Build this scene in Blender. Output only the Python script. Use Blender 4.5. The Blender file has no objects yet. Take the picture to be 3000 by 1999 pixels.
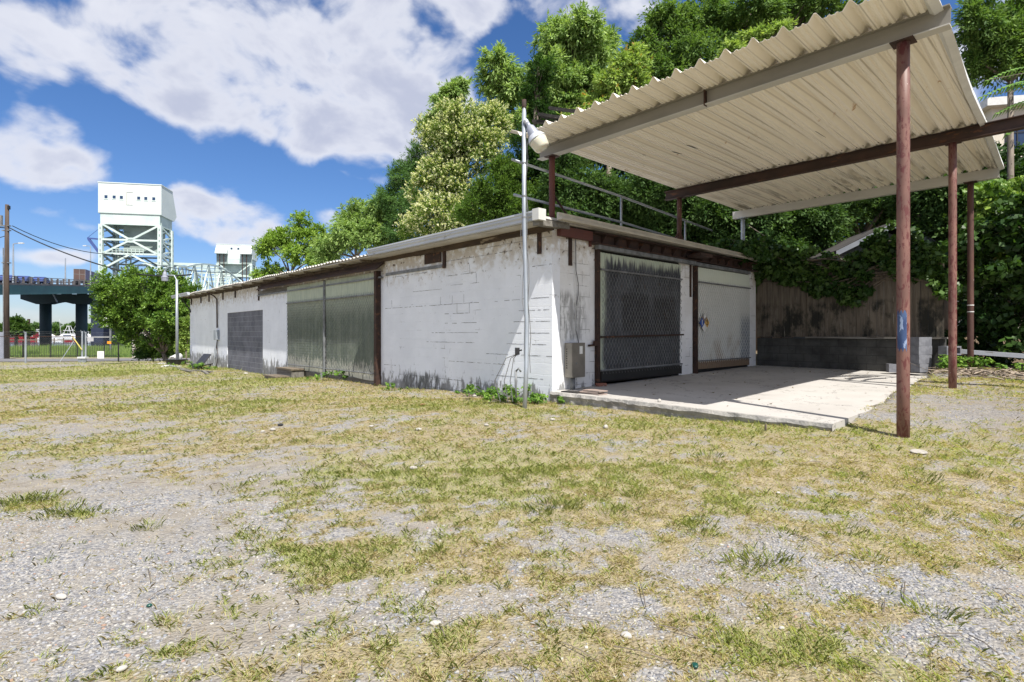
import bpy, math, random
import numpy as np
from mathutils import Vector, Matrix

S = bpy.context.scene
COL = S.collection
R = math.radians
rnd = random.Random(7)
EYE, FPX = 1.35, 1607.0

# ------------------------------------------------------------------ camera
cam_d = bpy.data.cameras.new("camera")
cam = bpy.data.objects.new("camera", cam_d)
COL.objects.link(cam)
cam.location = (0, 0, EYE)
cam.rotation_euler = (R(90), 0, 0)
cam_d.sensor_width = 36
cam_d.lens = 36 * FPX / 3000
cam_d.shift_y = -22.5 / 3000
cam_d.clip_start = .05
cam_d.clip_end = 6000
S.camera = cam
S.view_settings.view_transform = 'Standard'
S.view_settings.look = 'None'
S.view_settings.gamma = 1
S.view_settings.use_curve_mapping = False
S.view_settings.exposure = 0.62
S.cycles.use_denoising = True
S.cycles.max_bounces = 6
S.cycles.diffuse_bounces = 4
S.cycles.transparent_max_bounces = 8
S.cycles.sample_clamp_indirect = 6

# ------------------------------------------------------------------ sun
SUN_EL = R(57.5)
sx, sy = .445, -.8955
sun_d = bpy.data.lights.new("sun", 'SUN')
sun_d.energy = 5.0
sun_d.angle = R(.5)
sun_d.color = (1, .955, .88)
sun = bpy.data.objects.new("sun", sun_d)
COL.objects.link(sun)
tosun = Vector((sx * math.cos(SUN_EL), sy * math.cos(SUN_EL), math.sin(SUN_EL)))
sun.rotation_euler = tosun.to_track_quat('Z', 'Y').to_euler()
sun.location = (20, -30, 50)

# ------------------------------------------------------------------ world
W = bpy.data.worlds.new("World")
S.world = W
W.use_nodes = True
nt = W.node_tree
nt.nodes.clear()


def nd(t, typ, **kw):
    n = t.nodes.new(typ)
    for k, v in kw.items():
        if k.startswith('i_'):
            n.inputs[int(k[2:])].default_value = v
        else:
            setattr(n, k, v)
    return n


def mth(t, op, a, b=None, c=None, clamp=False):
    n = t.nodes.new('ShaderNodeMath')
    n.operation = op
    n.use_clamp = clamp
    for i, v in enumerate((a, b, c)):
        if v is None:
            continue
        if isinstance(v, (int, float)):
            n.inputs[i].default_value = v
        else:
            t.links.new(v, n.inputs[i])
    return n.outputs[0]


def sstep(t, v, a, b):
    n = t.nodes.new('ShaderNodeMapRange')
    n.interpolation_type = 'SMOOTHSTEP'
    t.links.new(v, n.inputs[0])
    n.inputs[1].default_value = a
    n.inputs[2].default_value = b
    n.inputs[3].default_value = 0
    n.inputs[4].default_value = 1
    return n.outputs[0]


def mixc(t, f, a, b, blend='MIX'):
    n = t.nodes.new('ShaderNodeMix')
    n.data_type = 'RGBA'
    n.blend_type = blend
    for i, v in ((0, f), (6, a), (7, b)):
        if isinstance(v, (int, float)):
            n.inputs[i].default_value = v
        elif isinstance(v, (tuple, list)):
            n.inputs[i].default_value = tuple(v) + ((1,) if len(v) == 3 else ())
        else:
            t.links.new(v, n.inputs[i])
    return n.outputs[2]


tc = nd(nt, 'ShaderNodeTexCoord')
sky = nd(nt, 'ShaderNodeTexSky', sky_type='NISHITA', sun_disc=False, sun_elevation=SUN_EL,
         sun_rotation=math.atan2(sx, sy), altitude=10, air_density=1.0, dust_density=.4, ozone_density=3.0)
sep = nd(nt, 'ShaderNodeSeparateXYZ')
nt.links.new(tc.outputs['Generated'], sep.inputs[0])
az = mth(nt, 'ARCTAN2', sep.outputs[0], sep.outputs[1])
el = mth(nt, 'ARCSINE', sep.outputs[2])
cmb = nd(nt, 'ShaderNodeCombineXYZ')
nt.links.new(az, cmb.inputs[0])
nt.links.new(el, cmb.inputs[1])
# cloud banks: centre (azimuth, elevation) and half sizes in the picture plane units, weight
BL = [(560, 130, 350, 190, 1.25), (900, 120, 440, 210, 1.2), (1230, 60, 260, 110, .9), (480, 270, 200, 90, .8),
      (800, 300, 300, 110, .95), (1080, 330, 260, 150, 1.0), (1230, 260, 170, 140, .9), (930, 400, 120, 80, .8),
      (1180, 440, 120, 50, .5),
      (40, 100, 230, 130, 1.3), (90, 420, 190, 110, 1.15), (210, 500, 140, 60, .9), (40, 480, 130, 70, .8),
      (80, 620, 110, 30, .75), (250, 665, 60, 16, .55),
      (640, 635, 200, 75, 1.5), (540, 590, 70, 40, .7), (700, 690, 130, 40, .8), (960, 630, 60, 30, .6),
      (120, 755, 120, 28, .85), (220, 745, 80, 30, .8), (590, 765, 70, 22, .6), (60, 930, 300, 30, .25),
      (1400, 30, 200, 60, .8), (1850, 20, 260, 120, 1.0), (2300, 40, 300, 150, .7), (2850, 250, 200, 260, .8),
      (1000, 375, 50, 38, -.9), (1480, 110, 60, 60, -.5), (1150, 170, 60, 30, -.35), (230, 170, 50, 80, -.4)]
acc = None
for (bx, by, rx, ry, wgt) in BL:
    r0 = (bx - 1500) / FPX
    a0 = math.atan(r0)
    cz = math.sqrt(1 + r0 * r0)
    e0 = math.atan((977 - by) / FPX / cz)
    ra = rx / FPX / (cz * cz)
    re = ry / FPX / cz * math.cos(e0) ** 2
    v1 = nd(nt, 'ShaderNodeVectorMath', operation='SUBTRACT')
    nt.links.new(cmb.outputs[0], v1.inputs[0])
    v1.inputs[1].default_value = (a0, e0, 0)
    v2 = nd(nt, 'ShaderNodeVectorMath', operation='MULTIPLY')
    nt.links.new(v1.outputs[0], v2.inputs[0])
    v2.inputs[1].default_value = (1 / ra, 1 / re, 0)
    v3 = nd(nt, 'ShaderNodeVectorMath', operation='LENGTH')
    nt.links.new(v2.outputs[0], v3.inputs[0])
    m = nd(nt, 'ShaderNodeMapRange')
    m.interpolation_type = 'SMOOTHSTEP'
    nt.links.new(v3.outputs['Value'], m.inputs[0])
    m.inputs[1].default_value = 0
    m.inputs[2].default_value = 1.75
    m.inputs[3].default_value = wgt
    m.inputs[4].default_value = 0
    acc = m.outputs[0] if acc is None else mth(nt, 'ADD', acc, m.outputs[0])
acc = mth(nt, 'MINIMUM', mth(nt, 'MULTIPLY', acc, .88), 1.0)
# elsewhere on the dome: broken noise clouds over a raised base
mp = nd(nt, 'ShaderNodeMapping')
mp.inputs['Scale'].default_value = (1, 1, 1.35)
nt.links.new(tc.outputs['Generated'], mp.inputs[0])


def wnoise(scale, detail, rough, off=(0, 0, 0), dist=0.):
    m2 = nd(nt, 'ShaderNodeVectorMath', operation='ADD')
    nt.links.new(mp.outputs[0], m2.inputs[0])
    m2.inputs[1].default_value = off
    n = nd(nt, 'ShaderNodeTexNoise')
    n.inputs['Scale'].default_value = scale
    n.inputs['Detail'].default_value = detail
    n.inputs['Roughness'].default_value = rough
    n.inputs['Distortion'].default_value = dist
    nt.links.new(m2.outputs[0], n.inputs['Vector'])
    return n.outputs[0]


n1 = wnoise(6.0, 9, .56, dist=.35)
n2 = wnoise(3.2, 5, .55, (3.1, 1.7, .4))
vw = nd(nt, 'ShaderNodeVectorMath', operation='MULTIPLY_ADD')
nz = nd(nt, 'ShaderNodeTexNoise')
nz.inputs['Scale'].default_value = 7
nz.inputs['Detail'].default_value = 5
nt.links.new(mp.outputs[0], nz.inputs['Vector'])
nt.links.new(nz.outputs['Color'], vw.inputs[0])
vw.inputs[1].default_value = (.16, .16, .16)
nt.links.new(mp.outputs[0], vw.inputs[2])
vor = nd(nt, 'ShaderNodeTexVoronoi', feature='SMOOTH_F1')
vor.inputs['Scale'].default_value = 11
vor.inputs['Smoothness'].default_value = .55
vor.inputs['Detail'].default_value = 2.0
vor.inputs['Roughness'].default_value = .5
nt.links.new(vw.outputs[0], vor.inputs['Vector'])
puff = mth(nt, 'SUBTRACT', .42, vor.outputs['Distance'])
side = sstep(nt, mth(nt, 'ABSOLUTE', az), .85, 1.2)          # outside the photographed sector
base = mth(nt, 'ADD', acc, mth(nt, 'MULTIPLY', side, .85))  # unseen cloud cover added to brighten the shaded walls
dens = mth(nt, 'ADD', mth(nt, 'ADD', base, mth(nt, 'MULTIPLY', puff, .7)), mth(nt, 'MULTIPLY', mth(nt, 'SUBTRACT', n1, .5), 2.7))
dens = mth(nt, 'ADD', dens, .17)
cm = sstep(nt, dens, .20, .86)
lit = sstep(nt, mth(nt, 'ADD', wnoise(5.0, 8, .55, (0, 0, -.14), .2), mth(nt, 'MULTIPLY', puff, .45)), .36, .66)
thick = sstep(nt, dens, .55, 1.35)
ccol = mixc(nt, mth(nt, 'MULTIPLY', thick, mth(nt, 'SUBTRACT', 1.0, mth(nt, 'MULTIPLY', lit, .85))),
            (7.4, 7.55, 8.2), (4.9, 5.2, 6.4))
hs = nd(nt, 'ShaderNodeHueSaturation')
hs.inputs['Hue'].default_value = .497
hs.inputs['Saturation'].default_value = 1.16
hs.inputs['Value'].default_value = .95
nt.links.new(sky.outputs[0], hs.inputs['Color'])
low = sstep(nt, el, .0, .5)
skyc = mixc(nt, 1.0, hs.outputs[0], mixc(nt, low, (.88, .95, 1.22), (.92, 1.0, 1.25)), 'MULTIPLY')
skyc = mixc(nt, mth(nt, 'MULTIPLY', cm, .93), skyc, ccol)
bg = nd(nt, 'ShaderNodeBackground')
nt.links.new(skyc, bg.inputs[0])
bg.inputs[1].default_value = .076
wo = nd(nt, 'ShaderNodeOutputWorld')
nt.links.new(bg.outputs[0], wo.inputs[0])
W.cycles.sampling_method = 'MANUAL'
W.cycles.sample_map_resolution = 512


# ------------------------------------------------------------------ numpy noise
def vnoise(x, y, seed=0):
    rs = np.random.RandomState(seed)
    T = rs.rand(256, 256)
    xi = np.floor(x).astype(int)
    yi = np.floor(y).astype(int)
    fx, fy = x - xi, y - yi
    fx = fx * fx * (3 - 2 * fx)
    fy = fy * fy * (3 - 2 * fy)
    a = T[xi % 256, yi % 256]
    b = T[(xi + 1) % 256, yi % 256]
    c = T[xi % 256, (yi + 1) % 256]
    d = T[(xi + 1) % 256, (yi + 1) % 256]
    return (a * (1 - fx) + b * fx) * (1 - fy) + (c * (1 - fx) + d * fx) * fy


def fbm(x, y, s, o=4, seed=0):
    v, a, t = 0, 1, 0
    for i in range(o):
        v = v + a * vnoise(x * s * 2 ** i + 17.3 * i, y * s * 2 ** i + 9.1 * i, seed + i)
        t += a
        a *= .55
    return v / t


# ------------------------------------------------------------------ frames
C0 = np.array((.709, 9.66))
D1 = np.array((.676, -.737))
D2 = np.array((.737, .676))
RZ = math.atan2(-.737, .676)


def P(u, v, z=0):
    p = C0 + u * D1 + v * D2
    return (p[0], p[1], z)


def wp(px, py, Z):
    return ((px - 1500) / FPX * Z, Z, EYE + (977 - py) / FPX * Z)


CT = np.array([(0, 0, 0), (0, 3, 0), (3, 3, .05), (-3, 3, 0), (.3, 9.2, .14), (4.36, 6.1, .18), (7.45, 9.28, .40), (9.8, 11.7, .62),
               (2.2, 7.6, .15), (-.7, 11.0, .1), (-3.5, 14.2, .0), (-9.4, 20.6, -.2), (-17, 29, -.24), (-5, 6, -.02),
               (-12, 12, -.15), (-20, 20, -.35), (-28, 31, -.62), (-36, 40, -.85), (-27, 42, -.85), (-18, 44, -.85),
               (-45, 46, -.85), (-50, 55, -.9), (-30, 55, -.95), (-70, 62, -1.0), (-40, 66, -1.1), (-15, 60, -1),
               (4.75, 7.35, .335), (5.6, 8.2, .39), (6.6, 9.1, .43), (7.7, 10.1, .47), (9.0, 11.2, .53), (20, 5, .8), (15, 18, 1.0), (9, 16, .8), (6, 2, .2), (12, 6, .5), (0, 30, .8), (12, 30, 1.3), (30, 30, 1.6), (0, -20, .1),
               (-30, 0, -.2), (30, -10, .6), (-30, 20, -.5)])


def gh(x, y):
    x = np.asarray(x, float)
    y = np.asarray(y, float)
    num, den = 0, 0
    for (cx, cy, cz) in CT:
        d2 = (x - cx) ** 2 + (y - cy) ** 2 + .6
        w = d2 ** -1.7
        num = num + w * cz
        den = den + w
    z = num / den
    u = (x - C0[0]) * D1[0] + (y - C0[1]) * D1[1]
    v = (x - C0[0]) * D2[0] + (y - C0[1]) * D2[1]
    inside = np.clip(np.minimum(np.minimum(v - .05, 8.6 - v), np.minimum(4.40 - .05 * np.clip(v - 2, 0, 9) + .05 * np.sin(v * 3.1) + .03 * np.sin(v * 9.3) - u, u + 26)) / .12, 0, 1)
    z = z * (1 - inside) + np.minimum(z, .12) * inside
    riv = 1 / (1 + np.exp(-(y - 82 + .0 * x) / 3.0)) / (1 + np.exp(-(-8 - x) / 3.0))
    far = 1 / (1 + np.exp(-(y - 640) / 8.0))
    z = z * (1 - riv) + (-5.5) * riv
    return z * (1 - far) + (-1.0) * far


def g1(x, y):
    return float(gh(np.array([x]), np.array([y]))[0])


def gpix(px, py, z=.05):
    Z = (EYE - z) * FPX / (py - 977)
    return ((px - 1500) / FPX * Z, Z)


# grass cover: centre in metres on the ground, radii, weight
PATCH = []


def patch(px, py, rx, ry, w, z=.03):
    x, y = gpix(px, py, z)
    PATCH.append((x, y, rx, ry, w))


patch(350, 1420, 2.6, .8, -.50); patch(700, 1340, 1.6, .45, -.25); patch(150, 1560, 1.7, .8, -.55)
patch(100, 1750, 1.1, .7, -.38); patch(450, 1850, .7, .4, -.2); patch(80, 1140, 4.5, 1.6, -.6, -.3); patch(150, 1250, 1.6, .5, -.3)
patch(1000, 1330, 1.2, .35, -.12); patch(1500, 1420, 3.0, 1.2, .08); patch(160, 1076, 5.5, 1.8, -.9, -.75)
patch(2800, 1200, 1.6, 1.2, -.45, .35); patch(2550, 1720, .9, .3, -.26); patch(2850, 1800, .7, .4, -.26)
patch(2250, 1640, .45, .2, -.3); patch(1750, 1560, .5, .2, -.35); patch(1250, 1545, .5, .14, -.3); patch(1120, 1480, .6, .2, -.25)
patch(1450, 1740, .3, .14, -.3); patch(1800, 1770, .4, .12, -.3); patch(2350, 1540, .8, .2, -.15)
patch(1500, 1900, 1.0, .35, .15); patch(2400, 1930, .6, .2, .25); patch(800, 1620, .8, .25, .25); patch(1900, 1270, 1.8, .5, .45); patch(2350, 1300, 1.2, .35, .45); patch(1300, 1210, 1.6, .6, .4); patch(1700, 1400, 2.2, .7, .25)
patch(700, 1130, 3.5, 1.6, .4, -.15); patch(1000, 1180, 2.2, 1.2, .35); patch(2800, 1350, 1.0, .5, .25)
patch(400, 1090, 5, 2.5, .5, -.4); patch(1200, 1350, 1.4, .8, .25)
patch(80, 1470, .45, .18, .7); patch(190, 1500, .3, .15, .75); patch(250, 1110, 3, .7, .7, -.4)


def cover(x, y):
    c = .63 + .60 * (fbm(x, y, .9, 4, 11) - .5) + 1.0 * (fbm(x, y, 3.5, 4, 31) - .5) + 1.0 * (fbm(x, y, 13, 2, 37) - .5)
    for (cx, cy, rx, ry, w) in PATCH:
        c = c + w * np.exp(-(((x - cx) / rx) ** 2 + ((y - cy) / ry) ** 2))
    return np.clip(c, 0, 1)


def green(x, y):
    g = .17 + 1.1 * (fbm(x, y, .6, 4, 51) - .5) + .9 * (fbm(x, y, 4, 2, 71) - .5)
    for (cx, cy, rx, ry, w) in PATCH:
        if w > 0:
            g = g + .60 * w * np.exp(-(((x - cx) / rx) ** 2 + ((y - cy) / ry) ** 2))
    return np.clip(g + np.clip((y - 11) * .02, 0, .25), 0, 1)


# ------------------------------------------------------------------ materials
def newmat(name):
    m = bpy.data.materials.new(name)
    m.use_nodes = True
    t = m.node_tree
    b = t.nodes['Principled BSDF']
    return m, t, b


def coords(t, sc=(1, 1, 1), which='Object'):
    c = nd(t, 'ShaderNodeTexCoord')
    mpn = nd(t, 'ShaderNodeMapping')
    mpn.inputs['Scale'].default_value = sc
    t.links.new(c.outputs[which], mpn.inputs[0])
    return mpn.outputs[0]


def noise(t, vec, scale, detail=4, rough=.55, dist=0.):
    n = nd(t, 'ShaderNodeTexNoise')
    n.inputs['Scale'].default_value = scale
    n.inputs['Detail'].default_value = detail
    n.inputs['Roughness'].default_value = rough
    n.inputs['Distortion'].default_value = dist
    t.links.new(vec, n.inputs['Vector'])
    return n.outputs[0]


def bumpn(t, b, h, strength=.3, dist=.01):
    n = nd(t, 'ShaderNodeBump')
    n.inputs['Strength'].default_value = strength
    n.inputs['Distance'].default_value = dist
    t.links.new(h, n.inputs['Height'])
    t.links.new(n.outputs[0], b.inputs['Normal'])


def wmat(name, c1, c2=None, sc=2., st=(1, 1, 1), c3=None, t3=.6, s3=9., w3=.05, st3=None, rough=.75, metal=0., bump=.15, bs=60., bd=.004):
    m, t, b = newmat(name)
    v = coords(t, st)
    c2 = c2 or tuple(x * .75 for x in c1)
    col = mixc(t, sstep(t, noise(t, v, sc, 6, .6), .35, .65), c1, c2)
    if c3:
        v3 = coords(t, st3 or st)
        col = mixc(t, sstep(t, noise(t, v3, s3, 5, .6), t3, t3 + w3), col, c3)
    t.links.new(col, b.inputs['Base Color'])
    b.inputs['Roughness'].default_value = rough
    b.inputs['Metallic'].default_value = metal
    if bump:
        bumpn(t, b, noise(t, v, bs, 4), bump, bd)
    return m


def leafmat(name, trans=.35, rough=.5, spec=.3):
    m, t, b = newmat(name)
    a = nd(t, 'ShaderNodeAttribute', attribute_name='Col')
    t.links.new(a.outputs[0], b.inputs['Base Color'])
    b.inputs['Roughness'].default_value = rough
    b.inputs['Specular IOR Level'].default_value = spec
    tr = nd(t, 'ShaderNodeBsdfTranslucent')
    t.links.new(mixc(t, 1.0, a.outputs[0], (1.5, 1.6, .7), 'MULTIPLY'), tr.inputs[0])
    mx = nd(t, 'ShaderNodeMixShader')
    mx.inputs[0].default_value = trans
    out = t.nodes['Material Output']
    t.links.new(b.outputs[0], mx.inputs[1])
    t.links.new(tr.outputs[0], mx.inputs[2])
    t.links.new(mx.outputs[0], out.inputs[0])
    return m


M = {}
M['leaf'] = leafmat('leaf', .30, .6, .15)
M['leaf_gloss'] = leafmat('leaf_gloss', .22, .45, .3)
M['grass'] = leafmat('grass', .35, .8, .05)
m_, t_, b_ = newmat('pebble')
a_ = nd(t_, 'ShaderNodeAttribute', attribute_name='Col')
t_.links.new(a_.outputs[0], b_.inputs['Base Color'])
b_.inputs['Roughness'].default_value = .85
M['pebble'] = m_
M['bark'] = wmat('bark', (.20, .165, .13), (.10, .08, .06), 6, (1, 1, .2), bump=.6, bs=30, bd=.02)
M['dark_pole'] = wmat('dark_pole', (.085, .06, .045), (.05, .036, .028), 3, (2, 2, .2), rough=.9, bump=.3)
M['white_steel'] = wmat('white_steel', (.60, .70, .65), (.50, .60, .56), .3, rough=.6, bump=0)
M['tower_house'] = wmat('tower_house', (.62, .68, .66), (.58, .64, .62), .2, rough=.6, bump=0)
M['tower_dark'] = wmat('tower_dark', (.30, .36, .34), (.24, .30, .28), .4, rough=.7, bump=0)
M['teal'] = wmat('teal', (.05, .15, .14), (.04, .11, .11), .2, rough=.6, bump=0)
M['teal_dark'] = wmat('teal_dark', (.02, .05, .055), (.015, .035, .045), .2, rough=.7, bump=0)
M['navy'] = wmat('navy', (.012, .02, .05), (.02, .03, .06), .3, rough=.6, bump=0)
M['conc_grey'] = wmat('conc_grey', (.30, .28, .26), (.22, .20, .19), 2)
M['glass_dark'] = wmat('glass_dark', (.03, .06, .12), (.02, .04, .1), 1, rough=.15, bump=0)
M['galv'] = wmat('galv', (.42, .46, .50), (.33, .36, .40), 5, (1, 1, .3), c3=(.16, .10, .07), t3=.72, s3=6, rough=.45, metal=.5, bump=.05)
M['galv_old'] = wmat('galv_old', (.24, .25, .26), (.14, .145, .15), 6, rough=.6, metal=.3, bump=.1)
M['wire_grey'] = wmat('wire_grey', (.40, .43, .40), (.28, .31, .29), 6, rough=.6, bump=0)
M['wire_dark'] = wmat('wire_dark', (.22, .225, .22), (.12, .12, .12), 6, c3=(.12, .08, .05), t3=.6, rough=.6, bump=0)
M['black_metal'] = wmat('black_metal', (.012, .012, .013), (.02, .02, .02), 4, rough=.5, bump=0)
M['rust'] = wmat('rust', (.055, .027, .018), (.028, .016, .012), 5, c3=(.11, .05, .025), t3=.58, rough=.8, metal=.1, bump=.3)
M['rust_beam'] = wmat('rust_beam', (.060, .030, .022), (.030, .018, .014), 3, (.4, 1, 1), c3=(.11, .045, .022), t3=.6, rough=.75, bump=.2)
M['red_primer'] = wmat('red_primer', (.13, .04, .03), (.10, .035, .028), 3, rough=.7, bump=.1)
M['old_wood'] = wmat('old_wood', (.20, .165, .12), (.11, .085, .06), 5, (.25, 3, 3), rough=.9, bump=.4, bs=30)
M['grey_wood'] = wmat('grey_wood', (.20, .19, .17), (.12, .11, .095), 4, (.25, 3, 3), c3=(.06, .05, .04), t3=.62, rough=.9, bump=.4, bs=30)
m_, t_, b_ = newmat('fence_board')
v_ = coords(t_, (3, 3, .25))
c_ = mixc(t_, sstep(t_, noise(t_, v_, 5, 6, .65), .35, .65), (.185, .155, .12), (.105, .086, .066))
s2_ = nd(t_, 'ShaderNodeSeparateXYZ')
t_.links.new(coords(t_), s2_.inputs[0])
c_ = mixc(t_, mth(t_, 'MULTIPLY', sstep(t_, noise(t_, coords(t_, (1, 1, .5)), 2.2, 6, .7), .45, .6), sstep(t_, s2_.outputs[2], 1.0, .85)), c_, (.022, .022, .017))
c_ = mixc(t_, sstep(t_, noise(t_, v_, 9, 4), .66, .7), c_, (.24, .215, .18))
t_.links.new(c_, b_.inputs['Base Color'])
b_.inputs['Roughness'].default_value = .9
bumpn(t_, b_, noise(t_, v_, 20, 5), .4, .004)
M['fence_board'] = m_
M['char_wood'] = wmat('char_wood', (.012, .011, .010), (.03, .027, .024), 6, (.3, 2, 2), c3=(.12, .11, .10), t3=.66, rough=.9, bump=.6, bs=25)
M['paint_white'] = wmat('paint_white', (.68, .68, .66), (.58, .58, .56), 3, c3=(.3, .27, .22), t3=.68, rough=.55)
M['gutter'] = wmat('gutter', (.50, .53, .58), (.42, .45, .50), 2, (.3, 1, 1), c3=(.26, .25, .24), t3=.66, s3=5, rough=.5, bump=.05)
M['beige_trim'] = wmat('beige_trim', (.50, .47, .40), (.42, .39, .33), 3, c3=(.22, .18, .14), t3=.68, rough=.6)
M['white_boat'] = wmat('white_boat', (.85, .85, .85), (.78, .78, .8), .5, rough=.35, bump=0)
M['red_boat'] = wmat('red_boat', (.35, .02, .03), (.28, .015, .025), .5, rough=.4, bump=0)
M['blue_paint'] = wmat('blue_paint', (.06, .10, .30), (.05, .08, .24), .5, rough=.4, bump=0)
M['brown_box'] = wmat('brown_box', (.10, .06, .05), (.07, .045, .04), .6, rough=.7, bump=0)
M['lavender'] = wmat('lavender', (.16, .15, .24), (.13, .12, .20), .6, rough=.6, bump=0)
M['rail_conc'] = wmat('rail_conc', (.20, .18, .17), (.13, .12, .12), .5, rough=.9, bump=0)
M['sign_white'] = wmat('sign_white', (.8, .8, .78), (.7, .7, .68), 3, rough=.5, bump=0)
M['sign_grey'] = wmat('sign_grey', (.45, .45, .47), (.38, .38, .4), 3, rough=.5, bump=0)
M['sign_orange'] = wmat('sign_orange', (.85, .33, .02), (.75, .28, .02), 3, rough=.5, bump=0)
M['black'] = wmat('black', (.01, .01, .01), (.015, .015, .015), 3, rough=.6, bump=0)
M['dark_plastic'] = wmat('dark_plastic', (.03, .03, .035), (.02, .02, .022), 4, rough=.45, bump=.1)
M['box_steel'] = wmat('box_steel', (.24, .22, .19), (.18, .165, .14), 3, rough=.5, metal=.4, bump=.05)
M['cable'] = wmat('cable', (.16, .16, .165), (.1, .1, .1), 5, rough=.7, bump=0)
M['lamp_grey'] = wmat('lamp_grey', (.34, .36, .42), (.28, .30, .35), 5, rough=.5, metal=.3, bump=.05)
M['lamp_rim'] = wmat('lamp_rim', (.62, .64, .68), (.5, .52, .56), 5, rough=.4, metal=.3, bump=.05)
m_, t_, b_ = newmat('lens_plastic')
b_.inputs['Base Color'].default_value = (.62, .60, .50, 1)
b_.inputs['Roughness'].default_value = .25
b_.inputs['Subsurface Weight'].default_value = .15
M['lens'] = m_
M['yellow'] = wmat('yellow', (.6, .5, .12), (.5, .42, .1), 3, rough=.6, bump=0)
M['tarpaper'] = wmat('tarpaper', (.05, .045, .04), (.035, .03, .028), 2, rough=.9)
M['siding'] = wmat('siding', (.20, .215, .24), (.16, .175, .2), 2, rough=.7, bump=0)
M['siding_dark'] = wmat('siding_dark', (.16, .17, .19), (.12, .13, .14), 2, rough=.8, bump=0)
M['stucco'] = wmat('stucco', (.66, .60, .50), (.60, .55, .46), .6, rough=.9, bump=.05)
M['brick_red'] = wmat('brick_red', (.30, .12, .08), (.20, .09, .06), 6, c3=(.4, .36, .32), t3=.62, rough=.9)
M['tile'] = wmat('tile', (.34, .26, .22), (.22, .18, .16), 4, rough=.85)
M['rock'] = wmat('rock', (.42, .39, .34), (.30, .28, .25), 9, rough=.9, bump=.5, bs=20, bd=.01)
M['rock_white'] = wmat('rock_white', (.46, .44, .40), (.34, .32, .29), 9, rough=.9, bump=.4, bs=20, bd=.01)
M['stone_light'] = wmat('stone_light', (.60, .56, .50), (.38, .34, .30), 2.2, rough=.9, bump=.4, bs=12, bd=.02)
M['green_glass'] = wmat('green_glass', (.01, .07, .05), (.01, .05, .04), 9, rough=.3, bump=0)
M['tar'] = wmat('tar', (.012, .012, .012), (.02, .02, .02), 9, rough=.7)

# asphalt path, river
M['asphalt'] = wmat('asphalt', (.17, .165, .17), (.14, .135, .14), 1.2, c3=(.22, .21, .20), t3=.6, s3=30, rough=.95, bump=.2, bs=150)
m_, t_, b_ = newmat('river')
b_.inputs['Base Color'].default_value = (.05, .07, .09, 1)
b_.inputs['Roughness'].default_value = .12
bumpn(t_, b_, noise(t_, coords(t_, (1, .3, 1)), .8, 4), .4, .15)
M['river'] = m_

# pole paint: salmon red pipe, flaking
m_, t_, b_ = newmat('pipe_red_paint')
v_ = coords(t_, (1, 1, .35))
c_ = mixc(t_, sstep(t_, noise(t_, coords(t_, (1, 1, .5)), 3, 5), .35, .7), (.225, .112, .088), (.145, .072, .058))
c_ = mixc(t_, sstep(t_, noise(t_, v_, 22, 8, .72, .6), .525, .555), c_, (.12, .032, .03))
c_ = mixc(t_, sstep(t_, noise(t_, coords(t_, (1, 1, .8)), 30, 3), .72, .76), c_, (.62, .5, .46))
t_.links.new(c_, b_.inputs['Base Color'])
b_.inputs['Roughness'].default_value = .55
bumpn(t_, b_, noise(t_, v_, 14, 8, .7, .5), .5, .004)
M['pipe_paint'] = m_
M['pipe_rust'] = wmat('pipe_rust', (.11, .05, .038), (.06, .028, .022), 5, (1, 1, .4), c3=(.42, .36, .32), t3=.66, s3=14, rough=.75, bump=.3)
M['spray_blue'] = wmat('spray_blue', (.10, .17, .32), (.03, .06, .16), 8, (1, 1, .3), c3=(.30, .38, .55), t3=.58, s3=22, rough=.7)

# canopy sheet metal: off white, rust spots
m_, t_, b_ = newmat('canopy_sheet')
v_ = coords(t_)
c_ = mixc(t_, sstep(t_, noise(t_, coords(t_, (1.5, .12, 1)), 2.4, 5), .35, .7), (.86, .81, .71), (.81, .76, .66))
sp_ = nd(t_, 'ShaderNodeSeparateXYZ')
t_.links.new(v_, sp_.inputs[0])
tail_ = sstep(t_, sp_.outputs[1], 5.2, 7.6)
st_ = sstep(t_, noise(t_, coords(t_, (5., .35, 1)), 2.2, 5, .6), .50, .66)
c_ = mixc(t_, mth(t_, 'MULTIPLY', mth(t_, 'MULTIPLY', tail_, st_), .75), c_, (.15, .13, .10))
ridge_shade_ = mth(t_, 'ABSOLUTE', mth(t_, 'SUBTRACT', mth(t_, 'FRACT', mth(t_, 'DIVIDE', mth(t_, 'ADD', sp_.outputs[0], .42 - .096 + .1725), .345)), .5))
c_ = mixc(t_, mth(t_, 'MULTIPLY', sstep(t_, ridge_shade_, .030, .012), .5), c_, (.20, .17, .13))  # groove shade along each ridge painted into the sheet colour
ridge_shade2_ = mth(t_, 'ABSOLUTE', mth(t_, 'SUBTRACT', mth(t_, 'FRACT', mth(t_, 'DIVIDE', mth(t_, 'ADD', sp_.outputs[0], .42 + .072 + .1725), .345)), .5))
c_ = mixc(t_, mth(t_, 'MULTIPLY', sstep(t_, ridge_shade2_, .026, .010), .35), c_, (.24, .20, .16))  # second painted shade line, on the ridge's other edge
for vy_ in (.55, 2.6):
    band_ = sstep(t_, mth(t_, 'ABSOLUTE', mth(t_, 'SUBTRACT', sp_.outputs[1], vy_)), .22, .02)
    c_ = mixc(t_, mth(t_, 'MULTIPLY', band_, sstep(t_, noise(t_, coords(t_, (1.6, 1, 1)), 4.5, 4), .60, .72)), c_, (.42, .24, .10))
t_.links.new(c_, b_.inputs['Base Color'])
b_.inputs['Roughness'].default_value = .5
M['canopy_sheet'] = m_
M['beam_grey'] = wmat('beam_grey', (.26, .245, .215), (.21, .20, .175), 3, (.3, 1, 1), c3=(.12, .08, .05), t3=.7, rough=.6, bump=.1)
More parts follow.
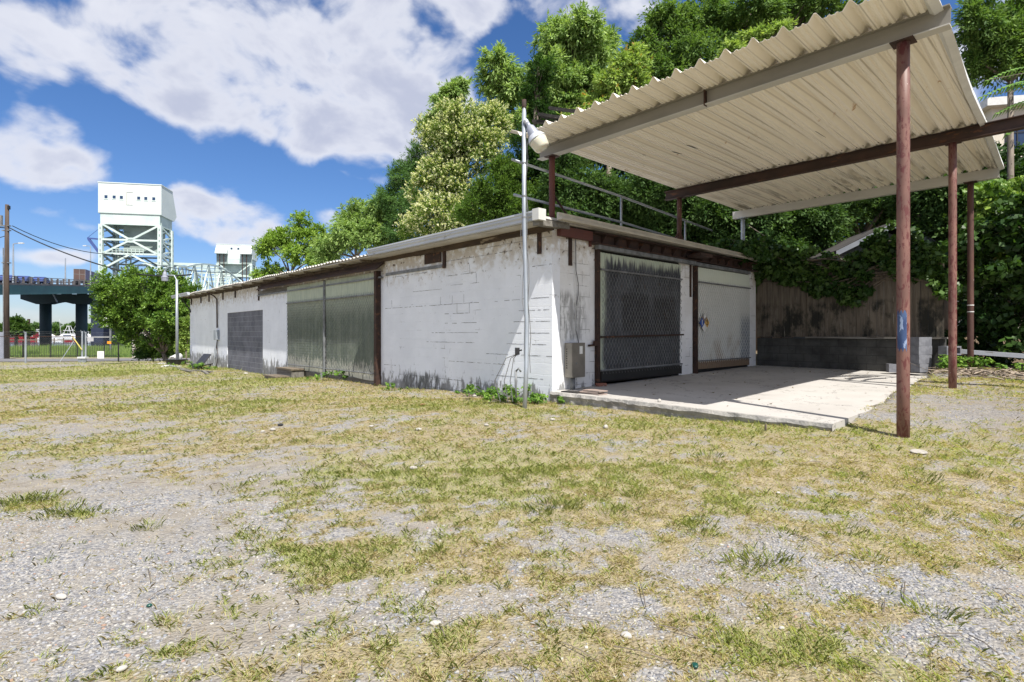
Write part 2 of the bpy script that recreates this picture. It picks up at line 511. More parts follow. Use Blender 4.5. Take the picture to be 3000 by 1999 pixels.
M['beam_white'] = wmat('beam_white', (.50, .49, .46), (.42, .41, .38), 3, (.3, 1, 1), c3=(.24, .18, .13), t3=.7, rough=.6, bump=.1)
M['roof_sheet'] = wmat('roof_sheet', (.55, .53, .50), (.42, .40, .37), 1.5, c3=(.2, .17, .14), t3=.66, rough=.6, bump=.05)


def blockmat(name, axis, paint=(.85, .88, .94), paint2=(.77, .80, .86), joint=(.17, .165, .165), jointvis=.57, seedoff=0., stain=True, algae=None):
    m, t, b = newmat(name)
    c = nd(t, 'ShaderNodeTexCoord')
    sp = nd(t, 'ShaderNodeSeparateXYZ')
    t.links.new(c.outputs['Object'], sp.inputs[0])
    cb = nd(t, 'ShaderNodeCombineXYZ')
    # slight wander so that joints are not ruler straight
    wob = mth(t, 'MULTIPLY', mth(t, 'SUBTRACT', noise(t, coords(t), 7, 3), .5), .02)
    t.links.new(mth(t, 'ADD', sp.outputs[axis], wob), cb.inputs[0])
    t.links.new(mth(t, 'ADD', sp.outputs[2], wob), cb.inputs[1])
    br = nd(t, 'ShaderNodeTexBrick')
    t.links.new(cb.outputs[0], br.inputs['Vector'])
    br.inputs['Scale'].default_value = 1
    br.inputs['Brick Width'].default_value = .406
    br.inputs['Row Height'].default_value = .2032
    br.inputs['Mortar Size'].default_value = .0062
    br.inputs['Mortar Smooth'].default_value = .6
    br.inputs['Color1'].default_value = (0, 0, 0, 1)
    br.inputs['Color2'].default_value = (1, 1, 1, 1)
    br.inputs['Mortar'].default_value = (0, 0, 0, 1)
    mort = br.outputs['Fac']
    off = coords(t)
    nbig = noise(t, off, 1.1 + seedoff, 5, .6)
    nmed = noise(t, off, 4.5, 6, .65, .3)
    col = mixc(t, sstep(t, nbig, .35, .65), paint, paint2)
    col = mixc(t, mth(t, 'MULTIPLY', br.outputs['Color'], .10), col, tuple(x * .75 for x in paint))
    # cracked joints show only here and there
    jm = mth(t, 'MULTIPLY', sstep(t, mort, .25, .7), sstep(t, noise(t, off, 1.7 + seedoff, 5, .7), jointvis, jointvis + .09))
    col = mixc(t, mth(t, 'MULTIPLY', jm, .8), col, joint)
    if stain:
        # damp and dirt: near the ground, near the eave, flakes
        zb = sstep(t, sp.outputs[2], .75, .05)
        sb = sstep(t, mth(t, 'ADD', noise(t, coords(t, (2.2, 2.2, .8)), 2.6, 6, .7), mth(t, 'MULTIPLY', zb, .26)), .64, .74)
        col = mixc(t, mth(t, 'MULTIPLY', sb, .8), col, (.12, .12, .115))
        ze = sstep(t, sp.outputs[2], 2.25, 3.1)
        se = sstep(t, mth(t, 'ADD', nmed, mth(t, 'MULTIPLY', ze, .2)), .52, .75)
        col = mixc(t, mth(t, 'MULTIPLY', mth(t, 'MULTIPLY', se, ze), .75), col, (.42, .35, .25))
        holes = sstep(t, noise(t, off, 9, 2, .5), .645, .665)
        col = mixc(t, mth(t, 'MULTIPLY', mth(t, 'MULTIPLY', holes, ze), .9), col, (.08, .055, .04))
        fl = sstep(t, noise(t, coords(t, (1, 1, 2.2)), 9, 6, .75, .6), .66, .68)
        col = mixc(t, mth(t, 'MULTIPLY', fl, .6), col, (.26, .255, .25))
    if algae:
        for (a0, a1, z0, z1, cc) in algae:
            wx = mth(t, 'MULTIPLY', sstep(t, sp.outputs[axis], a0 - .15, a0 + .15), sstep(t, sp.outputs[axis], a1 + .2, a1 - .2))
            wz = mth(t, 'MULTIPLY', sstep(t, sp.outputs[2], z1 + .08, z1 - .1), sstep(t, sp.outputs[2], z0 - .1, z0 + .05))
            ww = mth(t, 'MULTIPLY', mth(t, 'MULTIPLY', wx, wz), sstep(t, noise(t, coords(t, (3, 3, .9)), 3, 6, .7), .38, .60))
            col = mixc(t, mth(t, 'MULTIPLY', ww, .9), col, cc)
    t.links.new(col, b.inputs['Base Color'])
    b.inputs['Roughness'].default_value = .8
    h = mth(t, 'SUBTRACT', mth(t, 'MULTIPLY', noise(t, off, 40, 5), .45), mth(t, 'MULTIPLY', mort, mth(t, 'ADD', .12, sstep(t, noise(t, off, 1.3, 4, .6), .42, .68))))
    bumpn(t, b, h, .6, .008)
    return m


M['block_long'] = blockmat('painted_block_long', 0, algae=[(-5.0, -3.3, -.1, .42, (.05, .055, .05)), (-15.2, -5.6, -.4, .12, (.12, .12, .12))])
M['block_face'] = blockmat('painted_block_face', 1, paint=(.85, .86, .87), paint2=(.74, .74, .74), jointvis=.49, seedoff=.3,
                           algae=[(.1, .9, 1.25, 2.1, (.30, .30, .30)), (-.05, .12, .0, 2.2, (.36, .37, .40))])
M['block_bare'] = blockmat('bare_block', 0, paint=(.165, .17, .20), paint2=(.10, .105, .13), joint=(.36, .37, .40), jointvis=.10, seedoff=.6, stain=False)
M['block_dark'] = blockmat('dark_block', 0, paint=(.075, .075, .07), paint2=(.03, .03, .028), joint=(.012, .012, .012), jointvis=.3, seedoff=.9, stain=True)
M['block_grey'] = wmat('block_grey', (.20, .205, .23), (.13, .135, .155), 6, rough=.9, bump=.4, bs=50)

# concrete slab
m_, t_, b_ = newmat('slab')
v_ = coords(t_)
c_ = mixc(t_, sstep(t_, noise(t_, v_, .8, 6, .6), .35, .65), (.44, .42, .395), (.385, .365, .34))
c_ = mixc(t_, mth(t_, 'MULTIPLY', sstep(t_, noise(t_, coords(t_, (1, 1, 1)), 2.2, 6, .6), .58, .70), .4), c_, (.24, .225, .205))
c_ = mixc(t_, mth(t_, 'MULTIPLY', sstep(t_, noise(t_, v_, 14, 3), .70, .72), .7), c_, (.10, .085, .07))
cr_ = sstep(t_, mth(t_, 'ABSOLUTE', mth(t_, 'SUBTRACT', noise(t_, v_, .55, 6, .6, .4), .5)), .0035, .001)
c_ = mixc(t_, mth(t_, 'MULTIPLY', cr_, .8), c_, (.09, .085, .08))
t_.links.new(c_, b_.inputs['Base Color'])
b_.inputs['Roughness'].default_value = .9
bumpn(t_, b_, noise(t_, v_, 18, 6, .6), .25, .004)
M['slab'] = m_

M['slab_edge'] = wmat('slab_edge', (.34, .325, .30), (.20, .195, .185), 5, c3=(.48, .46, .43), t3=.60, s3=14, w3=.1, rough=.95, bump=.8, bs=25, bd=.02)
# ground
m_, t_, b_ = newmat('ground')
v_ = coords(t_)
at_ = nd(t_, 'ShaderNodeAttribute', attribute_name='Col')   # R grass cover, G greenness, B leaf litter
sp_ = nd(t_, 'ShaderNodeSeparateColor')
t_.links.new(at_.outputs[0], sp_.inputs[0])
vo_ = nd(t_, 'ShaderNodeTexVoronoi')
vo_.inputs['Scale'].default_value = 62
t_.links.new(v_, vo_.inputs['Vector'])
grv_ = nd(t_, 'ShaderNodeValToRGB')
cr = grv_.color_ramp
cr.elements[0].position = 0
cr.elements[0].color = (.15, .15, .16, 1)
cr.elements[1].position = 1
cr.elements[1].color = (.37, .35, .325, 1)
e = cr.elements.new(.35); e.color = (.215, .215, .225, 1)
e = cr.elements.new(.6); e.color = (.30, .29, .275, 1)
sc_ = nd(t_, 'ShaderNodeSeparateColor')
t_.links.new(vo_.outputs['Color'], sc_.inputs[0])
t_.links.new(sc_.outputs[0], grv_.inputs[0])
sand_ = mixc(t_, sstep(t_, noise(t_, v_, 6, 8, .7), .35, .65), (.315, .285, .24), (.23, .205, .17))
c_ = mixc(t_, sstep(t_, noise(t_, v_, 1.3, 6, .65), .40, .60), grv_.outputs[0], sand_)
lit_ = mixc(t_, sstep(t_, noise(t_, v_, 9, 6, .7), .38, .62), (.34, .285, .19), (.235, .195, .125))
grn_ = mixc(t_, sstep(t_, noise(t_, v_, 12, 6, .7), .38, .62), (.23, .24, .11), (.31, .28, .17))
lit_ = mixc(t_, sp_.outputs[1], lit_, grn_)
gc_ = sstep(t_, mth(t_, 'ADD', sp_.outputs[0], mth(t_, 'MULTIPLY', mth(t_, 'SUBTRACT', noise(t_, v_, 16, 5, .7), .5), .9)), .42, .68)
c_ = mixc(t_, gc_, c_, lit_)
c_ = mixc(t_, sp_.outputs[2], c_, mixc(t_, sstep(t_, noise(t_, v_, 14, 6, .7), .4, .6), (.20, .15, .10), (.10, .075, .05)))
t_.links.new(c_, b_.inputs['Base Color'])
b_.inputs['Roughness'].default_value = .95
b_.inputs['Specular IOR Level'].default_value = .1
hh_ = mth(t_, 'ADD', mth(t_, 'MULTIPLY', vo_.outputs['Distance'], -1.2), noise(t_, v_, 30, 6, .7))
bumpn(t_, b_, hh_, .8, .012)
M['ground'] = m_


def panelmat(name, axis, kind):
    """weathered corrugated door panels; the stains are fixed patches of the panel itself"""
    m, t, b = newmat(name)
    c = nd(t, 'ShaderNodeTexCoord')
    sp = nd(t, 'ShaderNodeSeparateXYZ')
    t.links.new(c.outputs['Object'], sp.inputs[0])
    a, z = sp.outputs[axis], sp.outputs[2]
    vst = coords(t, (6, 6, .5))
    streak = noise(t, vst, 3, 5, .65)
    col = mixc(t, sstep(t, streak, .35, .65), (.50, .54, .42), (.38, .43, .34))
    if kind == 'green':
        low = sstep(t, mth(t, 'ADD', z, mth(t, 'MULTIPLY', mth(t, 'SUBTRACT', streak, .5), .5)), 2.5, 1.6)
        gcol = mixc(t, sstep(t, noise(t, coords(t, (2.5, 2.5, .25)), 3, 4), .35, .65), (.12, .16, .125), (.21, .25, .19))
        col = mixc(t, low, col, gcol)
        bot = sstep(t, mth(t, 'ADD', z, mth(t, 'MULTIPLY', mth(t, 'SUBTRACT', streak, .5), -1.1)), .62, .45)
        col = mixc(t, bot, col, (.55, .55, .47))
        col = mixc(t, mth(t, 'MULTIPLY', sstep(t, noise(t, coords(t, (8, 8, 1.2)), 2.5, 4), .55, .62), bot), col, (.10, .11, .10))
    elif kind == 'black':
        e1 = sstep(t, mth(t, 'ADD', z, mth(t, 'MULTIPLY', mth(t, 'SUBTRACT', streak, .5), .8)), 2.88, 2.68)
        e2 = sstep(t, mth(t, 'ADD', a, mth(t, 'MULTIPLY', mth(t, 'SUBTRACT', noise(t, coords(t, (1, 1, .6)), 2, 4), .5), .5)), 1.30, 1.46)
        dk = mth(t, 'MULTIPLY', e1, e2)
        dcol = mixc(t, sstep(t, noise(t, coords(t, (1, 1, .6)), 2.2, 5), .35, .65), (.028, .031, .036), (.07, .075, .085))
        # two window-like openings, their dark inside painted as squares
        for (q0, q1) in ((1.95, 2.95), (3.1, 3.95)):
            sq = mth(t, 'MULTIPLY', mth(t, 'MULTIPLY', sstep(t, a, q0 - .06, q0 + .08), sstep(t, a, q1 + .06, q1 - .06)),
                     mth(t, 'MULTIPLY', sstep(t, z, 1.3, 1.45), sstep(t, z, 2.2, 2.1)))
            dcol = mixc(t, sq, dcol, (.018, .018, .02))
        col = mixc(t, dk, col, dcol)
        lowk = sstep(t, z, 1.35, 1.2)
        col = mixc(t, mth(t, 'MULTIPLY', lowk, mth(t, 'MULTIPLY', e2, .7)), col, (.045, .05, .055))
        col = mixc(t, sstep(t, z, .66, .60), col, (.035, .037, .036))
    else:
        col = mixc(t, sstep(t, mth(t, 'ADD', z, mth(t, 'MULTIPLY', mth(t, 'SUBTRACT', streak, .5), .2)), 2.62, 2.58), (.62, .66, .56), (.54, .55, .51))
        br = sstep(t, noise(t, coords(t, (1, 1.2, .7)), 1.6, 5, .6), .45, .62)
        lowb = mth(t, 'MULTIPLY', sstep(t, z, 1.7, .9), mth(t, 'MULTIPLY', br, sstep(t, a, 5.1, 5.8)))
        col = mixc(t, mth(t, 'MULTIPLY', lowb, .8), col, (.30, .24, .16))
        rt = mth(t, 'MULTIPLY', sstep(t, mth(t, 'ADD', a, mth(t, 'MULTIPLY', z, .0)), 7.05, 7.3), sstep(t, z, 1.95, 1.6))
        col = mixc(t, mth(t, 'MULTIPLY', rt, .85), col, (.10, .13, .17))
        col = mixc(t, sstep(t, z, .70, .66), col, (.20, .14, .09))
    t.links.new(col, b.inputs['Base Color'])
    b.inputs['Roughness'].default_value = .55
    return m


M['panel_green'] = panelmat('panel_green', 0, 'green')
M['panel_black'] = panelmat('panel_black', 1, 'black')
M['panel_white'] = panelmat('panel_white', 1, 'white')


# ------------------------------------------------------------------ mesh builder
class MB:
    def __init__(s):
        s.v, s.f = [], []

    def add(s, vs, fs):
        o = len(s.v)
        s.v += [tuple(map(float, q)) for q in vs]
        s.f += [tuple(i + o for i in q) for q in fs]
        return s

    def box(s, a, b, jit=0):
        x0, y0, z0 = a
        x1, y1, z1 = b
        vs = [(x0, y0, z0), (x1, y0, z0), (x1, y1, z0), (x0, y1, z0), (x0, y0, z1), (x1, y0, z1), (x1, y1, z1), (x0, y1, z1)]
        if jit:
            vs = [tuple(c + rnd.uniform(-jit, jit) for c in q) for q in vs]
        return s.add(vs, [(0, 3, 2, 1), (4, 5, 6, 7), (0, 1, 5, 4), (1, 2, 6, 5), (2, 3, 7, 6), (3, 0, 4, 7)])

    def obox(s, c, size, rot=(0, 0, 0), bev=0):
        m = Matrix.Translation(c) @ Vector(rot).xyz.to_track_quat('Z', 'Y').to_matrix().to_4x4() if False else None
        from mathutils import Euler
        m = Matrix.Translation(c) @ Euler(rot).to_matrix().to_4x4()
        hx, hy, hz = size[0] / 2, size[1] / 2, size[2] / 2
        vs = [m @ Vector((i * hx, j * hy, k * hz)) for k in (-1, 1) for (i, j) in ((-1, -1), (1, -1), (1, 1), (-1, 1))]
        return s.add(vs, [(0, 3, 2, 1), (4, 5, 6, 7), (0, 1, 5, 4), (1, 2, 6, 5), (2, 3, 7, 6), (3, 0, 4, 7)])

    def bar(s, p, q, w, h=None, up=(0, 0, 1)):
        """rectangular bar from p to q"""
        h = h or w
        p, q = Vector(p), Vector(q)
        d = (q - p).normalized()
        u = Vector(up)
        if abs(d.dot(u)) > .98:
            u = Vector((1, 0, 0))
        a = d.cross(u).normalized()
        b = a.cross(d).normalized()
        vs = []
        for c in (p, q):
            for (i, j) in ((-1, -1), (1, -1), (1, 1), (-1, 1)):
                vs.append(c + a * i * w / 2 + b * j * h / 2)
        return s.add(vs, [(0, 3, 2, 1), (4, 5, 6, 7), (0, 1, 5, 4), (1, 2, 6, 5), (2, 3, 7, 6), (3, 0, 4, 7)])

    def tube(s, pts, rad, n=8, cap=True):
        pts = [Vector(p) for p in pts]
        if isinstance(rad, (int, float)):
            rad = [rad] * len(pts)
        prev = None
        o = len(s.v)
        for i, p in enumerate(pts):
            d = (pts[min(i + 1, len(pts) - 1)] - pts[max(i - 1, 0)]).normalized()
            if prev is None:
                a = d.cross(Vector((0, 0, 1)))
                if a.length < .05:
                    a = d.cross(Vector((1, 0, 0)))
                a.normalize()
            else:
                a = (prev - d * prev.dot(d)).normalized()
            prev = a
            b = d.cross(a)
            for k in range(n):
                th = 2 * math.pi * k / n
                s.v.append(tuple(p + (a * math.cos(th) + b * math.sin(th)) * rad[i]))
        for i in range(len(pts) - 1):
            for k in range(n):
                k2 = (k + 1) % n
                s.f.append((o + i * n + k, o + i * n + k2, o + (i + 1) * n + k2, o + (i + 1) * n + k))
        if cap:
            s.f.append(tuple(o + k for k in reversed(range(n))))
            s.f.append(tuple(o + (len(pts) - 1) * n + k for k in range(n)))
        return s

    def extr(s, poly, vec):
        """polygon (3d points) extruded along vec"""
        n = len(poly)
        a = [Vector(p) for p in poly]
        b = [p + Vector(vec) for p in a]
        return s.add(a + b, [tuple(reversed(range(n))), tuple(range(n, 2 * n))] + [(i, (i + 1) % n, n + (i + 1) % n, n + i) for i in range(n)])

    def build(s, name, mat, parent=None, org=(0, 0, 0), smooth=False, bevel=0, **props):
        me = bpy.data.meshes.new(name)
        ox, oy, oz = org
        me.from_pydata([(x - ox, y - oy, z - oz) for (x, y, z) in s.v], [], s.f)
        me.materials.append(M[mat] if isinstance(mat, str) else mat)
        if smooth:
            me.shade_smooth()
        ob = bpy.data.objects.new(name, me)
        COL.objects.link(ob)
        if parent:
            ob.parent = parent
        if bevel:
            bm = ob.modifiers.new('bevel', 'BEVEL')
            bm.width = bevel
            bm.segments = 2
            bm.limit_method = 'ANGLE'
        for k, v in props.items():
            ob[k] = v
        return ob


def root(name, label, cat, loc=(0, 0, 0), rz=0, group=None):
    o = bpy.data.objects.new(name, None)
    COL.objects.link(o)
    o.location = loc
    o.rotation_euler = (0, 0, rz)
    o['label'] = label
    o['category'] = cat
    if group:
        o['group'] = group
    return o


def tag(o, label, cat, group=None):
    o['label'] = label
    o['category'] = cat
    if group:
        o['group'] = group
    return o


def arrmesh(name, V, F, mat, colr=None, parent=None, org=(0, 0, 0), smooth=False, k=4):
    V = np.asarray(V, np.float32) - np.array(org, np.float32)
    me = bpy.data.meshes.new(name)
    me.vertices.add(len(V))
    me.vertices.foreach_set('co', V.ravel())
    nf = len(F)
    me.loops.add(nf * k)
    me.loops.foreach_set('vertex_index', np.asarray(F, np.int32).ravel())
    me.polygons.add(nf)
    me.polygons.foreach_set('loop_start', np.arange(0, nf * k, k, dtype=np.int32))
    me.polygons.foreach_set('loop_total', np.full(nf, k, np.int32))
    if smooth:
        me.polygons.foreach_set('use_smooth', np.ones(nf, bool))
    if colr is not None:
        ca = me.color_attributes.new('Col', 'FLOAT_COLOR', 'POINT')
        c4 = np.ones((len(V), 4), np.float32)
        c4[:, :3] = colr
        ca.data.foreach_set('color', c4.ravel())
    me.update(calc_edges=True)
    me.materials.append(M[mat])
    ob = bpy.data.objects.new(name, me)
    COL.objects.link(ob)
    if parent:
        ob.parent = parent
    return ob


def norm(a):
    return a / np.maximum(np.linalg.norm(a, axis=-1, keepdims=True), 1e-6)


# ================================================================== GROUND
def axis_pts(lo, hi, f0, f1, step, grow=1.12):
    pts = list(np.arange(f0, f1, step))
    s, p = step, f1
    while p < hi:
        pts.append(p)
        s *= grow
        p += s
    pts.append(hi)
    s, p = step, f0
    left = []
    while p > lo:
        s *= grow
        p -= s
        left.append(max(p, lo))
    return np.array(sorted(set(left + pts)))


def litter(x, y):
    u = (x - C0[0]) * D1[0] + (y - C0[1]) * D1[1]
    v = (x - C0[0]) * D2[0] + (y - C0[1]) * D2[1]
    a = np.exp(-((u - 6.0) / 2.6) ** 2 - ((v - 8.3) / 1.0) ** 2) * 1.1
    b = np.where((v < 0) & (u < 0) & (u > -26), np.exp(-(v / .45) ** 2) * .8, 0) * (fbm(x, y, 1.5, 3, 5) > .45)
    c = 1 / (1 + np.exp(-(v - 9.2) / .5)) / (1 + np.exp(-(u + 25)))
    d = .38 * np.exp(-((u - 6.6) / 1.6) ** 2 - ((v - 3.2) / 2.8) ** 2) * (v > 0)
    return np.clip(a + b + c + d, 0, 1)


gx = axis_pts(-1800, 1800, -13, 11, .085)
gy = axis_pts(-250, 2500, .8, 13, .085, 1.09)
X, Y = np.meshgrid(gx, gy, indexing='ij')
Zg = gh(X, Y) + (fbm(X, Y, 2.2, 3, 3) - .5) * .035 * (Y < 60)
cov, grn = cover(X, Y), green(X, Y)
nx, ny = X.shape
idx = np.arange(nx * ny).reshape(nx, ny)
F = np.stack([idx[:-1, :-1], idx[1:, :-1], idx[1:, 1:], idx[:-1, 1:]], -1).reshape(-1, 4)
cov2 = np.where(Y > 48, 1, cov)
ground = arrmesh('ground', np.stack([X, Y, Zg], -1).reshape(-1, 3), F, 'ground',
                 np.stack([cov2, np.where(Y > 48, .8, grn), litter(X, Y)], -1).reshape(-1, 3), smooth=True)
ground['kind'] = 'structure'

MB().add([(-1800, 60, -2.65), (60, 60, -2.65), (60, 700, -2.65), (-1800, 700, -2.65)], [(0, 1, 2, 3)]).build('river', 'river', kind='structure')


# ---- grass blades
def blades(n, box, seed, hmin, hmax, wid, dens_pow=1.0, clump=None, keepfn=None, lie=1.1, cfn=None, yb=1.0):
    rs = np.random.RandomState(seed)
    x0, x1, y0, y1 = box
    y = y0 + (y1 - y0) * rs.rand(n) ** yb
    x = rs.uniform(-1, 1, n) * (y * .98 + .4)
    x = np.clip(x, x0, x1)
    c = cover(x, y)
    u = (x - C0[0]) * D1[0] + (y - C0[1]) * D1[1]
    v = (x - C0[0]) * D2[0] + (y - C0[1]) * D2[1]
    onslab = (v > 0) & (u > -27) & (u < 4.40 - .05 * np.clip(v - 2, 0, 9) + .05 * np.sin(v * 3.1) + .03 * np.sin(v * 9.3))
    k = (rs.rand(n) < np.clip((c - .27) * 1.5, .022, 1) ** dens_pow) & ~onslab
    tuft = fbm(x, y, 9, 2, 91)
    k &= rs.rand(n) < np.clip((tuft - .25) * 3.2, .25, 1)
    x, y = x[k], y[k]
    n = len(x)
    g = green(x, y)
    z = gh(x, y) + (fbm(x, y, 2.2, 3, 3) - .5) * .035
    isg = rs.rand(n) < np.clip(g * 1.05 - .05 + (fbm(x, y, 13, 2, 13) - .5) * .8, .04, .95)
    th = rs.uniform(0, 2 * np.pi, n)
    tilt = np.where(isg, rs.uniform(.2, 1.1, n), rs.uniform(.6, 1.45, n)) * lie
    tilt = np.clip(tilt, .1, 1.5)
    far = np.clip(y / 6, 1, 2.4)
    L = rs.uniform(hmin, hmax, n) * (.8 + .6 * tuft[k]) * np.where(isg, 1.15, 1) * np.where(far > 1.5, 1.15, 1)
    w = wid * far * rs.uniform(.7, 1.3, n)
    d = np.stack([np.cos(th) * np.sin(tilt), np.sin(th) * np.sin(tilt), np.cos(tilt)], -1)
    s = norm(np.stack([-np.sin(th), np.cos(th), rs.uniform(-.4, .4, n)], -1))
    p = np.stack([x, y, z - .004], -1)
    mid = p + d * (L * .55)[:, None]
    d2 = norm(d + np.stack([np.cos(th) * .5, np.sin(th) * .5, -.35 + 0 * th], -1))
    tip = mid + d2 * (L * .5)[:, None]
    V = np.stack([p - s * w[:, None], p + s * w[:, None], mid + s * (w * .8)[:, None], tip, mid - s * (w * .8)[:, None]], 1)
    F = np.arange(n * 5).reshape(n, 5)
    t = rs.rand(n, 1)
    G = np.array([.27, .32, .11]) * (1 - t) + np.array([.47, .49, .21]) * t
    t2 = rs.rand(n, 1)
    T = np.array([.55, .47, .31]) * (1 - t2) + np.array([.34, .265, .17]) * t2
    T2 = np.array([.44, .41, .19])
    T = np.where(rs.rand(n, 1) < .3, T2 * (0.8 + .4 * t2), T)
    isg = isg & (c[k] > .33)
    C = np.where(isg[:, None], G, T)
    return V.reshape(-1, 3), F, np.repeat(C, 5, 0)


parts = [blades(620000, (-6, 7, 1.7, 5.2), 1, .014, .042, .0012, yb=.9),
         blades(430000, (-9, 9, 5.0, 10.5), 2, .02, .055, .0012, yb=.9),
         blades(400000, (-30, 10, 10, 24), 3, .03, .07, .0014, yb=.85),
         blades(160000, (-42, 4, 22, 42), 4, .04, .11, .0022)]
o_, VV, FF, CC = 0, [], [], []
for (v, f, c) in parts:
    VV.append(v); FF.append(f + o_); CC.append(c)
    o_ += len(v)
grass = arrmesh('grass', np.concatenate(VV), np.concatenate(FF), 'grass', np.concatenate(CC), k=5)
grass['kind'] = 'stuff'


def tufts(name, pts, label=None, seed=5, per=60, h=(.02, .065), rad=.10, col=((.20, .26, .08), (.42, .42, .18)), w=.0013):
    rs = np.random.RandomState(seed)
    VV, CC = [], []
    for (x, y, sc) in pts:
        n = int(per * sc)
        a = rs.uniform(0, 6.283, n)
        r = rad * sc * np.sqrt(rs.rand(n))
        px, py = x + r * np.cos(a), y + r * np.sin(a)
        p = np.stack([px, py, gh(px, py) - .005], -1)
        th = a + rs.normal(0, .6, n)
        ti = rs.uniform(.1, .9, n)
        L = rs.uniform(h[0], h[1], n) * sc ** .5
        ww = w * np.clip(y / 6, 1, 3)
        d = np.stack([np.cos(th) * np.sin(ti), np.sin(th) * np.sin(ti), np.cos(ti)], -1)
        s = np.stack([-np.sin(th), np.cos(th), 0 * th], -1)
        mid = p + d * (L * .6)[:, None]
        tip = mid + norm(d + np.stack([np.cos(th), np.sin(th), -.3 + 0 * th], -1) * .5) * (L * .5)[:, None]
        VV.append(np.stack([p - s * ww, p + s * ww, mid + s * ww * .9, tip, mid - s * ww * .9], 1).reshape(-1, 3))
        t = rs.rand(n, 1)
        CC.append(np.repeat(np.array(col[0]) * (1 - t) + np.array(col[1]) * t, 5, 0))
    V = np.concatenate(VV)
    ob = arrmesh(name, V, np.arange(len(V)).reshape(-1, 5), 'grass', np.concatenate(CC), k=5)
    ob['kind'] = 'stuff'
    return ob


rs_ = np.random.RandomState(42)
tp = []
for (a, b, c) in [(80, 1470, 1.5), (20, 1480, 1.5), (130, 1460, 1.3), (190, 1495, 1.5), (240, 1505, 1.2), (150, 1515, 1.1), (50, 1465, 1.2), (430, 1545, 1.0), (2230, 1640, 1.4), (2190, 1650, 1.2),
                  (2270, 1650, 1.0), (2080, 1330, 1.3), (2500, 1390, 1.3), (2700, 1385, 1.5), (2850, 1380, 1.2), (1620, 1480, 1.4), (1580, 1500, 1.2), (1670, 1485, 1.2),
                  (1780, 1500, 1.0), (1840, 1495, 1.0), (2680, 1500, 1.2), (2770, 1510, .8), (2950, 1530, 1.3), (2480, 1560, 1.1), (2300, 1570, 1.0), (2050, 1545, 1.1),
                  (2740, 1800, 1.2), (2560, 1640, .9), (770, 1315, .8), (430, 1320, .8), (600, 1290, .8), (260, 1300, .8), (680, 1430, 1.0), (950, 1430, .9), (110, 1400, .8),
                  (880, 1295, 1), (1850, 1445, 1.1), (1510, 1400, 1), (1200, 1370, 1), (1520, 1345, 1)]:
    x, y = gpix(a, b, g1(*gpix(a, b)))
    tp.append((x, y, c))
for i in range(70):
    y = 2.2 + 9 * rs_.rand() ** 1.3
    x = rs_.uniform(-1, 1) * y * .93
    u_ = (x - C0[0]) * D1[0] + (y - C0[1]) * D1[1]
    v_2 = (x - C0[0]) * D2[0] + (y - C0[1]) * D2[1]
    if v_2 > -.1 and u_ < 4.7:
        continue
    tp.append((x, y, rs_.uniform(.2, .5)))
tufts('grass_tufts', tp)

# ---- gravel
ico_v = norm(np.array([(-1, 1.6, 0), (1, 1.6, 0), (-1, -1.6, 0), (1, -1.6, 0), (0, -1, 1.6), (0, 1, 1.6), (0, -1, -1.6), (0, 1, -1.6), (1.6, 0, -1), (1.6, 0, 1), (-1.6, 0, -1), (-1.6, 0, 1)]))
ico_f = np.array([(0, 11, 5), (0, 5, 1), (0, 1, 7), (0, 7, 10), (0, 10, 11), (1, 5, 9), (5, 11, 4), (11, 10, 2), (10, 7, 6), (7, 1, 8), (3, 9, 4), (3, 4, 2), (3, 2, 6), (3, 6, 8), (3, 8, 9), (4, 9, 5), (2, 4, 11), (6, 2, 10), (8, 6, 7), (9, 8, 1)])


def stones(n, ylo, yhi, seed, smin, smax, invert=True):
    rs = np.random.RandomState(seed)
    y = ylo + (yhi - ylo) * rs.rand(n) ** .9
    x = rs.uniform(-1, 1, n) * (y * .97 + .2)
    c = cover(x, y)
    u = (x - C0[0]) * D1[0] + (y - C0[1]) * D1[1]
    v = (x - C0[0]) * D2[0] + (y - C0[1]) * D2[1]
    k = (rs.rand(n) < np.clip(1.15 - 1.5 * c, .05, 1)) & ~((v > -.05) & (u < 4.7) & (u > -27))
    k &= (rs.rand(n) < np.clip((fbm(x, y, 1.6, 3, 7) - .30) * 4, .1, 1)) & (rs.rand(n) > litter(x, y) * 2.6)
    x, y = x[k], y[k]
    n = len(x)
    s = smin + (smax - smin) * rs.rand(n) ** 3.2
    sc = np.stack([s * rs.uniform(.8, 1.5, n), s * rs.uniform(.6, 1.1, n), s * rs.uniform(.3, .6, n)], -1)
    V = ico_v[None] * sc[:, None] * rs.uniform(.75, 1.2, (n, 12, 1))
    th = rs.uniform(0, 6.283, n)
    cs, sn = np.cos(th)[:, None], np.sin(th)[:, None]
    V = np.stack([V[..., 0] * cs - V[..., 1] * sn, V[..., 0] * sn + V[..., 1] * cs, V[..., 2]], -1)
    z = gh(x, y) + (fbm(x, y, 2.2, 3, 3) - .5) * .035
    V = V + np.stack([x, y, z + sc[:, 2] * .02], -1)[:, None]
    pal = np.array([(.31, .31, .325), (.25, .255, .275), (.38, .365, .345), (.46, .44, .40), (.37, .345, .30), (.17, .18, .20), (.38, .25, .18), (.29, .30, .32), (.35, .34, .33)])
    pr = np.array([.2, .13, .16, .09, .12, .06, .02, .12, .10])
    C = pal[rs.choice(len(pal), n, p=pr / pr.sum())] * rs.uniform(.74, 1.0, (n, 1))
    F = (ico_f[None] + (np.arange(n) * 12)[:, None, None]).reshape(-1, 3)
    return V.reshape(-1, 3), F, np.repeat(C, 12, 0)


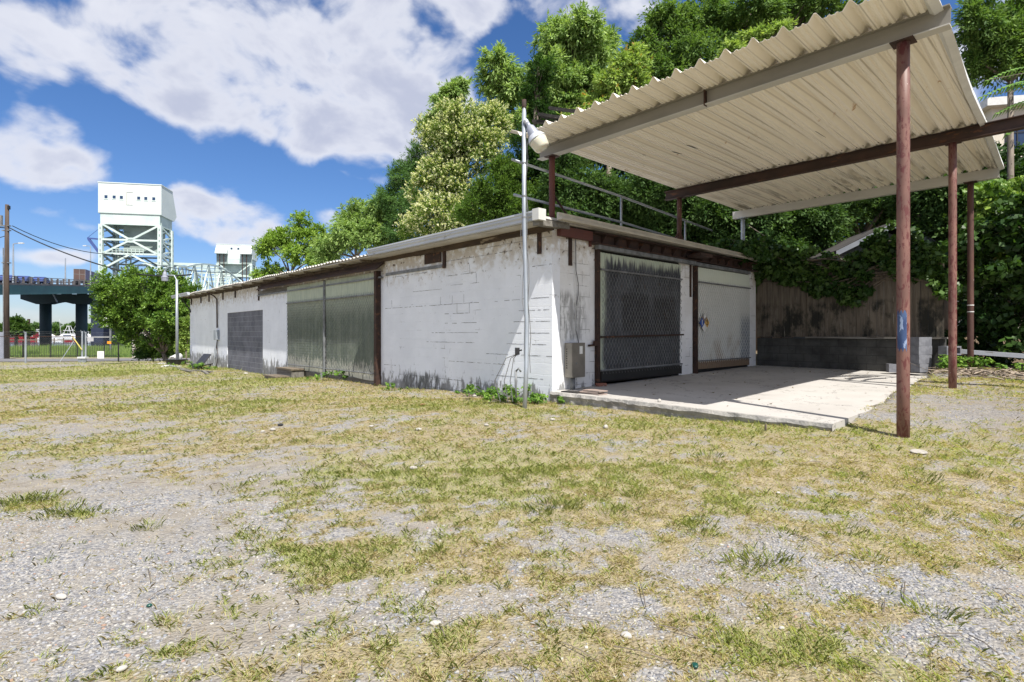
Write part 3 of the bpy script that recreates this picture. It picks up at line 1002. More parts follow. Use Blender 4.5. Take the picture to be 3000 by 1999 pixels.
o_, VV, FF, CC = 0, [], [], []
for a in [(90000, 1.7, 4.4, 21, .0025, .012), (40000, 4.2, 8.5, 22, .004, .012), (260, 1.9, 9, 23, .010, .026)]:
    v, f, c = stones(*a)
    VV.append(v); FF.append(f + o_); CC.append(c)
    o_ += len(v)
grv = arrmesh('gravel', np.concatenate(VV), np.concatenate(FF), 'pebble', np.concatenate(CC), k=3)
grv['kind'] = 'stuff'


def rock(px, py, size, label, mat='rock_white', zz=None, sq=(1, .8, .5), seed=0, name='rock'):
    rs = np.random.RandomState(seed)
    if zz is None:
        x, y = gpix(px, py, .05)
        for _ in range(4):
            x, y = gpix(px, py, g1(x, y))
        z = g1(x, y)
    else:
        x, y = gpix(px, py, zz)
        z = zz
    V = ico_v * np.array(sq) * size * rs.uniform(.75, 1.2, (12, 1))
    th = rs.uniform(0, 6.3)
    m = MB()
    m.add([(x + a * math.cos(th) - b * math.sin(th), y + a * math.sin(th) + b * math.cos(th), z + c + size * sq[2] * .5) for (a, b, c) in V], [tuple(f) for f in ico_f])
    ob = m.build(name, mat, org=(x, y, z))
    ob.location = (x, y, z)
    md = ob.modifiers.new('sub', 'SUBSURF')
    md.levels = md.render_levels = 2
    md.subdivision_type = 'CATMULL_CLARK'
    tag(ob, label, 'rock', 'loose rocks lying about the yard')
    return ob


rock(1775, 1257, .06, 'pale angular rock in the grass before the middle of the slab', seed=1, sq=(1.1, .7, .8))
rock(1932, 1180, .05, 'tan rock standing on the edge of the slab', seed=2, zz=.31, sq=(.8, .8, 1))
rock(2690, 1328, .14, 'flat grey slab of stone in the grass right of the front carport post', 'rock', seed=3, sq=(1, .7, .18))
rock(800, 1262, .06, 'white flat rock beside the black scrap in the yard', seed=4, sq=(1.3, .7, .5))
rock(770, 1267, .045, 'small white rock left of the flat white one by the black scrap', seed=5)
rock(1275, 1832, .036, 'white rounded rock in the foreground grass below the centre', seed=6)
rock(1835, 1868, .034, 'large pale rock in the foreground, right of centre', seed=7)
rock(1425, 1248, .05, 'tan rock in the grass below the lamp pole', 'rock', seed=8)
rock(1620, 1232, .05, 'white rock in the grass just before the slab corner', seed=9)
rock(1228, 1262, .06, 'grey rock at the end of the gravelly patch left of the lamp pole', seed=10)
rock(1088, 1252, .05, 'white rock left of the gravelly patch', seed=11)
rock(178, 1752, .03, 'cream oval rock in the left foreground', seed=12, sq=(1.5, .8, .5))
rock(1210, 1375, .05, 'grey-brown lump of rock in the grass near the centre', 'rock', seed=13)
rock(2290, 1843, .02, 'small white chip of rock in the right foreground', seed=14)
rock(355, 1965, .03, 'yellowish round rock at the bottom edge of the yard', seed=15)
rock(1390, 1163, .07, 'white rock against the base of the long wall', seed=17)
rock(720, 1098, .13, 'pale lump of stone among the boards by the long wall', 'rock', seed=18)
rock(810, 1105, .10, 'white rock left of the wooden steps', seed=19)
rock(1715, 1452, .02, 'small white rock in mid-yard grass', seed=20)
rock(2280, 1447, .03, 'crumpled white scrap-like rock right of centre', seed=21)
r_ = rock(822, 1246, .09, 'flat black scrap of rubber in mid yard', 'tar', seed=22, sq=(1.3, .6, .2), name='rubber_scrap')
r_['category'] = 'scrap'
r_ = rock(437, 1778, .017, 'dark green bottle bottom lying in the gravel at lower left', 'green_glass', seed=23, sq=(.9, 1, .7), name='glass_shard')
r_['category'] = 'glass shard'
r_ = rock(2036, 1955, .022, 'dark green fuzzy scrap in the grass at the bottom edge', 'green_glass', seed=24, sq=(1.2, .8, .6), name='green_scrap')
r_['category'] = 'scrap'
r_ = rock(1240, 1190, .07, 'rusty brown broken brick in the grass before the long wall', 'brick_red', seed=25, sq=(1.4, .7, .5), name='broken_brick')
r_['category'] = 'brick'
r_ = rock(2243, 1262, .05, 'splintered wood chip standing in the grass by the slab', 'old_wood', seed=26, sq=(.5, .3, 1.4), name='wood_chip')
r_['category'] = 'wood chip'


# ================================================================== SLAB
m = MB()
nseg = 46
front = []
rs_ = np.random.RandomState(3)
for i in range(nseg + 1):
    u = -.02 + 4.49 * i / nseg
    z = .33 - .03 * u / 4.6
    o1 = rs_.uniform(-.022, .022)
    front.append([(u, 0.0, z), (u, -.03 + o1 * .4, z - .006), (u, -.055 + o1, z - .05 + rs_.uniform(-.012, .012)), (u, -.03 + o1, z - .11), (u, -.04, -.2)])
vs, fs = [], []
for r_0 in front:
    vs += r_0
for i in range(nseg):
    for k in range(4):
        a = i * 5 + k
        fs.append((a, a + 1, a + 6, a + 5))
m.add(vs, fs)
se = m.build('slab_edge', 'slab_edge', kind='structure')
se.location = P(0, 0, 0)
se.rotation_euler = (0, 0, RZ)
m = MB()
nv = 12
vs, fs = [], []
for i in range(nseg + 1):
    u = -.02 + 4.49 * i / nseg
    for j in range(nv + 1):
        v = 8.3 * j / nv
        vs.append((u, v, .33 - .03 * u / 4.6 + .13 * v / 8.3))
for i in range(nseg):
    for j in range(nv):
        a = i * (nv + 1) + j
        fs.append((a, a + nv + 1, a + nv + 2, a + 1))
m.add(vs, fs)
m.add([(4.47, 0, .30), (4.47, 8.3, .43), (4.47, 8.3, -.1), (4.47, 0, -.2), (4.47, -.04, .28), (4.47, -.04, -.2)], [(0, 3, 2, 1), (0, 4, 5, 3)])
slab = m.build('concrete_slab', 'slab', kind='structure')
slab.location = P(0, 0, 0)
slab.rotation_euler = (0, 0, RZ)

BLD = P(0, 0, 0)

# ================================================================== WAREHOUSE
bld = root('warehouse', 'long low white-painted block warehouse with metal roof and mesh-covered doors', 'building', BLD, RZ)
# long wall, with door opening u -12.31..-6.09 and block infill opening
m = MB()
T = .2
m.box((-6.09, 0, -.5), (0, T, 3.2))
m.box((-12.31, 0, -.6), (-6.09, T, .18))
m.box((-12.31, 0, 2.94), (-6.09, T, 3.2))
m.box((-14.94, 0, -.7), (-12.31, T, 3.2))
m.box((-19.5, 0, 2.24), (-14.94, T, 3.2))
m.box((-26.2, 0, -.8), (-19.5, T, 3.2))
m.build('wall', 'block_long', bld)
# end wall facing the slab and the two far walls
m = MB()
m.box((-T, T, .0), (0, 1.2, 3.05))
m.box((-T, 4.2, .0), (0, 4.8, 3.0))
m.box((-T, 7.72, .0), (0, 8.21, 3.12))
m.box((-T, 1.2, 2.94), (-.06, 4.2, 3.0))
m.box((-T, T, 3.05), (-.01, 8.2, 3.22))
m.build('wall', 'block_face', bld)
m = MB()
m.box((-26.2, 8.0, -.5), (-T, 8.2, 3.2))
m.box((-26.2, T, -.8), (-26.0, 8.0, 3.2))
m.build('wall', 'block_face', bld)
MB().box((-19.5, .02, -.7), (-14.94, .16, 2.24)).build('block_infill', 'block_bare', bld, label='dark unpainted concrete blocks filling a former doorway')
# roof sheet: corrugated, ridges run front to back
m = MB()
prof = [(0, 0), (.035, .045), (.075, .045), (.11, 0)]
pitch = .2
us = []
u = -26.75
while u < .2:
    for (a, h) in prof:
        us.append((u + a, h))
    u += pitch
vs, fs = [], []
for k, (v, z) in enumerate(((-.46, 3.30), (8.5, 3.34))):
    for (a, h) in us:
        vs.append((a, v, z + h + (math.sin(a * 1.3) * .012 + math.sin(a * 3.7) * .008 + (rnd.uniform(-.006, .006) if k == 0 else 0))))
n = len(us)
for i in range(n - 1):
    fs.append((i, i + 1, n + i + 1, n + i))
o_ = len(vs)
vs += [(x, y, z - .006) for (x, y, z) in vs]
fs += [(b + o_, a + o_, d + o_, c + o_) for (a, b, c, d) in fs[:n - 1]]
fs += [(i + 1, i, o_ + i, o_ + i + 1) for i in range(n - 1)]
m.add(vs, fs)
roof = m.build('roof', 'roof_sheet', bld)
# underside board of the eave
MB().box((-26.7, -.40, 3.262), (.15, 0, 3.285)).build('eave_soffit', 'roof_sheet', bld)
# gutters
def gutter(u0, u1, dz=0):
    m = MB()
    pr = [(-.46, 3.26), (-.46, 3.40), (-.472, 3.40), (-.60, 3.405), (-.60, 3.375), (-.585, 3.36), (-.585, 3.33), (-.56, 3.30), (-.56, 3.255)]
    m.extr([(u0, a, b + dz) for (a, b) in pr], (u1 - u0, 0, 0))
    return m
g = gutter(-5.67, .12, .0).build('gutter', 'gutter', bld)
MB().box((.12, -.615, 3.235), (.27, -.44, 3.425)).build('gutter_end', 'paint_white', g)
gutter(-27.7, -24.1, -.02).build('gutter', 'gutter', bld)
# rafters and rusty wall plate below the eave
m = MB()
u = -26.4
while u < .0:
    w_ = rnd.uniform(.5, 1.6)
    m.box((u, -.05 - rnd.uniform(0, .02), 3.17 + rnd.uniform(-.035, .02)), (min(u + w_, .05), -.003, 3.262))
    u += w_ + .004
M['rotten'] = wmat('rotten', (.075, .05, .033), (.035, .024, .017), 4, (.3, 2, 2), c3=(.24, .20, .15), t3=.62, s3=6, rough=.9, bump=.5, bs=20)
m.build('wall_plate', 'rotten', bld)  # rotted timber; its dark colour also imitates the shaded gap under the eave
u = -26
while u < -6:
    MB().box((u, -.38, 3.20), (u + .06, -.05, 3.262)).build('rafter_end', 'old_wood', bld)
    u += 1.22
MB().obox((.10, -.12, 3.235), (.13, .85, .10), (R(3), 0, R(4))).build('rafter_end', 'grey_wood', bld)
# fascia along the slab side
m = MB()
m.extr([(.20, -.1, 3.30), (.32, -.1, 3.30), (.32, -.1, 3.335), (.25, -.1, 3.36), (.25, -.1, 3.43), (.20, -.1, 3.43)], (0, 8.6, -.02))
m.build('fascia', 'beige_trim', bld)
# lintel beam with stiffeners over the doors
m = MB()
m.box((.0, 1.0, 3.235), (.17, 7.95, 3.25))
m.box((.0, 1.0, 3.03), (.17, 7.95, 3.045))
m.box((.0, 1.0, 3.045), (.012, 7.95, 3.235))
v = 1.35
while v < 7.9:
    m.extr([(.012, v, 3.045), (.15, v, 3.235), (.012, v, 3.235)], (0, .012, 0))
    v += .42
m.build('lintel_beam', 'rust_beam', bld)
m = MB()
m.box((.003, .12, 3.08), (.10, 1.0, 3.25))
m.box((.003, .99, 2.98), (.05, 1.03, 3.08))
m.build('corner_beam', 'red_primer', bld)
MB().obox((.22, 4.75, 3.13), (.35, .55, .07), (0, R(-6), 0)).build('beam_bracket', 'rust_beam', bld)
def wl(px, py):
    r_ = (px - 1500) / FPX
    t = (.709 - 9.66 * r_) / (.676 + .737 * r_)
    return -t, EYE + (977 - py) / FPX * (9.66 + .737 * t)


m = MB()
CR = [(1129, 904, 1248, 897), (1258, 896, 1403, 886), (1148, 880, 1148, 902), (1291, 870, 1291, 893), (1325, 866, 1325, 890), (1359, 863, 1359, 887), (1339, 891, 1339, 918), (1375, 888, 1375, 916),
      (1303, 920, 1377, 917), (1449, 884, 1458, 883), (1478, 882, 1523, 877), (1303, 947, 1312, 948), (1325, 947, 1338, 948), (1352, 946, 1396, 945), (1307, 807, 1395, 801), (1376, 775, 1376, 801),
      (1395, 801, 1396, 827), (1320, 836, 1356, 833), (1378, 830, 1404, 828), (1315, 1058, 1480, 1068), (1170, 1097, 1258, 1104), (1262, 1105, 1355, 1117), (1198, 1080, 1198, 1098), (1258, 1085, 1258, 1105),
      (1276, 1108, 1276, 1131), (1376, 1122, 1418, 1125), (1425, 1035, 1618, 1046), (1530, 875, 1618, 871), (1520, 911, 1618, 907), (1505, 944, 1612, 940), (1490, 976, 1618, 976), (1477, 1006, 1600, 1011),
      (1440, 1098, 1600, 1113), (1250, 1130, 1410, 1155), (1125, 1068, 1160, 1071), (1250, 1003, 1390, 1003), (1265, 975, 1400, 975), (1210, 855, 1300, 847), (1480, 700, 1480, 722), (1395, 733, 1618, 690),
      (1305, 765, 1500, 737), (1150, 812, 1250, 800), (1135, 810, 1135, 840), (1560, 780, 1618, 775), (1380, 700, 1380, 735)]
rc_ = random.Random(5)
for (a, b, c, d) in CR:
    (u0, z0), (u1, z1) = wl(a, b), wl(c, d)
    if abs(u1 - u0) > abs(z1 - z0):
        z0 = z1 = (z0 + z1) / 2
    n_ = max(1, int(max(abs(u1 - u0), abs(z1 - z0)) / .07))
    for k in range(n_):
        if rc_.random() < .12 and n_ > 3:
            continue
        p_ = (u0 + (u1 - u0) * k / n_, -.0005, z0 + (z1 - z0) * k / n_ + rc_.uniform(-.003, .003))
        q_ = (u0 + (u1 - u0) * (k + 1) / n_, -.0005, z0 + (z1 - z0) * (k + 1) / n_ + rc_.uniform(-.003, .003))
        m.bar(p_, q_, rc_.uniform(.002, .010), .004) if abs(u1 - u0) < abs(z1 - z0) else m.bar(p_, q_, .004, rc_.uniform(.003, .011))
M['crack'] = wmat('crack', (.10, .10, .10), (.2, .2, .2), 5, rough=1, bump=0)
m.build('joint_cracks', 'crack', bld)['kind'] = 'stuff'
# hanging rusty straps
m_ = [(-.36, -.02, .10, 2.78, 3.2), (-3.27, -.04, .09, 2.78, 3.22)]
for (u, v, w, z0, z1) in m_:
    MB().box((u, v, z0), (u + w, -.003, z1)).build('steel_strap', 'rust', bld)
MB().box((.003, .42, 2.58), (.03, .50, 3.08)).build('steel_strap', 'rust', bld)
MB().box((.003, 4.66, 2.2), (.03, 4.71, 2.97)).build('steel_strap', 'rust', bld)
for u in (-25.8, -23.9, -22.4, -20.1, -18.3, -15.35):
    MB().box((u, -.05, 2.85 if u < -16 else 2.6), (u + .045, -.003, 3.2)).build('steel_strap', 'rust', bld)
# bricked slot with vent under the eave between strap and door
m = MB()
m.box((-5.75, -.03, 2.80), (-3.27, -.002, 2.87))
m.build('shelf_angle', 'galv_old', bld)
MB().box((-4.0, -.025, 2.93), (-3.35, -.002, 3.15)).build('vent_plate', 'rust', bld)
MB().obox((-.15, .0, .0), (.1, .1, .1)) and None
# door hood: folded rusty flashing over the green doors
m = MB()
m.extr([(-14.9, -.03, 3.16), (-14.9, -.05, 3.18), (-14.9, -.26, 2.97), (-14.9, -.255, 2.95), (-14.9, -.03, 3.12)], (9.1, 0, 0))
m.build('door_hood', 'rust_beam', bld)
MB().box((-15.3, -.06, 2.80), (-12.3, -.003, 2.95)).build('board', 'grey_wood', bld)
MB().box((-15.3, -.09, 2.76), (-5.9, -.03, 2.80)).build('door_track', 'galv_old', bld)


def corr(axis, a0, a1, z0, z1, off, pitch=.068, amp=.011, seed=1, wavy=.0):
    m = MB()
    n = int((a1 - a0) / pitch) * 6
    vs, fs = [], []
    zz = [z0 + (z1 - z0) * k / 6 for k in range(7)]
    for i in range(n + 1):
        a = a0 + (a1 - a0) * i / n
        d = amp * math.sin(2 * math.pi * i / 6)
        for k, z in enumerate(zz):
            zc = z + (wavy * math.sin(a * 2.3 + seed) if k == 0 else 0)
            dd = off + d + .012 * math.sin(a * 1.7 + z * 1.3 + seed)
            vs.append((a, -dd, zc) if axis == 0 else (dd, a, zc))
    for i in range(n):
        for k in range(6):
            q = i * 7 + k
            fs.append((q, q + 7, q + 8, q + 1))
    return m.add(vs, fs)


def chain(axis, a0, a1, z0, z1, off, sp=.075, r=.0028, top_spikes=True, sag=0.):
    """woven diamond mesh made of crossing wires"""
    m = MB()

    def pt(a, z, d):
        return (a, -off - d, z) if axis == 0 else (off + d, a, z)
    H = z1 - z0
    slope = .62            # horizontal run per unit height
    for sgn in (1, -1):
        a = a0 - (slope * H if sgn > 0 else 0)
        end = a1 + (0 if sgn > 0 else slope * H)
        while a < end:
            # line a + sgn*slope*(z-z0)
            zs, ze = z0, z1
            if sgn > 0:
                zs = max(z0, z0 + (a0 - a) / slope)
                ze = min(z1, z0 + (a1 - a) / slope)
            else:
                zs = max(z0, z0 + (a - a1) / slope)
                ze = min(z1, z0 + (a - a0) / slope)
            if ze > zs + .02:
                m.tube([pt(a + sgn * slope * (zs - z0), zs, .0035 * sgn), pt(a + sgn * slope * (ze - z0), ze, .0035 * sgn)], r, 3, False)
            a += sp * slope * 1.6
    if top_spikes:
        a = a0 + .03
        while a < a1:
            m.tube([pt(a, z1 - .01, 0), pt(a + .008, z1 + .055, .012)], r, 3, False)
            m.tube([pt(a, z0 + .01, 0), pt(a + .008, z0 - .05, .012)], r, 3, False)
            a += sp * slope * 1.6 / 1.0
    return m


# green double doors in the long wall
for k, (a0, a1) in enumerate(((-12.31, -9.30), (-9.24, -6.16))):
    d = corr(0, a0, a1, .14, 2.93, .05, seed=k, wavy=.03).build('sliding_door', 'panel_green', bld, smooth=True, label='weathered green corrugated door half covered by chain-link')
    chain(0, a0 + .02, a1 - .02, .28, 2.38, .085, sp=.10, r=.0042).build('wire_mesh', 'galv_old', d)
    m = MB()
    m.tube([(a0, -.09, 2.36), (a1, -.09, 2.36)], .02, 6)
    m.tube([(a0, -.09, .30), (a1, -.09, .30)], .014, 6)
    m.tube([(a1 if k == 0 else a0, -.09, .1), (a1 if k == 0 else a0, -.09, 2.93)], .025, 6)
    m.build('door_frame', 'galv_old', d)
MB().box((-6.15, -.14, .02), (-6.03, -.003, 2.95)).build('door_post', 'rust', bld)
# black door (slab side)
d = corr(1, 1.27, 4.17, .45, 2.90, .05, pitch=.09, seed=3).build('sliding_door', 'panel_black', bld, smooth=True, label='sooty black corrugated door behind chain-link')
chain(1, 1.29, 4.17, .62, 2.58, .085, sp=.10, r=.0040).build('wire_mesh', 'wire_dark', d)
MB().tube([(.09, 1.25, 2.57), (.09, 4.18, 2.57)], .02, 6).build('frame_rail', 'galv_old', d)
MB().tube([(.09, 1.25, .64), (.09, 4.18, .66)], .02, 6).build('frame_rail', 'galv_old', d)
MB().bar((.10, 1.25, 1.28), (.10, 4.22, 1.32), .035).build('cross_bar', 'rust', d)
MB().box((.03, 1.27, .44), (.09, 4.17, .62)).build('kick_board', 'black', d)
MB().box((.005, 1.17, .36), (.08, 1.25, 2.96)).build('door_post', 'rust', bld)
# white door
d = corr(1, 4.94, 7.70, .50, 2.92, .05, pitch=.09, amp=.006, seed=5).build('sliding_door', 'panel_white', bld, smooth=True, label='whitish stained door with chain-link and a hazard sign')
chain(1, 4.96, 7.68, .70, 2.56, .08, sp=.10, r=.0036).build('wire_mesh', 'sign_white', d)
MB().tube([(.085, 4.94, 2.56), (.085, 7.7, 2.56)], .018, 6).build('frame_rail', 'galv_old', d)
MB().tube([(.085, 4.94, .70), (.085, 7.7, .70)], .014, 6).build('frame_rail', 'galv_old', d)
MB().box((.005, 4.81, .40), (.10, 4.88, 2.96)).build('door_post', 'rust', bld)
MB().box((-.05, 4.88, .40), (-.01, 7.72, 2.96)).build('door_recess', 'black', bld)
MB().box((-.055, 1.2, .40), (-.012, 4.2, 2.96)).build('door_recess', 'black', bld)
# track on the slab side
MB().box((.02, 1.15, 2.945), (.13, 4.75, 3.025)).build('door_track', 'galv_old', bld)
MB().box((.02, 4.78, 2.935), (.13, 7.6, 3.01)).build('door_track', 'galv_old', bld)
# hazard diamond: four quarters with their marks
sg = root('hazard_sign', 'small worn four-colour hazard diamond fixed to the white mesh door', 'sign', P(.115, 5.15, 1.6), RZ)
c = .155


def dia(cy, cz, h):
    return [(0, cy - h, cz), (0, cy, cz - h), (0, cy + h, cz), (0, cy, cz + h)]


M['nf_white'] = wmat('nf_white', (.72, .72, .70), (.6, .6, .58), 12, c3=(.3, .3, .28), t3=.66, rough=.6, bump=0)
M['nf_blue'] = wmat('nf_blue', (.02, .07, .33), (.03, .08, .3), 12, rough=.5, bump=0)
M['nf_red'] = wmat('nf_red', (.20, .17, .15), (.28, .2, .17), 22, c3=(.5, .48, .45), t3=.62, rough=.7, bump=0)
M['nf_yel'] = wmat('nf_yel', (.55, .30, .05), (.5, .34, .12), 18, c3=(.12, .08, .05), t3=.6, rough=.7, bump=0)
h2 = .118
for (cy, cz, mt) in ((0, h2, 'nf_red'), (-h2, 0, 'nf_blue'), (h2, 0, 'nf_yel'), (0, -h2, 'nf_white')):
    MB().extr(dia(cy, cz, h2 - .002), (.004, 0, 0)).build('sign_quarter', mt, sg)
MB().extr([(.0042, -.06, .15), (.0042, 0, .09), (.0042, .06, .15), (.0042, .0, .235)], (.003, 0, 0)).build('peeled_patch', 'nf_white', sg)


def text3d(s, name, size, mat, parent, loc, rot, ext=.002):
    cu = bpy.data.curves.new(name, 'FONT')
    cu.body = s
    cu.size = size
    cu.extrude = ext
    cu.align_x = 'CENTER'
    cu.align_y = 'CENTER'
    cu.materials.append(M[mat])
    tmp = bpy.data.objects.new(name, cu)
    COL.objects.link(tmp)
    bpy.context.view_layer.update()
    me = bpy.data.meshes.new_from_object(tmp.evaluated_get(bpy.context.evaluated_depsgraph_get()))
    bpy.data.objects.remove(tmp)
    o = bpy.data.objects.new(name, me)
    COL.objects.link(o)
    o.parent = parent
    o.location = loc
    o.rotation_euler = rot
    return o


text3d('1', 'numeral', .19, 'sign_white', sg, (.007, -h2, 0), (R(90), 0, R(90)))
text3d('2', 'numeral', .16, 'black', sg, (.007, h2, 0), (R(90), 0, R(90)))

# electrical enclosure beside the black door
eb = MB().box((.02, .30, .56), (.20, .66, 1.18)).build('electrical_box', 'box_steel', bld, bevel=.01)
MB().box((.201, .50, .98), (.205, .58, 1.12)).build('data_label', 'sign_white', eb)
m = MB()
for i in range(9):
    m.box((.06, .297, .72 + i * .042), (.085, .2995, .742 + i * .042))
m.build('louvre', 'black', eb)['kind'] = 'stuff'
MB().box((.201, .40, .80), (.212, .42, .83)).build('latch', 'galv_old', eb)
MB().tube([(.1, .43, .56), (.1, .43, .34)], .045, 10).build('conduit', 'galv_old', eb, smooth=True)
cab = [(.02, .60, 3.45), (.02, .605, 3.0), (.03, .60, 2.5), (.03, .67, 2.25), (.03, .66, 2.05), (.03, .60, 1.85), (.03, .60, 1.4), (.03, .67, 1.2), (.03, .69, .85), (.03, .78, .72), (.04, .72, .68), (.08, .66, .70)]
MB().tube(cab, .008, 5).build('cable', 'cable', bld)
MB().tube([(.03, .57, 3.0), (.03, .565, 2.2), (.03, .59, 1.9), (.03, .57, 1.25)], .006, 5).build('cable', 'paint_white', bld)
m = MB()
m.bar((.04, .95, 1.12), (.04, 1.3, 1.14), .035)
m.obox((.06, 1.12, 1.16), (.05, .08, .09))
m.build('door_latch', 'rust', bld)
# conduit and meter at the far end of the long wall
m = MB()
m.tube([(-21.4, -.35, 3.24), (-21.0, -.15, 3.05), (-20.9, -.06, 2.9), (-20.9, -.05, 1.6)], .03, 8)
m.build('conduit', 'rust', bld)
MB().box((-21.05, -.16, 1.05), (-20.7, -.003, 1.5)).build('meter_box', 'galv', bld, bevel=.01)
m = MB()
for k in range(5):
    q = rnd.uniform(-.1, .1)
    m.tube([(-20.9 + q, -.03, 1.06), (-20.9 + q * 1.8, -.05, .7), (-20.85 - q, -.04, .35), (-20.9 + q * 2, -.05, -.2)], .012, 5)
m.build('loose_wires', 'rust', bld)
# small wall brace at the far corner
m = MB()
m.tube([(-26.35, -.35, 3.2), (-26.05, -.05, 2.6), (-26.0, -.01, 2.45)], .03, 6)
m.build('eave_brace', 'black', bld)
# brace stub under the green door
MB().tube([(-9.3, -.16, -.3), (-9.3, -.16, .15)], .05, 8).build('door_stub', 'galv_old', bld)
MB().box((-12.3, -.02, -.25), (-6.1, -.002, .12)).build('sill_board', 'grey_wood', bld)

# ================================================================== CARPORT
cp = root('carport', 'open carport with white corrugated roof on rust-red pipe posts over the slab', 'carport', P(0, 0, 0), RZ)
ZT = 4.82
prof = [(0, .085), (.03, .085), (.085, .0), (.135, .0), (.150, .014), (.168, .014), (.183, 0), (.232, 0), (.247, .014), (.265, .014), (.28, 0), (.315, 0.03)]
prof = [(-.012, .085), (.012, .085), (.072, .0), (.120, .0), (.132, .018), (.150, .018), (.162, 0), (.200, 0), (.212, .018), (.230, .018), (.242, 0), (.273, 0)]
pit = .345
rows = []
vv = [-.45, -.1, .5, 2.0, 3.6, 5.2, 6.8, 8.1]
us = []
u = -.42
while u < 5.2:
    for (a, h) in prof:
        us.append((u + a, h))
    u += pit
for k, v in enumerate(vv):
    z = ZT - .006 * v
    rr = []
    for (a, h) in us:
        jz = (.006 * math.sin(a * 9.1) if k == 0 else 0) + .006 * math.sin(v * 2 + a)
        rr.append((a * (1 - .0058 * v), v + (rnd.uniform(-.006, .006) if k == 0 else 0), z + h + jz))
    rows.append(rr)
vs, fs = [], []
n = len(us)
for rr in rows:
    vs += rr
for k in range(len(rows) - 1):
    for i in range(n - 1):
        q = k * n + i
        fs.append((q, q + 1, q + n + 1, q + n))
o_, nf_ = len(vs), len(fs)
vs += [(x, y, z - .004) for (x, y, z) in vs]
fs += [(b + o_, a + o_, d + o_, c + o_) for (a, b, c, d) in fs[:nf_]]
fs += [(i + 1, i, o_ + i, o_ + i + 1) for i in range(n - 1)]
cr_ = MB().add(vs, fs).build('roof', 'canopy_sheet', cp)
# screws on the underside, two holes torn through
m = MB()
i = 0
for uu in np.arange(-.42 + .1, 5.2, pit):
    for v in (.50, 4.50, 4.92, 7.85):
        for du in (0, .10):
            z = ZT - .006 * v - .008
            m.tube([(uu + du + rnd.uniform(-.01, .01), v + rnd.uniform(-.02, .02), z - .003), (uu + du, v, z + .004)], .009, 5)
m.build('screw_heads', 'rust', cr_)['kind'] = 'stuff'
for (uu, v, L, w) in ((1.05, 2.35, .28, .03), (1.42, 2.25, .34, .025), (.55, 2.0, .08, .015), (3.25, 3.3, .5, .008), (1.1, 4.2, .4, .008)):
    m = MB().extr([(uu - w, v - L / 2, ZT - .026), (uu, v - L * .3, ZT - .026), (uu + w, v + L / 2, ZT - .026), (uu - w * .2, v + L * .2, ZT - .026)], (0, 0, .004))
    m.build('tear', 'black', cr_)
# rake trim on the right edge: bent white flashing
m = MB()
vs = []
for k in range(13):
    v = -.45 + 8.55 * k / 12
    b = .05 * math.sin(k * .9) * (1 - k / 14)
    z = ZT - .006 * v
    q = 5.43 - .032 * v
    vs += [(q - .10, v, z + .10), (q - .02 + b * .3, v, z + .09), (q + b * .6, v, z - .02), (q - .08 + b * .6, v, z - .045), (q - .10, v, z - .012)]
fs = []
for k in range(12):
    for j in range(4):
        q = k * 5 + j
        fs.append((q, q + 1, q + 6, q + 5))
m.add(vs, fs).build('edge_trim', 'paint_white', cp, smooth=False)


def ibeam(u0, u1, v, z0, h=.2, w=.14, t=.012, web=None):
    m = MB()
    m.box((u0, v - w / 2, z0), (u1, v + w / 2, z0 + t))
    m.box((u0, v - w / 2, z0 + h - t), (u1, v + w / 2, z0 + h))
    m.box((u0 + .001, v - .006, z0 + t), (u1 - .001, v + .006, z0 + h - t))
    return m


b1 = MB().box((-.6, .30 - .006, 4.614), (5.5, .306, 4.806))
b1.box((-.6, .23, 4.806), (5.5, .37, 4.818))
b1o = b1.build('beam', 'beam_grey', cp)
MB().box((-.6, .23, 4.60), (5.5, .37, 4.614)).build('beam_flange', 'beam_white', b1o)
MB().box((2.735, .222, 4.59), (2.75, .30, 4.81)).build('weld_seam', 'rust', b1o)
ibeam(-.66, 9.5, 4.71, 4.575, .2).build('beam', 'rust_beam', cp)
m = MB()
m.box((-.55, 7.98, 4.57), (5.10, 8.10, 4.582))
m.box((-.55, 7.98, 4.582), (5.10, 7.99, 4.76))
m.box((-.55, 7.98, 4.76), (5.10, 8.10, 4.772))
m.build('beam', 'beam_white', cp)


def post(u, v, z0, z1, r, mat, plate='rust_beam', n=20, base=False):
    m = MB().tube([(u, v, z0 + (z1 - z0) * k / 6) for k in range(7)], r, n)
    o = m.build('post', mat, cp, smooth=True)
    MB().box((u - .11, v - .10, z1 - .012), (u + .11, v + .10, z1 - .001)).build('cap_plate', plate, o)
    return o


p1 = post(5.08, .30, .0, 4.60, .063, 'pipe_paint')
m = MB()
vs, fs = [], []
for i in range(9):
    th = -2.35 + i * .19
    for j in range(5):
        vs.append((5.08 + .0643 * math.cos(th), .30 + .0643 * math.sin(th), 1.17 + .42 * j / 4 + (.03 * math.sin(i * 2.2) if j in (0, 4) else 0)))
for i in range(8):
    for j in range(4):
        q = i * 5 + j
        fs.append((q, q + 5, q + 6, q + 1))
m.add(vs, fs).build('paint_patch', 'spray_blue', p1)
post(4.84, 4.71, .3, 4.575, .058, 'pipe_paint')
p3 = post(4.63, 8.05, .4, 4.57, .056, 'pipe_rust')
for z in (1.94, 1.80):
    MB().tube([(4.63, 8.05, z), (4.63, 8.05, z + .018)], .059, 16).build('wire_tie', 'sign_white', p3)
q1 = post(-.29, .30, 3.38, 4.60, .056, 'red_primer')
q2 = post(-.29, 4.71, 3.38, 4.575, .056, 'pipe_rust')
post(-.29, 8.05, 3.3, 4.57, .056, 'galv', 'galv')
MB().tube([(-.29, .34, 3.9), (-.29, .95, 3.38)], .022, 8).build('brace', 'rust_beam', q1)
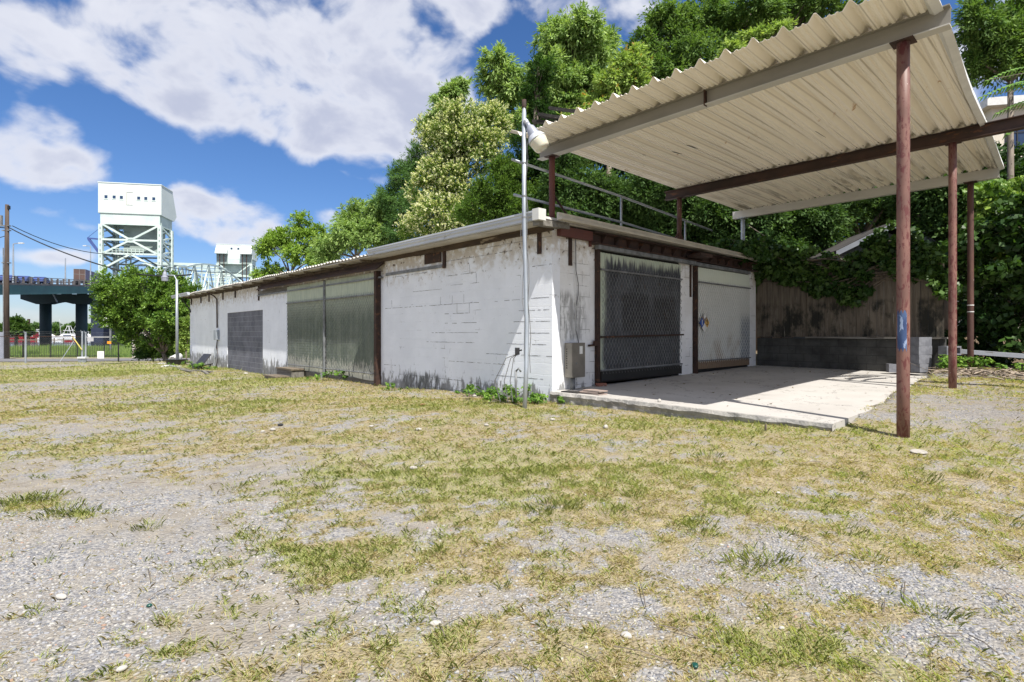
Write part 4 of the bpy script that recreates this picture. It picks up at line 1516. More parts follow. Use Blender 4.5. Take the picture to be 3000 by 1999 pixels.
MB().tube([(-.29, 4.69, 3.75), (-.29, 4.28, 3.38)], .02, 8).build('brace', 'pipe_rust', q2)
MB().tube([(-.29, 4.73, 3.75), (-.29, 5.12, 3.38)], .02, 8).build('brace', 'pipe_rust', q2)

# charred boards lying over the canopy's left edge
for k, (a, b, w, lab) in enumerate(((wp(1562, 357, 10.5), P(1.2, 1.1, 4.93), .11, 'charred board sticking out past the carport roof behind the lamp, lower one'),
                                    (wp(1610, 317, 10.6), P(1.5, 1.25, 4.95), .08, 'charred board sticking out past the carport roof, highest of the charred ones'),
                                    (wp(1582, 338, 10.4), P(.9, .8, 4.93), .17, 'wide charred plank between the two other charred boards on the carport roof'))):
    o = MB().bar(a, b, w, .05).build('charred_board', 'char_wood', None, org=a)
    o.location = a
    tag(o, lab, 'board', 'charred boards on the carport roof')
o = MB().obox((0, 0, 0), (.45, .16, .01), (R(4), R(10), R(10))).build('sheet_scrap', 'beige_trim')
o.location = wp(1532, 393, 9.9)
tag(o, 'short bent scrap of metal sheet behind the lamp pole above the roof', 'scrap')

# ================================================================== ROOF RAILING
rr = root('roof_railing', 'grey pipe railing of two rails along the edge of the warehouse roof', 'railing', P(-.45, 0, 3.38), RZ)
og = (-.45, 0, 3.38)
MB().tube([(-.45, -.55, 4.40), (-.45, 2.6, 4.29), (-.45, 6.6, 4.06)], .025, 8).build('rail', 'galv', rr, org=og, smooth=True)
MB().tube([(-.45, -.50, 3.79), (-.45, 2.6, 3.74), (-.45, 6.6, 3.56)], .025, 8).build('rail', 'galv', rr, org=og, smooth=True)
for v, zt in ((.5, 4.36), (2.63, 4.30), (5.25, 4.13)):
    MB().tube([(-.45, v, 3.34), (-.45, v, zt)], .024, 8).build('rail_post', 'galv', rr, org=og, smooth=True)

# ================================================================== LAMP POLE (near)
b0 = Vector(P(.256, -.92, .12))
b1_ = Vector(P(.10, -.72, 1.5))
b2_ = Vector(P(-.025, -.66, 3.3))
b3_ = Vector(P(-.07, -.62, 5.30))
lp = root('lamp_pole', 'tall grey pipe pole with a tilted barrel yard lamp beside the gutter end', 'street lamp', b0)
MB().tube([b0, Vector(P(.15, -.78, .8)), b1_, b2_, b3_], .037, 14).build('pole', 'galv', lp, org=b0, smooth=True)
MB().tube([b3_ + Vector((0, -.003, -.22)), b3_ + Vector((0, -.003, .002))], .0385, 14).build('rusty_tip', 'rust', lp, org=b0, smooth=True)


def lathe(axis_o, axis_d, prof, n=20):
    if n != 14:
        prof = [(a * .86, r * .86) for (a, r) in prof]
    m = MB()
    pts = [Vector(axis_o) + Vector(axis_d).normalized() * a for (a, r) in prof]
    m.tube(pts, [r for (a, r) in prof], n)
    return m


hd = Vector((.50, -.10, -.86)).normalized()
h0 = b3_ + Vector((.055, -.06, -.42))
hh = root('yard_lamp', 'grey', 'x')
bpy.data.objects.remove(hh)
lamp = lathe(h0, hd, [(0, .045), (.03, .047), (.05, .046), (.06, .05), (.10, .085), (.27, .115), (.29, .12)]).build('lamp_housing', 'lamp_grey', lp, org=b0, smooth=True)
lathe(h0, hd, [(-.085, .03), (-.08, .045), (-.01, .045), (0, .03)]).build('photocell', 'lamp_rim', lamp, org=b0)
mm = MB()
mm.tube([h0 + hd * a * .86 for a in (.27, .30, .37, .385)], [.107, .13, .16, .162], 28)
mm.build('reflector_rim', 'lamp_rim', lamp, org=b0)
lathe(h0, hd, [(.385, .178), (.43, .175), (.56, .155), (.60, .135), (.605, .05)]).build('lens', 'lens', lamp, org=b0, smooth=True)
MB().bar(h0 + hd * .12 + Vector((-.03, 0, -.05)), b3_ + Vector((.02, -.03, -1.05)), .03, .015).build('bracket', 'galv_old', lp, org=b0)
# straps round pole and gutter, thin cables down the pole
m = MB()
for z in (4.22, 3.66, 3.30):
    f_ = (z - 3.3) / 2.0
    c_ = b2_.lerp(b3_, f_)
    m.tube([(c_.x, c_.y, z - .015), (c_.x, c_.y, z + .015)], .042, 12)
m.build('strap', 'galv_old', lp, org=b0)
m = MB()
pp = []
for k in range(14):
    z = 4.6 - k * .30
    a = b2_.lerp(b3_, (z - 3.3) / 2.0) if z > 3.3 else b1_.lerp(b2_, (z - 1.5) / 1.8)
    pp.append(a + Vector((.045 + .018 * math.sin(k * 1.9), -.03, 0)))
m.tube(pp, .006, 5)
pp = [p + Vector((-.095 + .015 * math.cos(i * 2.2), 0, 0)) for i, p in enumerate(pp[4:])]
m.tube(pp, .004, 5)
m.build('cable', 'cable', lp, org=b0)
m = MB()
q = Vector(P(-.05, -.66, 1.05))
m.obox(q + Vector((-.10, -.02, .0)), (.07, .06, .12), (0, 0, .3))
m.tube([q + Vector((-.02, 0, .02)), q + Vector((-.09, 0, .0))], .014, 6)
m.build('outlet', 'dark_plastic', lp, org=b0, bevel=.01)
m = MB()
for k, s in enumerate((-.38, -.22, -.12)):
    m.tube([q + Vector((-.10, -.02, -.05)), q + Vector((-.10 + s * .5, -.03, -.12)), q + Vector((-.10 + s, -.02, -.5)), q + Vector((-.08 + s * .8, -.02, -.85))], .007, 5)
m.build('loose_cord', 'cable', lp, org=b0)
st = P(-.62, -.30, .1)
o = MB().tube([st, (st[0], st[1], .68)], .022, 8).tube([(st[0], st[1], .66), (st[0] + .05, st[1] - .04, .72), (st[0] + .09, st[1] - .02, .66)], .018, 6).build('stub_pipe', 'galv_old', org=st, smooth=True)
o.location = st
tag(o, 'short grey stub pipe with a black cap standing in weeds by the long wall', 'pipe')

# ================================================================== LEFT LAMP POLE
x0, y0 = gpix(519, 1073, -.35)
z0 = g1(x0, y0)
lp2 = root('lamp_pole', 'slim grey lamp post with a barrel lamp on an arm at the far warehouse end', 'street lamp', (x0, y0, z0))
ztop = EYE + (977 - 820) / FPX * y0
MB().tube([(x0, y0, z0), (x0 - .02, y0, ztop)], [.075, .06], 10).build('pole', 'galv', lp2, org=(x0, y0, z0), smooth=True)
xa = (483 - 1500) / FPX * y0
MB().tube([(x0 - .02, y0, ztop - .03), (x0 - .15, y0, ztop + .22), (xa + .1, y0, ztop + .24)], .03, 6).build('arm', 'galv', lp2, org=(x0, y0, z0))
lathe((xa, y0, ztop + .42), (0, 0, -1), [(a * .8, q * .72) for (a, q) in [(-.12, .06), (0, .06), (.02, .1), (.15, .14), (.30, .16), (.34, .24), (.40, .24), (.41, .22), (.60, .21), (.62, .1)]], 14).build('lamp_housing', 'lamp_grey', lp2, org=(x0, y0, z0))
o = MB().box((x0 - .9, y0 - .5, z0 - .02), (x0 + 1.1, y0 + .1, z0 + .05), .04).build('concrete_pad', 'slab', kind='structure')

# ================================================================== CLUTTER BY THE LONG WALL
def lroot(name, label, cat, u, v, group=None, rz=0):
    x, y, _ = P(u, v)
    z = g1(x, y)
    return root(name, label, cat, (x, y, z), RZ + rz, group)


st = lroot('wooden_steps', 'two weathered wooden steps below the green door', 'steps', -11.5, -.45)
m = MB()
m.box((-.62, -.02, -.05), (.66, .38, .30)); m.build('riser', 'grey_wood', st)
MB().box((-.66, -.05, .30), (.70, .40, .345)).build('tread', 'old_wood', st)
MB().box((-.62, -.42, -.05), (.50, -.02, .08)).build('riser', 'grey_wood', st)
MB().box((-.64, -.46, .08), (.52, -.03, .115)).build('tread', 'old_wood', st)

cb = lroot('broken_chair', 'overturned black plastic chair lying against the dark block infill', 'chair', -20.0, -.75)
MB().obox((-.25, .0, .42), (.75, .06, .55), (R(-38), 0, R(8)), 0).build('backrest', 'dark_plastic', cb, bevel=.04)
MB().obox((.25, -.1, .18), (.70, .55, .06), (R(8), R(-6), 0)).build('seat', 'dark_plastic', cb, bevel=.03)
MB().obox((-.35, -.25, .12), (.45, .3, .22), (0, 0, R(15))).build('base_tub', 'dark_plastic', cb, bevel=.04)
for k, (a, b) in enumerate((((.1, -.2, .25), (.75, -.45, .02)), ((.45, .1, .2), (.9, -.1, .0)), ((-.1, -.3, .2), (.1, -.5, .0)))):
    MB().tube([a, b], .035, 7).build('leg', 'dark_plastic', cb)

bk = lroot('bucket', 'white plastic bucket tipped on its side by the far corner', 'bucket', -26.6, -.55)
m = MB()
d_ = Vector((.35, -.5, -.35)).normalized()
m.tube([Vector((-.15, .2, .42)) + d_ * a for a in (0, .02, .45, .47)], [.15, .17, .24, .255], 18)
m.build('body', 'paint_white', bk, smooth=True)
MB().tube([Vector((-.15, .2, .42)) + d_ * .472, Vector((-.15, .2, .42)) + d_ * .476], .215, 18).build('bucket_bottom', 'sign_grey', bk)
tb = lroot('tub', 'low black rubber tub on the ground by the white bucket', 'tub', -25.3, -.8)
m = MB()
m.tube([(0, 0, -.02), (0, 0, .02), (0, 0, .24), (0, 0, .27)], [.38, .42, .50, .53], 20, True)
m.build('body', 'dark_plastic', tb, smooth=False)
ls = [('sheet_lying', -24.6, -.55, 1.3, .5, .03, 8, 'paint_white'), ]
for k, (u, v, L, w, rot, mt, lb) in enumerate([(-23.2, -1.3, 1.1, .22, 10, 'sign_grey', 'short pale board in the grass left of the broken chair'),
                                              (-23.9, -1.5, .9, .2, -25, 'paint_white', 'white scrap board in the grass beside the black tub'),
                                              (-19.6, -1.55, 2.4, .16, 3, 'grey_wood', 'longest grey board lying before the dark block infill'),
                                              (-18.9, -1.75, 2.6, .14, -3, 'grey_wood', 'front grey board lying before the dark block infill'),
                                              (-18.0, -1.35, 1.9, .14, 6, 'grey_wood', 'right-hand grey board nearest the dark block infill'),
                                              (-17.0, -1.45, 1.6, .12, -8, 'grey_wood', 'grey board lying nearest the wooden steps')]):
    x, y, _ = P(u, v)
    z = g1(x, y)
    o = MB().box((-L / 2, -w / 2, 0), (L / 2, w / 2, .035)).build('loose_board', mt)
    o.location = (x, y, z + .02)
    o.rotation_euler = (rnd.uniform(-.05, .05), rnd.uniform(-.03, .03), RZ + R(rot))
    tag(o, lb, 'board', 'loose boards by the long wall')
# floor tiles on the slab corner, brick by the door
for k, (u, v, z, rz_, lb, mt) in enumerate([(.36, .14, .325, 5, 'single dark tile lying alone on the slab corner', 'char_wood'), (.78, .22, .322, -4, 'bottom tile of the small stack on the slab corner', 'tile'),
                                            (.72, .21, .347, 6, 'middle tile of the small stack on the slab corner', 'tile'), (.77, .24, .372, -2, 'top tile of the small stack on the slab corner', 'tile')]):
    o = MB().box((-.18, -.11, 0), (.18, .11, .022)).build('floor_tile', mt, bevel=.003)
    o.location = P(u, v, z)
    o.rotation_euler = (0, 0, RZ + R(rz_))
    tag(o, lb, 'tile', 'tiles on the slab corner')
o = MB().box((-.10, -.05, 0), (.10, .05, .06)).build('brick', 'brick_red', bevel=.006)
o.location = P(.12, 1.22, .345)
o.rotation_euler = (0, 0, RZ + R(80))
tag(o, 'brown brick on the slab at the foot of the black door', 'brick')

# ================================================================== BACK WALL, FENCE
rw = root('retaining_wall', 'low dark mildewed block wall behind the slab', 'wall', P(0, 8.30, 0), RZ)
MB().box((-.0, 0, .0), (4.15, .2, 1.22)).build('wall', 'block_dark', rw)
wf = root('wooden_fence', 'tall weathered board fence standing on the dark block wall behind the slab', 'fence', P(0, 8.40, 1.22), RZ)
bo = []
u = -.05
k = 0
while u < 4.05:
    w = .138
    zt = 1.95 + rnd.uniform(-.03, .03)
    bo.append((u, u + w, zt))
    u += w + .006
for j in range(0, len(bo), 1):
    a, b, zt = bo[j]
    MB().box((a, rnd.uniform(0, .012), .03 + rnd.uniform(-.02, .02)), (b, .03, zt)).build('board', 'fence_board', wf)
m = MB()
m.box((-.05, .03, .35), (4.1, .07, .44)); m.box((-.05, .03, 1.45), (4.1, .07, 1.54))
m.build('fence_rail', 'old_wood', wf)
o = MB().box((-1.45, -.12, 0), (1.45, .12, .04)).build('plank', 'grey_wood')
o.location = P(2.75, 8.26, 1.225)
o.rotation_euler = (0, 0, RZ)
tag(o, 'long grey plank lying along the top of the dark block wall', 'plank')


def cmu(loc, rz, label, tilt=0, name='concrete_block', grp='loose concrete blocks by the fence end'):
    """hollow block with two cores"""
    r = root(name, label, 'concrete block', loc, rz, grp)
    L, Wd, H = .39, .19, .19
    m = MB()
    for (a, b, c, d) in ((-L / 2, L / 2, -Wd / 2, -Wd / 2 + .032), (-L / 2, L / 2, Wd / 2 - .032, Wd / 2), (-L / 2, -L / 2 + .032, -Wd / 2 + .032, Wd / 2 - .032),
                         (L / 2 - .032, L / 2, -Wd / 2 + .032, Wd / 2 - .032), (-.016, .016, -Wd / 2 + .032, Wd / 2 - .032)):
        m.box((a, c, 0), (b, d, H))
    o = m.build('block_body', 'block_grey', r)
    o.rotation_euler = (0, 0, 0)
    r.rotation_euler = (tilt, 0, rz)
    return r


bx, by = P(3.83, 7.75)[:2]
bz = .50
for k, lb in enumerate(('bottom block of the upright stack by the fence end', 'second block from the bottom of the stack by the fence end', 'third block from the bottom of the stack by the fence end', 'topmost block of the stack by the fence end')):
    cmu((bx + rnd.uniform(-.01, .01), by, bz + k * .192), RZ + R(68 + rnd.uniform(-4, 4)), lb)
c2 = P(4.22, 7.95)
cmu((c2[0], c2[1], .98), RZ + R(60), 'hollow block tipped on end against the stack', R(90))
c3 = P(3.4, 7.72)
cmu((c3[0], c3[1], .47), RZ + R(30), 'low block lying alone on the slab left of the stack')

o = MB().bar((0, 0, 0), (2.9, -.0, 0), .16, .09).build('white_plank', 'gutter')
a_, b_2 = Vector(wp(2748, 1025, 12.4)), Vector(wp(3060, 1048, 11.2))
o.location = a_
dv = (b_2 - a_)
o.rotation_euler = dv.to_track_quat('X', 'Z').to_euler()
tag(o, 'long white metal channel propped low behind the carport posts', 'plank')
o = MB().bar((0, 0, 0), (1.6, 0, 0), .14, .04).build('brown_plank', 'old_wood')
a_, b_2 = Vector(wp(2885, 1008, 13.6)), Vector(wp(3020, 1014, 13.2))
o.location = a_
o.rotation_euler = (b_2 - a_).to_track_quat('X', 'Z').to_euler()
tag(o, 'brown plank lying in the undergrowth beyond the white channel', 'plank')


# ================================================================== TREES
def leaves(rs, n, centers, radii, size, aspect, ca, cb, updir=.5, droop=0., shell=.0, clump_var=.25):
    """n leaves spread over clumps; returns V,F,C"""
    k = len(centers)
    wts = radii ** 2
    ci = rs.choice(k, n, p=wts / wts.sum())
    d = norm(rs.normal(size=(n, 3)))
    r = radii[ci][:, None] * (shell + (1 - shell) * rs.rand(n, 1) ** .5)
    p = centers[ci] + d * r * np.array((1, 1, .7))
    nrm = norm(d * .7 + np.array((0, 0, updir)) + rs.normal(size=(n, 3)) * .55)
    t = norm(np.cross(nrm, norm(rs.normal(size=(n, 3)))))
    t = norm(t + np.array((0, 0, -droop)))
    s = norm(np.cross(nrm, t))
    L = (size * rs.uniform(.6, 1.35, n))[:, None]
    Wd = L * aspect * rs.uniform(.8, 1.2, (n, 1))
    cup = nrm * L * .12
    V = np.stack([p - t * L * .5, p + s * Wd * .5 - cup, p + t * L * .5 - cup * .5, p - s * Wd * .5 - cup], 1)
    cv = rs.rand(k)[ci][:, None]
    mixf = np.clip(.5 + (cv - .5) * 1.1 + rs.normal(0, .22, (n, 1)), 0, 1)
    C = np.array(ca) * (1 - mixf) + np.array(cb) * mixf
    C *= rs.uniform(.85, 1.15, (n, 1))
    return V.reshape(-1, 3), np.arange(n * 4).reshape(n, 4), np.repeat(C, 4, 0)


def sprays(rs, n, centers, radii, outward, size, aspect, ca, cb, droop=0., up=.5, tips=False, nspray=7):
    """leaves set along short twigs that leave each clump; gives ragged, feathery crowns"""
    k = len(centers)
    sd = norm(rs.normal(size=(k, nspray, 3)) * .8 + outward[:, None] * .75 + np.array((0, 0, up * .5)))
    sl = radii[:, None] * rs.uniform(.7, 1.9, (k, nspray))
    tone = rs.rand(k, nspray) * .5 + rs.rand(k, 1) * .5
    wts = radii ** 2
    ci = rs.choice(k, n, p=wts / wts.sum())
    si = rs.randint(0, nspray, n)
    t = rs.rand(n, 1) ** .75 if not tips else 1 - .30 * rs.rand(n, 1) ** 1.3
    d = sd[ci, si]
    L = sl[ci, si][:, None]
    lat = rs.normal(size=(n, 3)) * (L * (.16 if not tips else .07) * (1.15 - .6 * t))
    p = centers[ci] + d * L * t + lat + np.array((0, 0, -1.)) * L * t * t * droop * .8
    ax = norm(d + lat / L * 2.2 + rs.normal(size=(n, 3)) * .35 + np.array((0, 0, -droop)))
    nrm = norm(np.array((0, 0, 1.)) + rs.normal(size=(n, 3)) * .55 + outward[ci] * .35)
    s_ = norm(np.cross(nrm, ax))
    nrm = np.cross(ax, s_)
    ln = (size * rs.uniform(.6, 1.35, n))[:, None]
    Wd = ln * aspect * rs.uniform(.8, 1.2, (n, 1))
    cup = nrm * ln * .12
    V = np.stack([p - ax * ln * .5, p + s_ * Wd * .5 - cup, p + ax * ln * .5 - cup * .5, p - s_ * Wd * .5 - cup], 1)
    mixf = np.clip(tone[ci, si][:, None] * .9 + .05 + rs.normal(0, .18, (n, 1)), 0, 1)
    C = np.array(ca) * (1 - mixf) + np.array(cb) * mixf
    C *= rs.uniform(.85, 1.15, (n, 1))
    return V.reshape(-1, 3), np.arange(n * 4).reshape(n, 4), np.repeat(C, 4, 0)


def make_clumps(rs, lobes, nclump, rc, flat=1.0, inner=.55):
    """clump centres through the lobes (centre, radii), more near the surface"""
    vol = np.array([l[1][0] * l[1][1] * l[1][2] for l in lobes]) ** .75
    ci = rs.choice(len(lobes), nclump, p=vol / vol.sum())
    c = np.array([l[0] for l in lobes])[ci]
    r = np.array([l[1] for l in lobes])[ci]
    d = norm(rs.normal(size=(nclump, 3)))
    rad = inner + (1 - inner) * rs.rand(nclump, 1) ** .6
    pos = c + d * r * rad
    rr = rc * rs.uniform(.55, 1.35, nclump)
    return pos, rr, ci


def tree(name, label, cat, base, lobes_px, Z, seed, nclump, rc, nleaf, size, aspect, ca, cb, mat='leaf', droop=0., updir=.5, group=None, trunk_r=.2, inner=.5, depthf=1.0, limbs=True, blossom=None, twigs=14, trunkvis=True):
    rs = np.random.RandomState(seed)
    nleaf, size, nclump, rc = int(nleaf * 1.7), size * .78, int(nclump * 1.5), rc * .86
    lobes = []
    for (px, py, rx, ry) in lobes_px:
        dz = rs.uniform(-.5, .5) * rx * Z / FPX
        Zl = Z + dz
        c = wp(px, py, Zl)
        lobes.append((np.array(c), np.array((rx * Z / FPX, rx * Z / FPX * depthf, ry * Z / FPX))))
    pos, rr, ci = make_clumps(rs, lobes, nclump, rc, inner=inner)
    bx, by = base
    bz = g1(bx, by) - .2
    r = root(name, label, cat, (bx, by, bz), 0, group)
    lc0 = np.array([l[0] for l in lobes])[ci]
    lr0 = np.array([l[1] for l in lobes])[ci]
    outw = norm((pos - lc0) / lr0)
    pos = pos - outw * rr[:, None] * .55
    rs2 = np.random.RandomState(seed + 500)
    V, F, C = sprays(rs2, nleaf, pos, rr, outw, size, aspect, ca, cb, droop, updir)
    arrmesh('crown', V, F, mat, C, r, (bx, by, bz))
    if blossom:
        nb, bsz, bca, bcb, topbias = blossom
        lc = np.array([l[0] for l in lobes])[ci]
        lr = np.array([l[1] for l in lobes])[ci]
        out = norm((pos - lc) / lr)
        w = out[:, 2] * .7 + out @ np.array((.45, -.75, 0)) * .6
        sel = w > topbias
        if sel.sum() > 5:
            rs2 = np.random.RandomState(seed + 500)
            V, F, C = sprays(rs2, nb, pos, rr * 1.06, outw, bsz, .55, bca, bcb, 0, updir, tips=True)
            cc = V.reshape(-1, 4, 3).mean(1)
            lc_, lr_ = np.array([l[0] for l in lobes]), np.array([l[1] for l in lobes])
            o3 = (cc[:, None] - lc_[None]) / lr_[None]
            w3 = np.max(o3[..., 2] * .6 + o3[..., 0] * .2 - o3[..., 1] * .5, 1)
            keep = w3 > topbias + rs2.rand(len(cc)) * .7
            V = V.reshape(-1, 4, 3)[keep].reshape(-1, 3)
            C = C.reshape(-1, 4, 3)[keep].reshape(-1, 3)
            F = np.arange(len(V)).reshape(-1, 4)
            arrmesh('blossom', V, F, mat, C, r, (bx, by, bz))
    m = MB()
    cen = np.mean([l[0] for l in lobes], 0)
    lowz = min(l[0][2] - l[1][2] for l in lobes)
    fork = Vector((bx * .7 + cen[0] * .3, by * .7 + cen[1] * .3, max(bz + .8, lowz + .3)))
    b = Vector((bx, by, bz))
    m.tube([b, b.lerp(fork, .5) + Vector((rs.uniform(-.15, .15), 0, 0)), fork], [trunk_r * 1.25, trunk_r, trunk_r * .8], 8)
    for l in lobes:
        c = Vector(l[0])
        mid = fork.lerp(c, .5) + Vector((rs.uniform(-.3, .3), rs.uniform(-.3, .3), rs.uniform(0, .3)))
        m.tube([fork, mid, c], [trunk_r * .6, trunk_r * .38, trunk_r * .16], 6)
        own = np.where(ci == lobes.index(l) if False else (np.linalg.norm(pos - l[0], axis=1) < max(l[1]) * 1.1))[0]
        if len(own):
            for j in rs.choice(own, min(twigs, len(own)), replace=False):
                q = Vector(pos[j])
                st_ = mid.lerp(c, rs.uniform(.0, 1))
                m.tube([st_, st_.lerp(q, .5) + Vector((0, 0, .12)), q], [trunk_r * .16, trunk_r * .09, trunk_r * .03], 4, False)
    m.build('trunk', 'bark', r, org=(bx, by, bz), smooth=True)
    return r


G_BR = (.17, .27, .065), (.36, .46, .13)
G_MD = (.06, .13, .025), (.14, .24, .045)
G_DK = (.022, .060, .014), (.06, .13, .026)
G_FE = (.15, .26, .075), (.36, .47, .16)
GT = 'trees behind the warehouse'

# left magnolia-like tree beside the gate
tree('broadleaf_tree', 'dense round broadleaf tree beside the far end of the warehouse', 'tree', wp(492, 1055, 37)[:2],
     [(340, 850, 60, 52), (420, 840, 75, 52), (500, 850, 60, 50), (550, 880, 42, 60), (330, 920, 52, 45), (400, 915, 70, 60), (480, 920, 70, 70), (380, 985, 42, 30), (470, 1000, 60, 48), (530, 990, 40, 55), (545, 940, 35, 50)],
     37, 11, 560, .42, 40000, .20, .55, (.055, .13, .02), (.21, .33, .055), 'leaf_gloss', updir=.6, trunk_r=.16, inner=.45)
tree('shrub', 'dark low shrub at the foot of the round tree, right of the stone pillar', 'shrub', wp(450, 1052, 38)[:2],
     [(430, 1030, 34, 24), (475, 1020, 30, 30)], 38, 12, 60, .3, 4500, .16, .5, *G_DK, 'leaf_gloss', trunk_r=.05)
tree('shrub', 'loose green shrub against the far corner of the warehouse', 'shrub', wp(545, 1052, 36)[:2],
     [(538, 1005, 14, 35), (548, 960, 12, 28)], 36, 13, 50, .3, 3000, .18, .5, *G_BR, trunk_r=.04)

tree('locust_tree', 'airy light-green tree beside the second bridge tower', 'tree', wp(850, 1000, 38)[:2],
     [(880, 665, 42, 45), (930, 690, 42, 45), (820, 700, 45, 38), (780, 720, 30, 30), (870, 735, 60, 35), (800, 790, 42, 24), (930, 760, 50, 40), (770, 805, 30, 14)],
     38, 14, 220, .40, 12000, .24, .42, (.15, .26, .04), (.30, .42, .08), droop=.25, updir=.5, group=GT, trunk_r=.12, inner=.25)
tree('acacia_tree', 'feathery mid-green tree right of the airy one', 'tree', wp(1040, 1000, 34)[:2],
     [(1040, 640, 55, 55), (1100, 690, 70, 50), (1010, 690, 50, 50), (960, 730, 45, 40), (1120, 620, 50, 50)],
     34, 15, 300, .42, 20000, .26, .3, *G_FE, droop=.4, updir=.7, group=GT, trunk_r=.13, inner=.3)
tree('pine_tree', 'dark spiky evergreen left of the cream-flowering tree', 'tree', wp(1180, 1000, 33)[:2],
     [(1220, 460, 36, 40), (1180, 520, 55, 48), (1140, 590, 50, 48), (1210, 600, 60, 60), (1170, 670, 60, 50)],
     33, 16, 330, .38, 26000, .20, .2, (.06, .13, .04), (.14, .25, .075), droop=.0, updir=.3, group=GT, trunk_r=.13, inner=.35)
BLO = (60000, .075, (.60, .61, .38), (.82, .81, .60), -.2)
tree('flowering_privet', 'rounded tree covered in cream blossom, the upper and larger of two', 'tree', wp(1370, 1000, 28)[:2],
     [(1360, 350, 85, 55), (1300, 420, 65, 65), (1400, 440, 85, 75), (1340, 400, 80, 70), (1440, 360, 60, 55), (1290, 480, 50, 45), (1240, 385, 30, 40)],
     28, 17, 420, .34, 26000, .15, .4, (.09, .16, .03), (.19, .27, .055), blossom=BLO, group=GT, trunk_r=.12, inner=.45)
tree('flowering_privet', 'lower cream-flowering tree just above the warehouse gutter', 'tree', wp(1270, 1000, 27)[:2],
     [(1290, 510, 75, 55), (1350, 540, 70, 60), (1250, 570, 60, 60), (1290, 640, 100, 60), (1220, 680, 65, 42), (1370, 640, 80, 55), (1320, 590, 80, 60)],
     27, 18, 420, .33, 24000, .15, .4, (.09, .16, .03), (.19, .27, .055), blossom=(56000, .075, (.60, .60, .38), (.82, .80, .60), -.1), group=GT, trunk_r=.12, inner=.45)
tree('honey_locust', 'tallest bright-green feathery tree rising over the cream blossom', 'tree', wp(1600, 1000, 31)[:2],
     [(1700, 90, 80, 65), (1640, 130, 80, 80), (1750, 150, 60, 60), (1620, 230, 80, 80), (1720, 250, 80, 80), (1460, 190, 55, 60), (1500, 270, 70, 80), (1430, 240, 40, 50), (1780, 110, 30, 30), (1650, 330, 110, 70), (1540, 370, 80, 60)],
     31, 19, 620, .50, 42000, .34, .26, *G_FE, droop=.55, updir=.55, group=GT, trunk_r=.22, inner=.2)
tree('honey_locust', 'thin drooping green sprays left of the cream-flowering tree', 'tree', wp(1290, 1000, 32)[:2],
     [(1300, 310, 40, 50), (1330, 270, 40, 30), (1270, 370, 26, 40), (1350, 250, 30, 22)],
     32, 20, 90, .40, 6000, .34, .24, *G_FE, droop=.6, updir=.5, group=GT, trunk_r=.1, inner=.2)
tree('cedar_tree', 'narrow very dark cedar in front of the tallest tree', 'tree', wp(1575, 1000, 24)[:2],
     [(1580, 210, 44, 46), (1570, 280, 42, 50), (1590, 350, 52, 50), (1560, 420, 70, 50), (1530, 500, 70, 50), (1600, 480, 60, 60)],
     24, 21, 420, .26, 30000, .13, .35, (.02, .055, .013), (.06, .125, .025), updir=.4, group=GT, trunk_r=.15, inner=.35)
tree('cedar_tree', 'bushy dark-green cedar just behind the lamp pole above the roof', 'tree', wp(1450, 1000, 22.5)[:2],
     [(1450, 560, 75, 50), (1400, 620, 80, 45), (1500, 620, 80, 50), (1560, 590, 60, 60), (1480, 500, 50, 40)],
     22.5, 22, 420, .26, 30000, .13, .4, (.05, .11, .02), (.13, .21, .038), updir=.6, group=GT, trunk_r=.13, inner=.4)
tree('ailanthus_tree', 'bright green compound-leaved tree between cedar and carport roof', 'tree', wp(1790, 1000, 22)[:2],
     [(1700, 370, 60, 40), (1760, 320, 60, 50), (1840, 260, 70, 50), (1690, 440, 60, 40), (1790, 240, 40, 30), (1850, 200, 60, 60)],
     22, 23, 300, .36, 18000, .26, .3, *G_BR, droop=.4, updir=.6, group=GT, trunk_r=.12, inner=.25,
     blossom=(500, .16, (.40, .26, .08), (.5, .36, .12), .75))
tree('hackberry_tree', 'big dark leafy tree filling the sky above the carport roof', 'tree', wp(2100, 1000, 26)[:2],
     [(1900, 150, 70, 80), (1980, 90, 80, 90), (2080, 60, 90, 80), (2200, 40, 100, 60), (2050, 170, 110, 70), (2300, 30, 100, 50), (1930, 60, 50, 40), (2440, 20, 120, 60), (1960, 220, 80, 50), (1900, 240, 60, 40)],
     26, 24, 620, .46, 40000, .24, .34, (.055, .12, .03), (.19, .29, .075), droop=.3, updir=.5, group=GT, trunk_r=.25, inner=.3)
tree('mimosa_tree', 'light fern-leaved sprays poking over the carport ridge', 'tree', wp(2220, 1000, 20)[:2],
     [(2210, 120, 60, 25), (2280, 90, 40, 20), (2150, 150, 40, 20)],
     20, 25, 90, .26, 7000, .20, .3, *G_BR, droop=.4, updir=.8, group=GT, trunk_r=.1, inner=.2)
tree('hackberry_tree', 'sunlit leafy tree to the right of the carport roof', 'tree', wp(2960, 1000, 17)[:2],
     [(2870, 60, 60, 90), (2930, 140, 70, 90), (2990, 60, 80, 90), (2860, 190, 30, 60), (2990, 190, 50, 40), (3130, 100, 110, 150)],
     17, 26, 420, .34, 30000, .17, .36, (.055, .12, .03), (.19, .29, .075), droop=.3, updir=.5, group=GT, trunk_r=.09, inner=.3)
